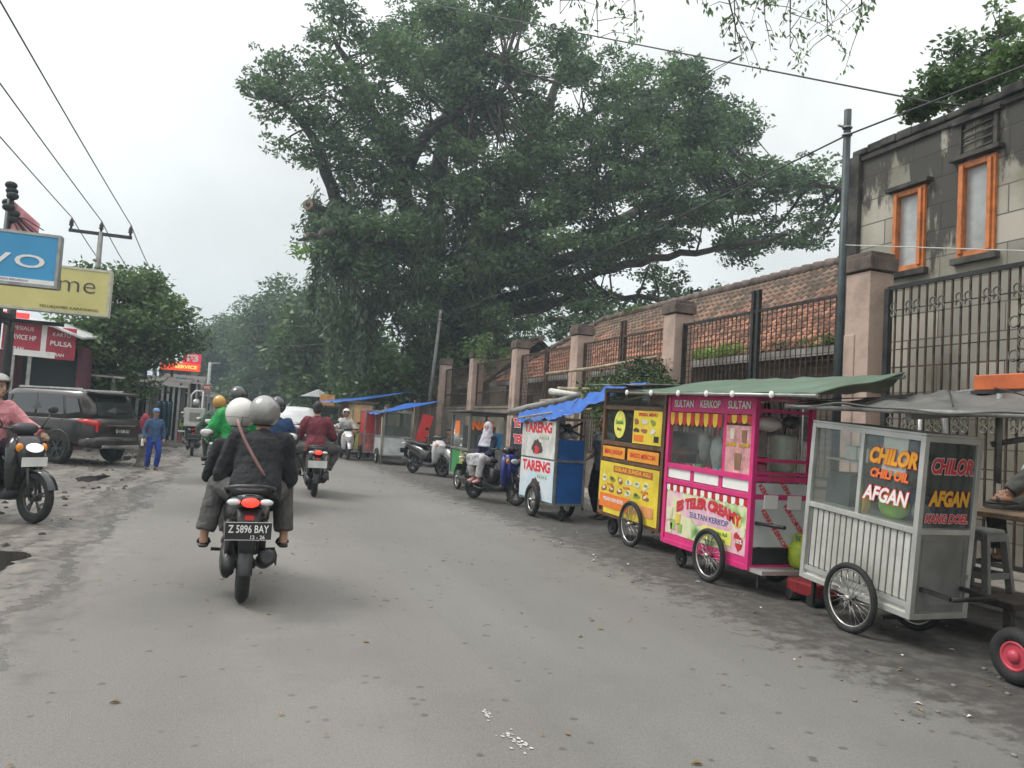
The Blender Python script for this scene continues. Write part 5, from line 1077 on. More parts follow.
# ================================================================ VEHICLES AND PEOPLE
tail_r=mat('red lens',(.60,.02,.015),.2,coat=.5); lit_r=mat('lit brake lamp',(1.,.035,.02),.3,emit=1.6); amber=mat('amber lens',(.80,.28,.02),.2); lens=mat('clear lens',(.70,.72,.72),.12,coat=.6)
lit_w=mat('lit headlamp',(.9,.93,.95),.15,emit=.6)
platem=mat('black number plate',(.02,.02,.02),.4); platew=mat('white number plate',(.75,.75,.72),.4)
engm=mat('engine grey metal',(.10,.10,.10),.45,.6,var=.3,scale=8); seatm=mat('black vinyl seat',(.02,.02,.022),.55,var=.2,scale=8,bump=.2)
plas=mat('black grained plastic',(.028,.028,.03),.5,var=.2,scale=8)
def paint(n,c): return mat('gloss paint '+n,c,.25,.1,var=.08,scale=2,coat=.5)
def scooter(name,label,cat,loc,rz,body,sc=1.08,plate=None,plate_m=platem,plate_t=whit,lit=False,group=None,steer=0,box=False,head_lit=False,frontplate=None,lean=0,front=None):
    front=front or body
    t=T(name,label,cat,loc,rz,group or 'motorcycles ridden along the street',sc=sc,rx=lean)
    R_=.275
    for x,nm in ((-.62,'r'),(.66,'f')):
        w=MB().torus((x,0,R_),R_-.05,(.05,.048 if nm=='r' else .042),'y',32,10).build('wheel',black,t)
        m=MB(); m.torus((x,0,R_),R_-.095,.014,'y',28,6)
        for k in range(5):
            a=k*2*PI/5+.3
            for d in(-.12,.12): m.beam((x+.04*math.cos(a),0,R_+.04*math.sin(a)),(x+(R_-.1)*math.cos(a+d),0,R_+(R_-.1)*math.sin(a+d)),.014,.02)
        m.tube([(x,-.05,R_),(x,.05,R_)],.045,12); m.build('rim',engm,w)
    # bodywork
    bd=MB().loft([((-.98,0,.80),.045,.03),((-.90,0,.775),.10,.055),((-.72,0,.73),.15,.085),((-.48,0,.66),.17,.13),((-.22,0,.57),.165,.17),((-.05,0,.47),.155,.17),((.05,0,.38),.14,.12)],18,e=2.8).build('body',body,t)
    MB().loft([((-.04,0,.31),.15,.07),((.15,0,.27),.16,.055),((.33,0,.28),.155,.06),((.42,0,.36),.14,.07)],14,e=3.5).build('floorboard',plas,t)
    MB().loft([((.40,0,.30),.13,.035,(0,0,1)),((.43,0,.42),.19,.05,(0,0,1)),((.44,0,.60),.215,.065,(0,0,1)),((.42,0,.78),.20,.085,(0,0,1)),((.38,0,.90),.13,.08,(0,0,1))],18,e=2.6).build('leg_shield',front,t)
    MB().loft([((.47,0,.44),.05,.03,(0,0,1)),((.53,0,.60),.11,.055,(0,0,1)),((.54,0,.76),.15,.07,(0,0,1)),((.47,0,.90),.13,.07,(0,0,1)),((.40,0,.95),.07,.05,(0,0,1))],18,e=2.3).build('front_cowl',front,t)
    # seat
    MB().loft([((-.86,0,.835),.07,.02),((-.78,0,.84),.125,.04),((-.55,0,.83),.145,.05),((-.38,0,.805),.14,.05),((-.30,0,.785),.13,.045),((-.08,0,.775),.115,.045),((-.0,0,.76),.07,.03)],18,e=3).build('seat',seatm,t)
    m=MB(); m.tube([(-.55,.15,.80),(-.80,.17,.86),(-.95,.10,.885),(-.97,0,.89),(-.95,-.10,.885),(-.80,-.17,.86),(-.55,-.15,.80)],.014,8); m.build('grab_rail',engm,t)
    # steering
    MB().loft([((.28,0,.98),.06,.04,(1,0,.2)),((.34,0,.99),.13,.06,(1,0,.2)),((.42,0,1.0),.14,.065,(1,0,.1)),((.48,0,.985),.07,.04,(1,0,.1))],16,e=2.3).build('handlebar_cowl',body if not head_lit else plas,t)
    h=MB(); h.tube([(.30,-.34,1.0),(.34,-.24,1.01),(.38,-.10,.99),(.38,.10,.99),(.34,.24,1.01),(.30,.34,1.0)],.012,8); hb=h.build('handlebar',engm,t)
    for s in(-1,1):
        MB().tube([(.26,s*.37,.995),(.315,s*.26,1.005)],.018,10).build('grip',black,hb)
        MB().tube([(.40,s*.3,1.02),(.345,s*.22,1.02)],.008,6).build('brake_lever',engm,hb)
        mi=MB(); mi.tube([(.36,s*.22,1.02),(.36,s*.28,1.12),(.34,s*.33,1.19)],.006,6); mi.ell((.335,s*.35,1.215),(.018,.065,.042),0,12,8); mm=mi.build('mirror',plas,t); MB().ell((.322,s*.35,1.215),(.008,.056,.034),0,12,8).build('mirror_glass',chrome,mm)
    # lights
    hl=MB().ell((.585,0,.80),(.03,.10,.055),0,16,8,rot=Matrix.Rotation(-.5,3,'Y')).build('headlight',lit_w if head_lit else lens,t)
    for s in(-1,1):
        MB().ell((.535,s*.135,.80),(.035,.04,.05),0,10,6).build('turn_signal',amber,t)
        MB().ell((-.955,s*.11,.775),(.045,.05,.025),0,10,6,rot=Matrix.Rotation(s*.35,3,'Z')).build('rear_turn_signal',lens,t)
    MB().ell((-.985,0,.775),(.03,.062,.034),0,14,8).build('tail_light',lit_r if lit else tail_r,t)
    # rear fender with plate
    fd=MB().loft([((-.86,0,.73),.09,.035),((-.96,0,.63),.075,.02),((-.99,0,.52),.06,.012),((-.97,0,.42),.055,.01)],12,e=3.5).build('rear_fender',plas,t)
    MB().torus((-.62,0,R_),R_+.018,(.006,.06),'y',16,6,a0=R(100),a1=R(185)).build('tyre_hugger',engm,t)
    if plate is not None:
        p=MB().b2((-1.035,-.155,.52),(-1.03,.155,.645)).build('number_plate',plate_m,t,bevel=.002)
        m=MB(); m.b2((-1.037,-.155,.52),(-1.034,.155,.523)); m.b2((-1.037,-.155,.642),(-1.034,.155,.645)); m.build('plate_rim',plate_t,p)
        if plate:
            text(plate[0],.075,plate_t,p,(-1.038,0,.595),(0,-1,0),UP,bold=.012,ext=.001,width=.27); text(plate[1],.036,plate_t,p,(-1.038,-.06,.54),(0,-1,0),UP,bold=.012,ext=.001)
        MB().b2((-1.03,-.03,.66),(-1.02,.03,.69)).build('reflector',tail_r,fd)
        MB().beam((-1.02,0,.58),(-.95,0,.66),.05,.02).build('bracket',plas,fd)
    MB().torus((.66,0,R_),R_+.012,(.012,.065),'y',20,6,a0=R(20),a1=R(175)).build('front_fender',body,t)
    m=MB(); 
    for s in(-1,1): m.tube([(.66,s*.06,R_),(.60,s*.06,.5),(.56,s*.05,.62)],.018,8)
    m.tube([(.56,0,.55),(.42,0,.98)],.025,8); m.build('fork',engm,t)
    # engine, exhaust
    m=MB(); m.loft([((-.72,.11,.27),.045,.06),((-.55,.12,.30),.055,.10),((-.30,.11,.32),.06,.09),((-.12,.09,.33),.05,.07)],12,e=3); m.ell((-.62,.12,.275),(.10,.05,.10)); m.ell((-.2,0,.34),(.12,.1,.09)); m.tube([(-.62,-.08,.275),(-.62,.1,.275)],.03,8); m.build('engine',engm,t)
    m=MB(); m.tube([(-.15,-.05,.25),(-.3,-.1,.22),(-.42,-.13,.25),(-.5,-.14,.28)],.022,8); m.tube([(-.48,-.14,.27),(-.52,-.145,.285),(-.86,-.15,.37),(-.88,-.15,.375)],[.045,.062,.062,.04],14); m.build('exhaust',plas,t)
    MB().b2((-.8,-.222,.30),(-.56,-.212,.38)).build('heat_shield',engm,t)
    m=MB()
    for s in(-1,1):
        q=MB().tube([(-.62,s*.12,.30),(-.70,s*.12,.62)],.026,8).build('shock_absorber',engm,t)
    for s in(-1,1): MB().beam((-.28,s*.13,.33),(-.28,s*.24,.335),.04,.02).build('foot_peg',black,t)
    if frontplate is not None:
        p=MB().b2((.60,-.145,.60),(.605,.145,.70)).build('number_plate',platew,t,bevel=.002); text(frontplate,.06,blk,p,(.607,0,.65),(0,1,0),UP,bold=.01,ext=.001,width=.22)
    if box:
        b=MB().b2((-1.12,-.27,.86),(-.62,.27,1.38)).build('cargo_box',mat('pale grey box',(.50,.50,.47),.6,var=.15,scale=3),t,bevel=.02)
        MB().b2((-1.128,-.14,1.0),(-1.122,.14,1.25)).build('emblem',grime,b)
    return t
# ------------------------------------------------ people
skin=mat('skin',(.36,.20,.13),.55,var=.08,scale=8); skinl=mat('light skin',(.48,.30,.21),.55,var=.06,scale=8)
hairm=mat('black hair',(.012,.010,.009),.5,var=.3,scale=30,bump=.5)
def cloth(n,c,c2=None): return mat('cloth '+n,c,.85,var=.24,scale=7,bump=.9,bscale=16,col2=c2)
def ik(a,c,l1,l2,hint):
    a,c,h=Vector(a),Vector(c),Vector(hint); d=c-a; L=min(d.length,(l1+l2)*.995); d.normalize(); x=(l1*l1-l2*l2+L*L)/(2*L); y=math.sqrt(max(0,l1*l1-x*x)); h=(h-d*h.dot(d)).normalized(); return a+d*x+h*y, a+d*L
def person(label,loc,rz,hip,lean,hands,feet,top,bottom,sc=1.0,group=None,head='helmet',hm=None,side=0.,yaw_=0.,vox=.011,sk=skin,shoes=None,knee=(1,0,.6),elbow=(-.3,0,-1),jk=.028,loose=1.0,nod=0.,hair=None,sandal=False,kspread=.0,short=False,visor=True,skirt=None,lx=0):
    t=T('person',label,'person',loc,rz,group,sc=sc,rx=lx)
    hip=Vector(hip); la=R(lean); u=Vector((math.sin(la)*math.cos(R(side)),math.sin(R(side)),math.cos(la)*math.cos(R(side)))).normalized()
    fw=Vector((math.cos(la),0,-math.sin(la))); fw=(fw-u*fw.dot(u)).normalized(); lf=u.cross(fw)
    P=lambda a,b,c:hip+fw*a+lf*b+u*c
    nk=P(.0,0,.50); hd=nk+(u*.35+Vector((0,0,1))*.65).normalized()*.19+fw*.02
    hR=Matrix.Rotation(yaw_,3,'Z')@Matrix.Rotation(nod,3,'Y')
    def torso(m,g,z0=-.08,e=2.3):
        def ring(c,a,b_,cc): 
            return (c,a,b_,cc)
        rings=[(-.0,z0,.155+g,.115+g),(.0,.04,.155+g,.115+g),(.01,.16,.135+g,.10+g),(.015,.30,.150+g,.115+g),(.01,.40,.165+g,.11+g),(.0,.465,.125+g*.8,.085+g*.6),(-.005,.50,.065+g*.4,.06+g*.4)]
        vs=[];n=18
        for (f,z,a,b_) in rings:
            for j in range(n):
                q=2*PI*j/n; ct,st=math.cos(q),math.sin(q); vs.append(P(f+abs(st)**(2/e)*(1 if st>=0 else -1)*b_,abs(ct)**(2/e)*(1 if ct>=0 else -1)*a,z))
        k=len(rings); fs=[(i*n+j,i*n+(j+1)%n,(i+1)*n+(j+1)%n,(i+1)*n+j) for i in range(k-1) for j in range(n)]+[tuple(reversed(range(n))),tuple((k-1)*n+j for j in range(n))]
        m.add(vs,fs,0,True)
    J={}
    for s,i in((1,0),(-1,1)):
        sh=P(0,s*.165,.435); hp=P(.02,s*.09,-.02)
        eh=Vector((elbow[0],elbow[1]+s*.45,elbow[2])); el,wr=ik(sh,hands[i],.285,.25,eh)
        kh=Vector((knee[0],knee[1]+s*(.25+kspread),knee[2])); kn,an=ik(hp,Vector(feet[i])+Vector((-.05,0,.08)),.43,.42,kh)
        J[s]=(sh,el,wr,hp,kn,an)
    b=MB(); torso(b,-.012)
    b.tube([nk-u*.04,nk,hd-Vector((0,0,.05))],[.062,.056,.054],12)
    b.ell(hd,(.092,.075,.112),0,18,12,rot=hR); b.ell(hd+hR@Vector((.028,0,-.062)),(.062,.054,.058),0,14,10,rot=hR)
    b.ell(hd+hR@Vector((.098,0,-.022)),(.018,.014,.024),0,8,6,rot=hR)
    for s in(-1,1): b.ell(hd+hR@Vector((-.005,s*.078,-.015)),(.018,.010,.030),0,8,6,rot=hR)
    for s in(1,-1):
        sh,el,wr,hp,kn,an=J[s]
        b.ell(sh,.058); b.tube([sh,sh.lerp(el,.5),el],[.052,.046,.038],10); b.ell(el,.038); b.tube([el,el.lerp(wr,.4),wr],[.04,.036,.026],10)
        d=(wr-el).normalized(); fwd=(d+Vector((.6,0,-.15))).normalized(); pal=wr+fwd*.045; b.ell(wr,.027); b.tube([wr,pal,wr+fwd*.085],[.027,.034,.03],10)
        side_=fwd.cross(Vector((0,0,1))).normalized(); dn=side_.cross(fwd).normalized(); dn=dn if dn.z<0 else -dn
        for k in range(4):
            o=wr+fwd*.08+side_*(.026-.0175*k); ln=[.036,.042,.039,.030][k]; b.tube([o,o+fwd*ln*.7+dn*.012,o+fwd*ln*.5+dn*.038,o-fwd*.005+dn*.05],[.0095,.009,.0085,.007],6)
        th=wr+fwd*.03-side_*s*-.028 if False else wr+fwd*.03+Vector((0,-s*.028,0)); b.tube([th,th+fwd*.03+Vector((0,-s*.015,-.01)),th+fwd*.045+dn*.03],[.012,.011,.009],6)
        b.ell(hp,.085); b.tube([hp,hp.lerp(kn,.5),kn],[.08,.068,.052],12); b.ell(kn,.052); b.tube([kn,kn.lerp(an,.35),an],[.052,.054,.034],12)
        b.tube([an,an+Vector((-.03,0,-.05)),an+Vector((.05,0,-.055)),an+Vector((.14,0,-.065))],[.036,.036,.034,.022],10)
    b.build('body',sk,t,remesh=vox*.75,smooth=2)
    # face
    for s in(-1,1):
        MB().ell(hd+hR@Vector((.084,s*.032,.004)),(.010,.014,.008),0,8,6,rot=hR).build('eye',mat('eye',(.02,.015,.012),.2),t)
        MB().beam(hd+hR@Vector((.088,s*.018,.026)),hd+hR@Vector((.080,s*.05,.026)),.006,.008).build('eyebrow',hairm,t)
    MB().ell(hd+hR@Vector((.088,0,-.066)),(.010,.024,.008),0,10,6,rot=hR).build('mouth',mat('lips',(.30,.09,.07),.5),t)
    # jacket
    j=MB(); torso(j,jk,-.12)
    for s in(1,-1):
        sh,el,wr,hp,kn,an=J[s]; g=jk*loose
        j.ell(sh,.062+g); j.tube([sh,sh.lerp(el,.5),el],[.062+g,.055+g,.048+g],12); j.ell(el,.048+g)
        if short: pass
        else: j.tube([el,el.lerp(wr,.5),el.lerp(wr,.96)],[.048+g,.042+g,.034+g*.7],12)
        j.ell(P(0,s*.10,.45),(.08+g*.5,.08+g*.5,.05+g*.5))
    if short:
        j=MB(); torso(j,jk,-.12)
        for s in(1,-1):
            sh,el=J[s][:2]; j.ell(sh,.062+jk); j.tube([sh,sh.lerp(el,.7)],[.062+jk,.058+jk],12); j.ell(P(0,s*.10,.45),(.08,.08,.05))
    j.tube([nk-u*.05,nk+u*.035],[.085+jk*.3,.066+jk*.3],14)
    j.build('jacket' if not short else 'shirt',top,t,remesh=vox,smooth=3,wrinkle=.028)
    # trousers
    p=MB(); p.ell(P(0,0,-.02),(.125,.165,.12))
    for s in(1,-1):
        sh,el,wr,hp,kn,an=J[s]; g=.022*loose
        p.ell(hp,.092+g); p.tube([hp,hp.lerp(kn,.5),kn],[.092+g,.08+g,.066+g],12); p.ell(kn,.066+g); p.tube([kn,kn.lerp(an,.5),kn.lerp(an,.93)],[.066+g,.062+g,.056+g],12)
    p.build('trousers',bottom,t,remesh=vox,smooth=3,wrinkle=.022)
    if skirt is not None:
        q=MB(); kn=(J[1][4]+J[-1][4])/2; an=(J[1][5]+J[-1][5])/2; q.loft([(hip,.17,.14),(hip.lerp(kn,.5)+Vector((0,0,.0)),.2,.12),(kn,.21,.12),(kn.lerp(an,.35),.22,.10)],16,e=2.3); q.build('skirt',skirt,t,remesh=vox,smooth=3,wrinkle=.03)
    for s in(1,-1):
        an=J[s][5]; sm=shoes or mat('dark shoe',(.025,.022,.02),.5,var=.2,scale=10)
        m=MB()
        if sandal: m.loft([(an+Vector((-.08,0,-.088)),.035,.012),(an+Vector((0,0,-.09)),.042,.014),(an+Vector((.14,0,-.095)),.05,.014),(an+Vector((.19,0,-.095)),.03,.01)],12); m.torus(an+Vector((.09,0,-.085)),.045,.012,'x',14,6,a0=0,a1=PI)
        else: m.loft([(an+Vector((-.085,0,-.05)),.03,.04),(an+Vector((-.03,0,-.05)),.045,.05),(an+Vector((.07,0,-.07)),.05,.036),(an+Vector((.15,0,-.08)),.045,.025),(an+Vector((.19,0,-.085)),.02,.014)],14)
        m.build('sandal' if sandal else 'shoe',sm,t)
    if head=='helmet':
        c=hd+hR@Vector((-.008,0,.03)); m=MB(); n=28;mm=16; vs=[];idx={}
        for i in range(mm+1):
            ph=PI*.80*i/mm
            for k in range(n):
                th=2*PI*k/n; r=Vector((.146*math.sin(ph)*math.cos(th),.124*math.sin(ph)*math.sin(th),.134*math.cos(ph))); vs.append(c+hR@r)
        fs=[]
        for i in range(mm):
            for k in range(n):
                th=2*PI*(k+.5)/n; ph=PI*.80*(i+.5)/mm; front=abs((th+PI)%(2*PI)-PI)<R(62)
                if front and ph>R(74): continue
                fs.append((i*n+k,(i+1)*n+k,(i+1)*n+(k+1)%n,i*n+(k+1)%n))
        m.add(vs,fs,0,True); he=m.build('helmet',hm or whit,t,solid=.014)
        m=MB(); pts=[]
        for k in range(n):
            th=2*PI*k/n
            if abs((th+PI)%(2*PI)-PI)<R(62): continue
            ph=PI*.80; pts.append(c+hR@Vector((.146*math.sin(ph)*math.cos(th),.124*math.sin(ph)*math.sin(th),.134*math.cos(ph))))
        m.tube(pts,.011,6); m.build('helmet_rim',black,he)
        m=MB(); m.tube([c+hR@Vector((.151*math.sin(R(103))*math.cos(R(75+210*k/16)),.129*math.sin(R(103))*math.sin(R(75+210*k/16)),.138*math.cos(R(103)))) for k in range(17)],.0035,5); m.tube([c+hR@Vector((-.150*math.sin(R(q)),0,.137*math.cos(R(q)))) for q in (100,112,124,136)],.006,5); m.build('helmet_seam',grime,he)
        m=MB().grid(lambda a,b_: c+hR@Vector((.160*math.sin(R(64+38*b_))*math.cos(R(-62+124*a)),.142*math.sin(R(64+38*b_))*math.sin(R(-62+124*a)),.146*math.cos(R(64+38*b_)))),14,6)
        if visor: m.build('visor',glassmat('smoked visor',(.35,.37,.4),.1,.05),he)
        m=MB(); m.tube([hd+hR@Vector((.02,s*.078,-.04)) if s else hd+hR@Vector((.05,0,-.125)) for s in(-1,0,1)],.006,5); m.build('chin_strap',black,he)
    elif head=='hair':
        m=MB(); m.ell(hd+hR@Vector((-.016,0,.026)),(.096,.086,.106),0,18,12,rot=hR); m.ell(hd+hR@Vector((-.035,0,-.03)),(.075,.078,.08),0,14,10,rot=hR); m.build('hair',hair or hairm,t,remesh=.012,smooth=1,wrinkle=.02)
    elif head=='cap':
        m=MB(); m.ell(hd+hR@Vector((-.016,0,.0)),(.092,.084,.10),0,16,10,rot=hR); m.build('hair',hairm,t)
        m=MB(); m.ell(hd+hR@Vector((-.005,0,.055)),(.108,.092,.075),0,18,10,rot=hR); m.ell(hd+hR@Vector((.10,0,.045)),(.07,.065,.010),0,14,6,rot=hR); m.build('cap',hm,t)
    elif head=='hijab':
        m=MB(); m.ell(hd+hR@Vector((-.022,0,.012)),(.108,.098,.125),0,18,12,rot=hR); m.tube([hd+Vector((-.01,0,-.02)),hd+Vector((.0,0,-.13)),nk+fw*.02-u*.10,nk+fw*.05-u*.24],[.09,.115,.17,.19],20)
        o=m.build('headscarf',hm,t,remesh=vox,smooth=4,wrinkle=.02)
    return t
def on(loc,rz,x,z=0): return (loc[0]+math.cos(rz)*x,loc[1]+math.sin(rz)*x,z)
DRV=dict(hip=(-.18,0,.86),hands=((.24,.345,1.0),(.24,-.345,1.0)),feet=((.22,.13,.33),(.22,-.13,.33)))
PIL=dict(hip=(-.56,0,.92),hands=((-.20,.16,.98),(-.20,-.16,.98)),feet=((-.22,.25,.35),(-.22,-.25,.35)))
# 1. the pair right ahead
L1=(.17,7.16,0); A90=R(90.5)
scooter('motorcycle','black automatic scooter with lit brake lamp and plate Z 5896 BAY directly ahead','motorcycle',L1,A90,mat('gloss black paint',(.022,.022,.024),.25,.1,coat=.5,var=.1),1.06,plate=('Z 5896 BAY','12 - 26'),lit=True)
blackj=cloth('black jacket',(.010,.011,.014)); greyp=cloth('grey trousers',(.10,.097,.093))
silverh=mat('silver helmet paint',(.30,.295,.28),.28,.5,var=.05,coat=.4); whiteh=mat('white helmet paint',(.66,.65,.60),.3,var=.05,coat=.4); blackh=mat('black helmet paint',(.03,.03,.03),.25,coat=.4)
d=dict(PIL); d['hip']=(-.60,-.045,.875); d['hands']=((-.14,.20,.84),(-.14,-.20,.84)); d['feet']=((-.26,.315,.40),(-.26,-.315,.40))
p=person('pillion passenger in black jacket and silver helmet with a strap across the back','',0,d['hip'],24,d['hands'],d['feet'],blackj,greyp,1.12,None,'helmet',silverh,side=-3,jk=.05,loose=1.3,vox=.010,sandal=True,kspread=.9,yaw_=R(-12)) if False else person('pillion passenger in black jacket, grey trousers and silver helmet with slanting bag strap',L1,A90,d['hip'],31,d['hands'],d['feet'],blackj,greyp,1.0,None,'helmet',silverh,side=-4,jk=.052,loose=1.05,vox=.010,sandal=True,kspread=.05,yaw_=R(-8),visor=False)
m=MB(); m.tube([(-.545,.13,1.43),(-.60,.115,1.38),(-.645,.07,1.28),(-.68,.0,1.16),(-.70,-.07,1.05),(-.69,-.12,.97)],.0125,8); m.build('bag_strap',mat('brown pink strap',(.28,.15,.13),.6),p)
MB().ell((-.71,-.125,.955),(.015,.022,.02),0,8,6).build('strap_buckle',engm,p)
person('scooter driver in white helmet mostly hidden in front of the black jacketed passenger',L1,A90,(-.20,.02,.82),24,((.24,.24,1.0),(.24,-.24,1.0)),DRV['feet'],blackj,greyp,1.0,None,'helmet',whiteh,side=8,jk=.015,loose=.6,vox=.014,yaw_=R(5),visor=False)
# 2. maroon rider
L2=(1.56,15.45,0)
scooter('motorcycle','dark motorcycle with white number plate ridden by the man in maroon','motorcycle',L2,R(88),paint('graphite',(.05,.05,.055)),1.08,plate=(),plate_m=platew,plate_t=grime,lit=True)
person('man in maroon shirt with black hair riding away without helmet',L2,R(88),DRV['hip'],14,DRV['hands'],((.12,.24,.33),(.12,-.24,.33)),cloth('maroon',(.17,.025,.04)),cloth('grey brown trousers',(.09,.085,.08)),1.08,None,'hair',jk=.035,loose=1.3,kspread=1.0)
# 3. green jacket rider
L3=(.06,12.6,0)
scooter('motorcycle','dark scooter under the green jacketed rider','motorcycle',L3,R(93),paint('black',(.03,.03,.03)),1.08,plate=())
gp=person('rider in bright green jacket and black helmet left of the pillion passenger',L3,R(93),DRV['hip'],8,DRV['hands'],DRV['feet'],cloth('bright green',(.02,.36,.09),(.012,.22,.05)),cloth('dark trousers',(.03,.035,.03)),1.1,None,'helmet',blackh,jk=.045,loose=1.3,vox=.014)
MB().tube([(-.33,.14,1.36),(-.37,.0,1.22),(-.37,-.14,1.05)],.016,6).build('chest_strap',black,gp)
L4=(-.28,17.6,0)
scooter('motorcycle','scooter of the yellow helmeted rider','motorcycle',L4,R(93),paint('grey',(.12,.12,.12)),1.06,plate=())
person('small looking rider in yellow helmet ahead of the green jacketed rider',L4,R(93),DRV['hip'],8,DRV['hands'],DRV['feet'],cloth('green grey jacket',(.06,.12,.08)),cloth('dark trousers',(.03,.035,.03)),1.06,None,'helmet',mat('yellow helmet paint',(.55,.30,.03),.3,coat=.4),jk=.04,vox=.016)
q=atY(276,440,13.0); L5=(q.x,13.4,0)
scooter('motorcycle','scooter with small red tail lamp partly hidden right of the pillion passenger','motorcycle',L5,R(90),paint('black',(.03,.03,.03)),1.06,plate=(),lit=True)
person('rider in blue jacket partly hidden behind the silver helmet',L5,R(90),DRV['hip'],6,DRV['hands'],DRV['feet'],cloth('blue jacket',(.02,.06,.15)),cloth('dark trousers',(.03,.035,.03)),1.04,None,'helmet',blackh,jk=.035,vox=.016)
# oncoming
L6=(3.95,28.6,0)
scooter('motorcycle','white fronted scooter coming towards the camera','motorcycle',L6,R(-88),paint('white',(.6,.6,.6)),1.1,head_lit=True)
person('oncoming rider in white top and white helmet',L6,R(-88),DRV['hip'],5,DRV['hands'],((.15,.2,.33),(.15,-.2,.33)),cloth('white top',(.52,.52,.5)),cloth('dark trousers',(.03,.035,.03)),1.08,None,'helmet',whiteh,jk=.03,vox=.016,visor=False)
L7=(3.35,33.5,0)
scooter('motorcycle','second oncoming scooter just left of and behind the white one','motorcycle',L7,R(-90),paint('pink',(.45,.2,.25)),1.08)
person('oncoming rider in pale pink top behind the white topped rider',L7,R(-90),DRV['hip'],5,DRV['hands'],DRV['feet'],cloth('pale pink top',(.5,.32,.34)),cloth('dark trousers',(.03,.035,.03)),1.06,None,'helmet',whiteh,jk=.03,vox=.018)
q=gnd_=atY(193,440,27); L8=(q.x,27,0)
scooter('motorcycle','scooter carrying a big pale grey cargo box on its tail','motorcycle',L8,R(92),paint('black',(.03,.03,.03)),1.1,box=True,plate=())
person('rider sitting ahead of the pale grey cargo box',L8,R(92),(-.1,0,.86),6,DRV['hands'],DRV['feet'],cloth('dark jacket',(.04,.045,.05)),cloth('dark trousers',(.03,.035,.03)),1.06,None,'helmet',silverh,vox=.018)
# 4. pink woman at left
hA=R(-43); F0=V(-2.16,10.75,0); sc=1.13; L9=(F0.x-math.cos(hA)*.66*sc,F0.y-math.sin(hA)*.66*sc,0)
scooter('motorcycle','black scooter with large headlamp and pale front plate entering from the left','motorcycle',L9,hA,mat('gloss black paint',(.022,.022,.024),.25,.1,coat=.5,var=.1),sc,head_lit=True,frontplate='',lean=0)
person('woman in pink jacket and grey helmet riding the black scooter at the left edge',L9,hA,(-.20,0,.86),6,DRV['hands'],((.18,.13,.33),(.05,-.27,.12)),cloth('dusty pink',(.62,.27,.29),(.48,.18,.20)),cloth('dark plum trousers',(.05,.03,.045)),1.05,None,'helmet',silverh,jk=.035,loose=1.2,sk=skinl,yaw_=R(10),vox=.010,visor=False)
# 5. school girl
hA=R(-70); F0=V(5.27,14.05,0); R0=V(4.81,15.37,0); L10=((F0.x+R0.x)/2,(F0.y+R0.y)/2,0)
scooter('motorcycle','black and blue scooter parked by the road with the school girl on it','motorcycle',L10,hA,paint('black',(.03,.03,.03)),1.06,group='scooters parked along the kerb',plate=(),front=paint('deep blue',(.03,.04,.22)))
sx=on(L10,hA,-.28); person('school girl in white headscarf, dark jacket and white skirt sitting sideways on a scooter',(sx[0],sx[1],0),R(-142),(-.02,0,.90),4,((.30,.10,.92),(.28,-.06,.94)),((.46,.08,.42),(.40,-.09,.44)),cloth('navy jacket',(.012,.02,.05)),cloth('white leggings',(.5,.48,.48)),.93,None,'hijab',cloth('white scarf',(.66,.64,.72)),jk=.03,sk=skinl,skirt=cloth('white skirt',(.62,.60,.62)),vox=.010,yaw_=R(18),shoes=mat('pink shoe',(.6,.3,.3),.6))
# parked scooters
scooter('motorcycle','white and black scooter parked tail to the road beside the pale grey cart','motorcycle',(5.4,21.8,0),R(-66),paint('black',(.03,.03,.03)),1.1,group='scooters parked along the kerb',plate=(),front=paint('white',(.6,.6,.6)))
scooter('motorcycle','second white scooter parked nearer the wall, left of the green cart','motorcycle',(6.0,21.0,0),R(-70),paint('white and red',(.55,.52,.52)),1.1,group='scooters parked along the kerb')
person('dark clothed person crouching behind the parked white scooters',(6.3,22.3,.0),R(-150),(0,0,.62),18,((.3,.12,.75),(.3,-.12,.75)),((.35,.12,.06),(.35,-.12,.06)),cloth('dark brown shirt',(.06,.05,.045)),cloth('plaid shorts',(.28,.10,.12)),1.0,None,'hair',vox=.016)
person('man in grey shirt and dark trousers standing behind the blue cart',(6.25,12.3,0),R(-170),(0,0,.92),2,((.10,.24,.98),(.22,-.2,.98)),((.06,.10,.0),(.04,-.10,.0)),cloth('grey shirt',(.24,.26,.28)),cloth('dark navy trousers',(.02,.022,.03)),1.05,None,'hair',knee=(1,0,.1),vox=.014,short=True)
person('customer in white shirt and dark grey trousers sitting by the counter at the right edge',(7.62,5.40,0),R(150),(-.08,0,1.02),10,((.30,.10,1.10),(.28,-.12,1.10)),((.42,.12,1.02),(.36,-.15,.45)),cloth('white shirt',(.55,.55,.53)),cloth('charcoal trousers',(.075,.075,.07)),1.05,None,'hair',knee=(1,0,1.4),vox=.012,short=True,sandal=True)
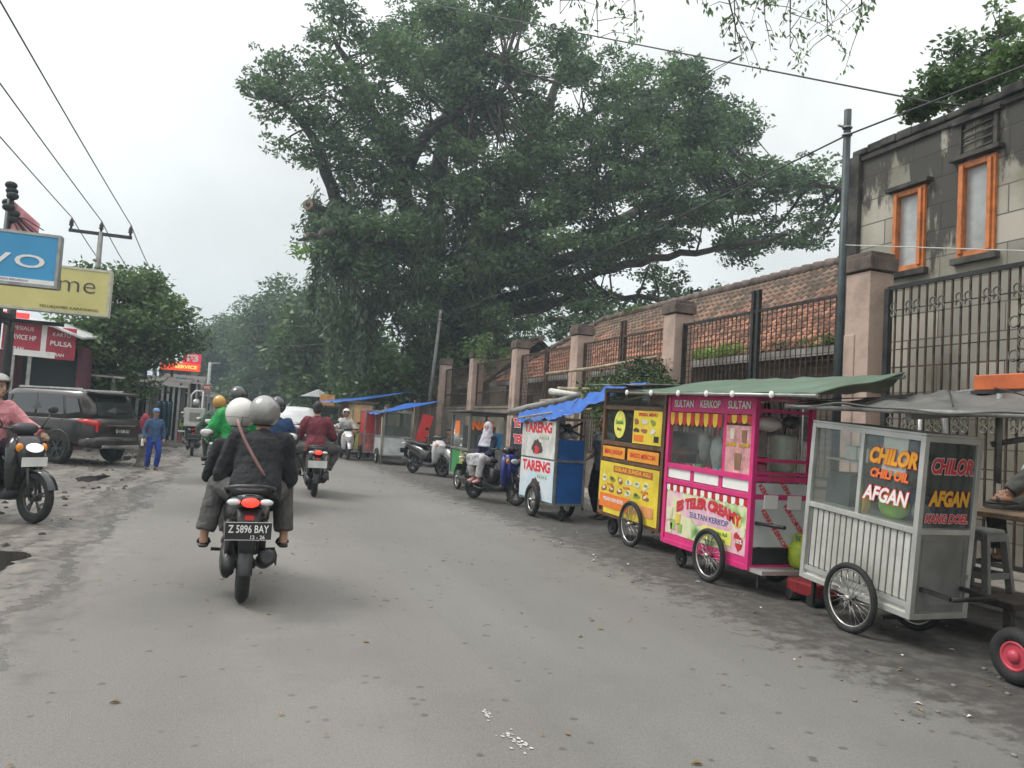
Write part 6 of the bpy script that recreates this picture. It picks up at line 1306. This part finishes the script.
# boy
bx=atY(151,470,20.0)
boyl=person('boy in denim blue jacket, bright blue trousers and blue cap walking by the parked car',(bx.x,20,.0),R(-70),(0,0,.92),2,((.0,.26,.86),(.05,-.26,.86)),((.10,.10,.0),(-.10,-.08,.0)),cloth('denim jacket',(.05,.12,.24)),cloth('royal blue trousers',(.015,.05,.32)),.84,None,'cap',mat('light blue cap',(.16,.30,.55),.8),knee=(1,0,.1),vox=.011,jk=.012,loose=.55)
o=MB().b2((.0,-.33,.66),(.06,-.26,.86)).build('white_bag',whit,boyl,bevel=.02)
bx=atY(141,468,20.8); t=T('tree_stump','short mossy stump with red cloth tied on it beside the parked car','stump',(bx.x,20.8,0)); MB().tube([(0,0,-.02),(0,0,.1),(.03,0,.5),(0,.02,.8)],[.2,.14,.12,.13],12).build('stump',barkgrey,t,wrinkle=.05); MB().tube([(0,.02,.78),(0,.02,1.3)],.05,8).build('post',redp,t); MB().ell((0,0,1.05),(.12,.14,.25),0,12,8).build('cloth',cloth('dark red rag',(.30,.03,.05)),t,wrinkle=.08)
# ------------------------------------------------ SUV
def suv(label,loc,rz):
    t=T('parked_car',label,'car',loc,rz); pt=mat('brown grey metallic paint',(.030,.024,.023),.28,.3,var=.06,coat=.5); gl=mat('tinted car glass',(.012,.015,.018),.06,spec=.8,coat=.5); trim=mat('black trim',(.02,.02,.02),.5)
    b=MB(); b.loft([((-2.40,0,.78),.70,.26),((-2.34,0,.78),.82,.36),((-2.0,0,.79),.89,.385),((-1,0,.79),.91,.38),((.5,0,.78),.91,.37),((1.5,0,.76),.90,.35),((2.1,0,.72),.85,.30),((2.38,0,.66),.70,.20)],28,e=5.5)
    b.loft([((-.60,0,1.08),.865,1.72,(0,0,1)),((-.64,0,1.30),.835,1.62,(0,0,1)),((-.72,0,1.55),.775,1.40,(0,0,1)),((-.76,0,1.72),.72,1.25,(0,0,1)),((-.78,0,1.78),.62,1.1,(0,0,1))],32,e=6); body=b.build('body',pt,t)
    zz=[1.08,1.30,1.55,1.72]; ww=[.865,.835,.775,.72]; cx=[-.60,-.64,-.72,-.76]; lx_=[1.72,1.62,1.40,1.25]
    def itp(z,a): 
        for i in range(3):
            if z<=zz[i+1]: k=(z-zz[i])/(zz[i+1]-zz[i]); return a[i]+(a[i+1]-a[i])*k
        return a[-1]
    def panel(poly,s,name,mm,off=.008,par=t):
        m=MB(); m.add([(x,s*(itp(z,ww)+off),z) for x,z in poly],[tuple(range(len(poly)))]); return m.build(name,mm,par,solid=.006)
    for s in(-1,1):
        panel([(-.62,1.17),(.18,1.17),(.16,1.62),(-.55,1.66)],s,'side_window',gl); panel([(.24,1.17),(.98,1.17),(.62,1.55),(.22,1.61)],s,'side_window',gl)
        panel([(-1.52,1.18),(-.70,1.17),(-.62,1.66),(-1.35,1.63)],s,'side_window',gl); panel([(-2.0,1.26),(-1.60,1.2),(-1.44,1.60),(-1.80,1.57)],s,'quarter_window',gl)
        for x in(-1.5,-.66,.2): MB().beam((x,s*.912,.5),(x,s*.885,1.12),.008,.006).build('door_seam',trim,t)
        for x in(-.5,.4): MB().b2((x,s*.905,1.0),(x+.2,s*.93,1.03)).build('door_handle',chrome,t,bevel=.005)
        MB().b2((-1.3,s*.86,.38),(1.1,s*.94,.44)).build('side_step',trim,t)
        MB().beam((-1.8,s*.62,1.81),(.2,s*.62,1.80),.04,.04).build('roof_rail',chrome,t)
        MB().loft([((-2.41,s*.72,1.0),.12,.07,(1,0,0)),((-2.25,s*.80,1.03),.10,.07,(1,s*.2,0)),((-2.0,s*.885,1.06),.03,.03,(1,0,0))],12).build('tail_light',tail_r,t)
        MB().b2((-2.42,s*.72-.03,.80),(-2.385,s*.72+.03,.98)).build('lamp_strip',tail_r,t,bevel=.01)
        m=MB().ell((.85,s*1.0,1.15),(.08,.1,.07)); m.beam((.85,s*.86,1.1),(.85,s*.95,1.13),.04); m.build('wing_mirror',pt,t,)
        MB().loft([((2.30,s*.62,.82),.16,.06,(1,0,0)),((2.0,s*.84,.88),.05,.05,(1,0,0))],10).build('headlight',lens,t)
        for x in(-1.42,1.38):
            w=MB().torus((x,s*.80,.37),.27,(.10,.11),'y',32,10).build('wheel',black,t); m=MB()
            m.torus((x,s*.86,.37),.225,.02,'y',28,6); m.tube([(x,s*.80,.37),(x,s*.87,.37)],.22,24,1)
            for k in range(6): a=k*PI/3; m.beam((x,s*.88,.37),(x+.21*math.cos(a),s*.885,.37+.21*math.sin(a)),.05,.03)
            m.build('rim',[engm,trim],w); MB().torus((x,s*.885,.40),.40,(.035,.035),'y',24,6,a0=R(-8),a1=R(188)).build('wheel_arch',trim,t)
    m=MB(); P=[(-.62,1.20),(.62,1.20),(.52,1.60),(-.52,1.60)]
    m.add([(itp(z,cx)-itp(z,lx_)-.012,y,z) for y,z in P],[(0,1,2,3)]); m.build('rear_window',gl,t,solid=.006)
    m=MB(); m.add([(itp(z,cx)+itp(z,lx_)+.01,y,z) for y,z in [(-.72,1.14),(.72,1.14),(.6,1.6),(-.6,1.6)]],[(0,1,2,3)]); m.build('windscreen',gl,t,solid=.006)
    MB().loft([((-2.28,0,1.72),.60,.02),((-2.10,0,1.75),.66,.03),((-1.9,0,1.76),.66,.02)],16,e=5).build('roof_spoiler',pt,t)
    MB().loft([((-2.48,0,.56),.74,.13),((-2.40,0,.56),.86,.16),((-2.1,0,.55),.92,.15)],24,e=4).build('rear_bumper',pt,t)
    MB().b2((-2.495,-.6,.42),(-2.3,.6,.50)).build('bumper_trim',chrome,t,bevel=.02)
    p=MB().b2((-2.47,-.24,.76),(-2.462,.24,.90)).build('number_plate',platem,t); text('D 1136 XX'[:6]+' LU',.1,whit,p,(-2.474,0,.83),(0,-1,0),UP,bold=.02,width=.4)
    MB().b2((-2.43,-.45,.955),(-2.405,.45,.985)).build('chrome_strip',chrome,t)
    m=MB(); 
    for a in (90,210,330): m.prism([(0,1.06),(.035*math.cos(R(a-25)),1.06+.035*math.sin(R(a-25))),(.06*math.cos(R(a)),1.06+.06*math.sin(R(a))),(.035*math.cos(R(a+25)),1.06+.035*math.sin(R(a+25)))],-2.36,-2.345,'x')
    m.build('emblem',chrome,t)
    MB().b2((-2.30,-.3,1.28),(-2.27,-.0,1.30)).build('wiper',trim,t)
    return t
suv('dark brown grey off road car parked in the wet forecourt on the left',(-4.45,22.4,.0),R(143))
# white van
def van(label,loc,rz,col):
    t=T('van',label,'van',loc,rz); b=MB(); b.loft([((-2.1,0,1.0),.72,.70),((-2.0,0,1.0),.80,.78),((.9,0,1.02),.82,.80),((1.5,0,.85),.80,.58),((2.0,0,.72),.76,.40),((2.15,0,.65),.66,.28)],24,e=5); b.build('body',col,t); gl=mat('tinted car glass',(.012,.015,.018),.06,spec=.8,coat=.5)
    m=MB(); m.add([(1.02,-.70,1.68),(1.02,.70,1.68),(1.62,.74,1.16),(1.62,-.74,1.16)],[(0,1,2,3)]); m.build('windscreen',mat('windscreen glass',(.16,.18,.18),.08,spec=.8),t,solid=.02)
    for s in(-1,1):
        m=MB(); m.add([(x,s*.832,z) for x,z in [(-1.8,1.15),(1.1,1.15),(.85,1.6),(-1.8,1.62)]],[(0,1,2,3)]); m.build('side_window',gl,t,solid=.006)
        MB().ell((2.04,s*.56,.78),(.08,.15,.10)).build('headlight',lens,t); MB().ell((1.35,s*.93,1.18),(.06,.09,.08)).build('wing_mirror',black,t)
        for x in(-1.3,1.35): w=MB().torus((x,s*.74,.3),.21,.085,'y',24,8).build('wheel',black,t); MB().tube([(x,s*.7,.3),(x,s*.8,.3)],.18,16).build('rim',engm,w)
    MB().b2((2.10,-.4,.55),(2.17,.4,.72)).build('grille',black,t,bevel=.02); MB().b2((2.17,-.2,.40),(2.18,.2,.50)).build('number_plate',platem,t); MB().b2((2.0,-.72,.28),(2.2,.72,.42)).build('bumper',black,t,bevel=.03)
    return t
van('white van coming towards the camera left of the maroon shirted man',(2.3,32.0,0),R(-90),paint('van white',(.62,.63,.63)))
van('dark distant van parked by the white building on the left side',(-2.6,52,0),R(-90),paint('van grey',(.10,.11,.12)))
# ================================================================ LEFT SIDE: signs, kiosks and shops
def Lp(x,y,Y): return atY(x,y,Y)
bluem=mat('sky blue sign face',(.045,.30,.56),.35,var=.05,scale=1); ylm=mat('pale yellow sign face',(.70,.62,.24),.4,var=.08,scale=1)
# blue sign
def signbox(lb,x0,y0,x1,y1,Y,m_,frame,th=.22):
    a=Lp(x0,y0,Y); b=Lp(x1,y1,Y); a.z=Lp(x1+3,y0,Y).z; W=b.x-a.x; H=a.z-b.z
    t=T('shop_sign',lb,'sign',(a.x,Y,b.z)); MB().b2((.02,-th/2,.02),(W-.02,th/2,H-.02)).build('panel',m_,t)
    m=MB(); 
    for z in(0,H-.05): m.b2((0,-th/2-.015,z),(W,th/2+.015,z+.05))
    for x in (0,W-.05): m.b2((x,-th/2-.014,.05),(x+.05,th/2+.014,H-.05))
    m.build('frame',frame,t); return t,W,H
# extend past the left edge of the view
t,W,H=signbox('large sky blue shop sign with white letters, highest on the left',-60,237,58,290,16,bluem,steel)
X0=W-(Lp(63,262,16).x-Lp(17,265,16).x)
text('vivo',.52,whit,t,(X0-.30,-.125,H*.5),(1,0,0),UP,bold=-.005,width=1.62)
MB().b2((.05,-.128,.05),(W-.05,-.112,.13)).build('lower_strip',whit,t); text('SMARTPHONE RESMI BERGARANSI',.05,navy,t,(W*.55,-.132,.09),(1,0,0),UP)
t,W,H=signbox('large pale yellow shop sign with dark letters behind the blue one',-50,272,109,318,18.5,ylm,mat('cream frame',(.6,.58,.45),.5),.25)
text('realme',.52,mat('dark grey lettering',(.07,.07,.065),.5),t,(W-.30-.80,-.135,H*.62),(1,0,0),UP,bold=-.012,width=1.6)
text('TELUKJAMBE KARAWANG',.085,blk,t,(W-.75,-.135,H*.11),(1,0,0),UP,width=1.1)
a=Lp(5,300,16)
t=T('sign_post','dark steel post carrying the blue and yellow shop signs','pole',(Lp(-1,440,19.6).x,19.6,0)); h=Lp(3,262,19.6).z
MB().tube([(0,0,0),(0,0,h)],.09,12).build('shaft',dmetal,t); m=MB(); m.beam((-.4,-.9,Lp(3,309,18.5).z-.2),(1.2,-.9,Lp(3,309,18.5).z-.2),.08,.08); m.beam((0,-.95,Lp(3,309,18.5).z-.2),(0,.05,Lp(3,309,18.5).z-.2),.08); m.beam((0,-3.4,Lp(3,296,16).z-.06),(0,.1,Lp(3,296,16).z-.06),.09); m.beam((-.5,-3.5,Lp(3,296,16).z-.06),(.45,-3.5,Lp(3,296,16).z-.06),.09); m.build('bracket',dmetal,t)
# tangle of cables and pink banner at the top left
t=T('utility_pole','dark utility pole with tangled cables and torn pink banner at the left edge','pole',(Lp(-2,300,20).x,20,0)); top=Lp(4,182,20); bx_=Lp(-2,300,20).x
MB().tube([(0,0,0),(.05,0,top.z)],[.11,.07],10).build('shaft',dmetal,t)
m=MB(); rr=random.Random(3)
for k in range(7): z=top.z-.05-k*.13; m.ell((.05+rr.uniform(-.06,.12),rr.uniform(-.1,.1),z),(.13,.13,.09),0,10,6)
for k in range(8):
    e=Lp(20+k*3.4,232+rr.uniform(-2,5),19.8)-V(bx_,20,0); m.tube([(.1,0,top.z-.4-k*.05),V(.1,0,top.z-.4).lerp(e,.5)+V(-.06,0,-.08),e],.012,5)
m.build('cable_tangle',black,t)
def tri(u,v):
    a=Lp(8,196,20);b=Lp(40,224,20);c=Lp(2,235,20);d=Lp(39,234,20); p=a.lerp(b,u).lerp(c.lerp(d,u),v)-V(bx_,20,0); return p+V(0,.06*math.sin(9*u+2*v),0)
MB().grid(tri,12,8).build('pink_banner',mat('faded pink cloth',(.55,.16,.20),.8,var=.3,scale=6,col2=(.62,.36,.38)),t,solid=.01)
# kiosk
def kiosk():
    Y=26.5; a=Lp(0,450,Y); t=T('phone_kiosk','maroon phone kiosk with two red banners under a curved white edged roof','kiosk',(a.x-2.2,Y,0)); O=V(a.x-2.2,Y,0)
    P=lambda x,y,Yy=Y:Lp(x,y,Yy)-O
    mar=mat('maroon wall',(.12,.03,.045),.7,var=.2,scale=2); z1=P(40,352).z; xr=P(60,400).x
    m=MB(); m.b2((-1.5,2.2,0),(xr+.3,2.4,z1)); m.b2((-1.5,0,0),(1.9,2.2,.1)); m.b2((-1.5,.0,0),(P(12,400).x,.12,z1)); m.b2((P(72,400).x,.3,0),(P(72,400).x+.12,2.2,z1+.3)); m.build('wall',mar,t)
    MB().b2((P(14,400).x,.6,.0),(P(70,400).x,.7,z1)).build('dark_interior',mat('dark green interior',(.02,.035,.035),.7),t)
    m=MB()
    for px in (13,30): q=P(px,360); m.b2((q.x-.05,-.05,0),(q.x+.05,.05,z1))
    m.split('post',steel,t)
    for (x0,y0,x1,y1,s1,s2) in ((5,322,41,352,'SPESIALIS','SERVICE HP'),(49,327,75,361,'KARTU','PULSA')):
        a=P(x0,y0);b=P(x1,y1); o=MB().b2((a.x,-.16,b.z),(b.x,-.12,a.z)).build('red_banner',mat('crimson banner',(.42,.03,.06),.55,var=.15,scale=3),t)
        w=b.x-a.x; zc=(a.z+b.z)/2; text(s1,.16,whit,o,((a.x+b.x)/2,-.165,zc+.25),(1,0,-.04),UP,width=w*.6); text(s2,.2,whit,o,((a.x+b.x)/2,-.165,zc-.02),(1,0,-.04),UP,bold=.02,width=w*.75); text('MURAH',.13,whit,o,(a.x+w*.35,-.165,zc-.35),(1,0,-.04),UP,bold=.02)
    a=P(41,324);b=P(48,357); MB().b2((a.x,-.15,b.z),(b.x,-.12,a.z)).build('white_banner',whit,t)
    MB().beam(P(15,352)+V(0,-.14,0),P(56,356)+V(0,-.14,0),.05,.18).build('white_board',whit,t)
    pts=[P(-40,316),P(2,319),P(30,323),P(52,327),P(66,333),P(86,341)]
    m=MB()
    for i in range(len(pts)-1):
        p,q=pts[i],pts[i+1]; m.add([p+V(0,-.5,0),q+V(0,-.5,0),q+V(0,2.6,.3),p+V(0,2.6,.3),p+V(0,-.5,.06),q+V(0,-.5,.06),q+V(0,2.6,.36),p+V(0,2.6,.36)],[(0,1,2,3),(7,6,5,4),(0,4,5,1),(2,6,7,3),(1,5,6,2),(3,7,4,0)])
    m.build('roof',mat('white roof sheet',(.55,.56,.55),.5,var=.2,scale=2),t)
    a=P(3,312);b=P(31,320); o=MB().b2((a.x,-.3,b.z),(b.x,-.2,a.z)).build('lit_sign',mat('glowing red sign',(.85,.06,.07),.5,emit=.5),t)
    return t
kiosk()
# left row of stalls (each a thing)
def shop(lb,x0,x1,ytop,ybot,Y,wall,name='market_stall',awn=None,sign=None,posts_=0,depth=2.5,gable=False,win=None,door=None):
    a=Lp(x0,ytop,Y);b=Lp(x1,ytop,Y); W=b.x-a.x; H=a.z
    t=T(name,lb,'stall' if 'stall' in name else 'shop',(a.x,Y,0),0,'shops and stalls on the left')
    m=MB(); m.b2((0,.9,0),(W,1.0,H)); m.b2((0,0,0),(.08,.9,H)); m.b2((W-.08,0,0),(W,.9,H)); m.b2((0,1.0,0),(W,1.0+depth,H-.1)); m.build('wall',wall,t)
    MB().add([(-.3,-.5,H-.15),(W+.3,-.5,H-.2),(W+.3,1.2+depth,H+.35),(-.3,1.2+depth,H+.35)],[(0,1,2,3)]).build('roof',awn or conc_dark,t,solid=.06)
    MB().beam((-.3,-.5,H-.15),(W+.3,-.5,H-.2),.06,.06).build('roof_edge',mat('pale roof edge',(.5,.5,.48),.5),t)
    for k in range(posts_): x=.05+k*(W-.1)/max(1,posts_-1); MB().b2((x-.05,-.4,0),(x+.05,-.3,H-.2)).build('post',mat('pale post',(.42,.42,.40),.6),t)
    if door: MB().b2((W*.3,.85,.0),(W*.7,.895,2.0)).build('door',door,t)
    if win: 
        for k in range(win): f=MB().b2((W*(.12+.8*k/win),.85,1.0),(W*(.12+.8*(k+.6)/win),.895,H-.7)).build('window',whit,t); MB().b2((W*(.12+.8*k/win)+.05,.83,1.05),(W*(.12+.8*(k+.6)/win)-.05,.848,H-.75)).build('pane',dark,f)
    if sign: 
        sx0,sz0,sx1,sz1,sm__=sign; MB().b2((sx0*W,-.58,sz0),(sx1*W,-.53,sz1)).build('sign_board',sm__,t)
    return t
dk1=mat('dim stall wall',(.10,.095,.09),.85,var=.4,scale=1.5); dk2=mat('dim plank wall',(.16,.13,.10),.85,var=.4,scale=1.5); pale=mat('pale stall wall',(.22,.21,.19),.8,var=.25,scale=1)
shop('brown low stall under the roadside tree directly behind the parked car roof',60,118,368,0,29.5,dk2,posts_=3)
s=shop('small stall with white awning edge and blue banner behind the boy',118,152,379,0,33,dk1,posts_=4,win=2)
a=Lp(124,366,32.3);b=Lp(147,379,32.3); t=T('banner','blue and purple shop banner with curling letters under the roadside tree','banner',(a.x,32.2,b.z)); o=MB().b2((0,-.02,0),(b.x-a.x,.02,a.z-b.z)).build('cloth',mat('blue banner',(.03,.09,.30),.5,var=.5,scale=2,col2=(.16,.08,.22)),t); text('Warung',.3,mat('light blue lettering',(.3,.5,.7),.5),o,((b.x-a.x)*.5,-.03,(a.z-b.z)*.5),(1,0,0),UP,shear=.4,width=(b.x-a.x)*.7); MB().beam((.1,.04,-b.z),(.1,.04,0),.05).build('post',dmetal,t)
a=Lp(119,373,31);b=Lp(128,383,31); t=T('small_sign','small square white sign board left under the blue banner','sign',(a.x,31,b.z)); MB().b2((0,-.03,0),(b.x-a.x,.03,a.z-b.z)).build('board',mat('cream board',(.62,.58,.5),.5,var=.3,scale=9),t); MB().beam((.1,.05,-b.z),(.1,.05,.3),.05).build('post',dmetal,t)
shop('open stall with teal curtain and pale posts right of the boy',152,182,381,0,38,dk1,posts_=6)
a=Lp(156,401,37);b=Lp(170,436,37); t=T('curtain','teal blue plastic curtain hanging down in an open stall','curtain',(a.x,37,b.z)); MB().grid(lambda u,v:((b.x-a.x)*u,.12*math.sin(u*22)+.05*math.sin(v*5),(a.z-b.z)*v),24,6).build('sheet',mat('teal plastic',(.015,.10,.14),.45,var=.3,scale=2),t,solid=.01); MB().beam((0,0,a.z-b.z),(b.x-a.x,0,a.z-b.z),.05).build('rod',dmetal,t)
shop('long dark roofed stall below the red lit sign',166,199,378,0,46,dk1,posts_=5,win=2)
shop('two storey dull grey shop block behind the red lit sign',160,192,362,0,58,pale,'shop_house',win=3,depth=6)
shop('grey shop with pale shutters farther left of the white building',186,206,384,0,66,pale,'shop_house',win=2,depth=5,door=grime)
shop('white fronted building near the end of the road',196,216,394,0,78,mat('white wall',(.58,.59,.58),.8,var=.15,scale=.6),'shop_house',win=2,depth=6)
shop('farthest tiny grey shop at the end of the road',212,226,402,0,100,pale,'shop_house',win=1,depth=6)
# red lit sign
Y=42; a=Lp(170,352,Y);b=Lp(200,372,Y); W=b.x-a.x;H=a.z-b.z; t=T('lit_sign','glowing red and orange roadside sign above the dark stalls','sign',(a.x,Y,b.z))
o=MB().b2((W*.42,-.1,H*.44),(W,.1,H)).build('upper_panel',mat('glowing crimson',(.80,.03,.08),.5,emit=.35),t)
o2=MB().b2((-.25*W,-.1,0),(W,.1,H*.42)).build('lower_panel',mat('glowing orange red',(.90,.08,.02),.5,emit=.5),t)
text('F3',H*.5,whit,o,(W*.74,-.115,H*.72),(1,0,0),UP,bold=.05,width=W*.36); text('SERVICE',H*.26,mat('glowing amber letters',(1,.55,.15),.5,emit=.8),o2,(W*.55,-.115,H*.21),(1,0,0),UP,bold=.04,width=W*.7)
m=MB(); m.beam((W*.12,.0,-b.z),(W*.12,0,H),.12); m.build('post',dmetal,t)
# white hanging sign, lime banner
Y=37; a=Lp(184,408,Y);b=Lp(196,418,Y); t=T('hanging_sign','small white sign with dark dome drawing beside the cargo box','sign',(a.x,Y,b.z)); W=b.x-a.x;H=a.z-b.z; o=MB().b2((0,-.03,0),(W,.03,H)).build('board',whit,t); m=MB(); m.prism([(W*.5+W*.2*math.cos(k*PI/8),H*.55+H*.25*math.sin(k*PI/8)) for k in range(9)],-.036,-.031,'y'); m.build('dome_drawing',navy,o); MB().b2((W*.25,-.036,H*.2),(W*.75,-.031,H*.32)).build('text_line',navy,o)
m=MB(); m.tube([(W*.5,0,H),(W*.5,0,H+.6),(W*.8,0,H+.8),(W*1.4,0,H+.8)],.04,6); m.tube([(W*1.4,0,H+.8),(W*1.4,0,-b.z)],.04,6); m.build('bracket',whit,t)
Y=36; a=Lp(180,419,Y);b=Lp(192,427,Y); t=T('small_banner','lime green small banner under the hanging white sign','banner',(a.x,Y,b.z)); MB().b2((0,-.02,0),(b.x-a.x,.02,a.z-b.z)).build('cloth',mat('lime banner',(.35,.50,.05),.5,var=.4,scale=5),t); MB().beam((.05,.03,-b.z),(.05,.03,.1),.04).build('post',dmetal,t)
Y=35; a=Lp(178,432,Y); t=T('low_table','low red and white table in front of the dark stalls','table',(a.x,Y,0)); MB().b2((0,-.2,.5),(.8,.2,.56)).build('top',whit,t); 
for x in(.05,.75): MB().b2((x-.03,-.15,0),(x+.03,.15,.498)).build('leg',redp,t)
t=T('lamp_post','thin pale lamp post far down the left side','pole',(Lp(207,400,70).x,70,0)); MB().tube([(0,0,0),(0,0,Lp(207,362,70).z)],.12,8).build('shaft',mat('pale post',(.42,.42,.40),.6),t); MB().beam((0,0,Lp(207,363,70).z),(.8,0,Lp(207,362,70).z),.1).build('arm',mat('pale post',(.42,.42,.40),.6),t)
# left bank of mud and stone at the edge
for k,(x,y,s,lb) in enumerate([(-2.75,28,.9,'low heap of mud and stones right of the boy'),(-2.2,33,.8,'smaller earth heap farther along the left edge')]):
    m=MB(); rr=random.Random(k)
    def fn(u,v): 
        a_=2*PI*u; r=v; return (r*s*(1+.2*math.sin(3*a_))*math.cos(a_),r*s*1.6*math.sin(a_),.16*(1-v*v)+.05*math.sin(9*a_)*v*(1-v)-.01)
    o=m.grid(fn,28,8).build('earth_heap',conc_dark,wrinkle=.06); o.location=(x,y,0); tag(o,lb,'earth heap')

# more small fronts, awnings and boards along the left side
for i,(x0,x1,yt,Y,wc,lb) in enumerate([(96,122,392,36,dk2,'low plank kiosk half hidden behind the dark car'),(140,158,386,43,dk1,'narrow dark kiosk just right of the blue banner stall'),(176,196,386,50,dk2,'brown plank stall beneath the red glowing sign'),(188,206,392,60,dk1,'dark narrow shop with tin awning beside the thin lamp post'),(200,216,398,86,dk2,'tiny brown stall in front of the far white building')]):
    shop(lb,x0,x1,yt,0,Y,wc,posts_=3,win=1,depth=2)
for i,(x0,y0,x1,y1,Y,c,s_,lb) in enumerate([(131,383,141,391,34.5,(.55,.53,.48),'KOPI','small cream board reading KOPI under the blue banner'),(176,377,186,384,41,(.12,.30,.45),'CUCI','small blue board reading CUCI below the red glowing sign'),(203,384,211,391,58,(.50,.12,.08),'MIE','small red board reading MIE near the thin lamp post'),(166,391,174,398,40,(.55,.45,.10),'ES','small yellow board reading ES above the teal curtain')]):
    a=Lp(x0,y0,Y);b=Lp(x1,y1,Y); t=T('small_sign',lb,'sign',(a.x,Y,b.z),0,'small boards on the left stalls'); W=b.x-a.x;H=a.z-b.z
    o=MB().b2((0,-.03,0),(W,.03,H)).build('board',mat('board paint %d'%i,c,.6,var=.3,scale=5),t); text(s_,H*.6,whit if i in(1,2) else navy,o,(W/2,-.035,H/2),(1,0,0),UP,bold=.02,width=W*.7); MB().beam((.08,.06,-b.z),(.08,.06,H),.05).build('post',dmetal,t)
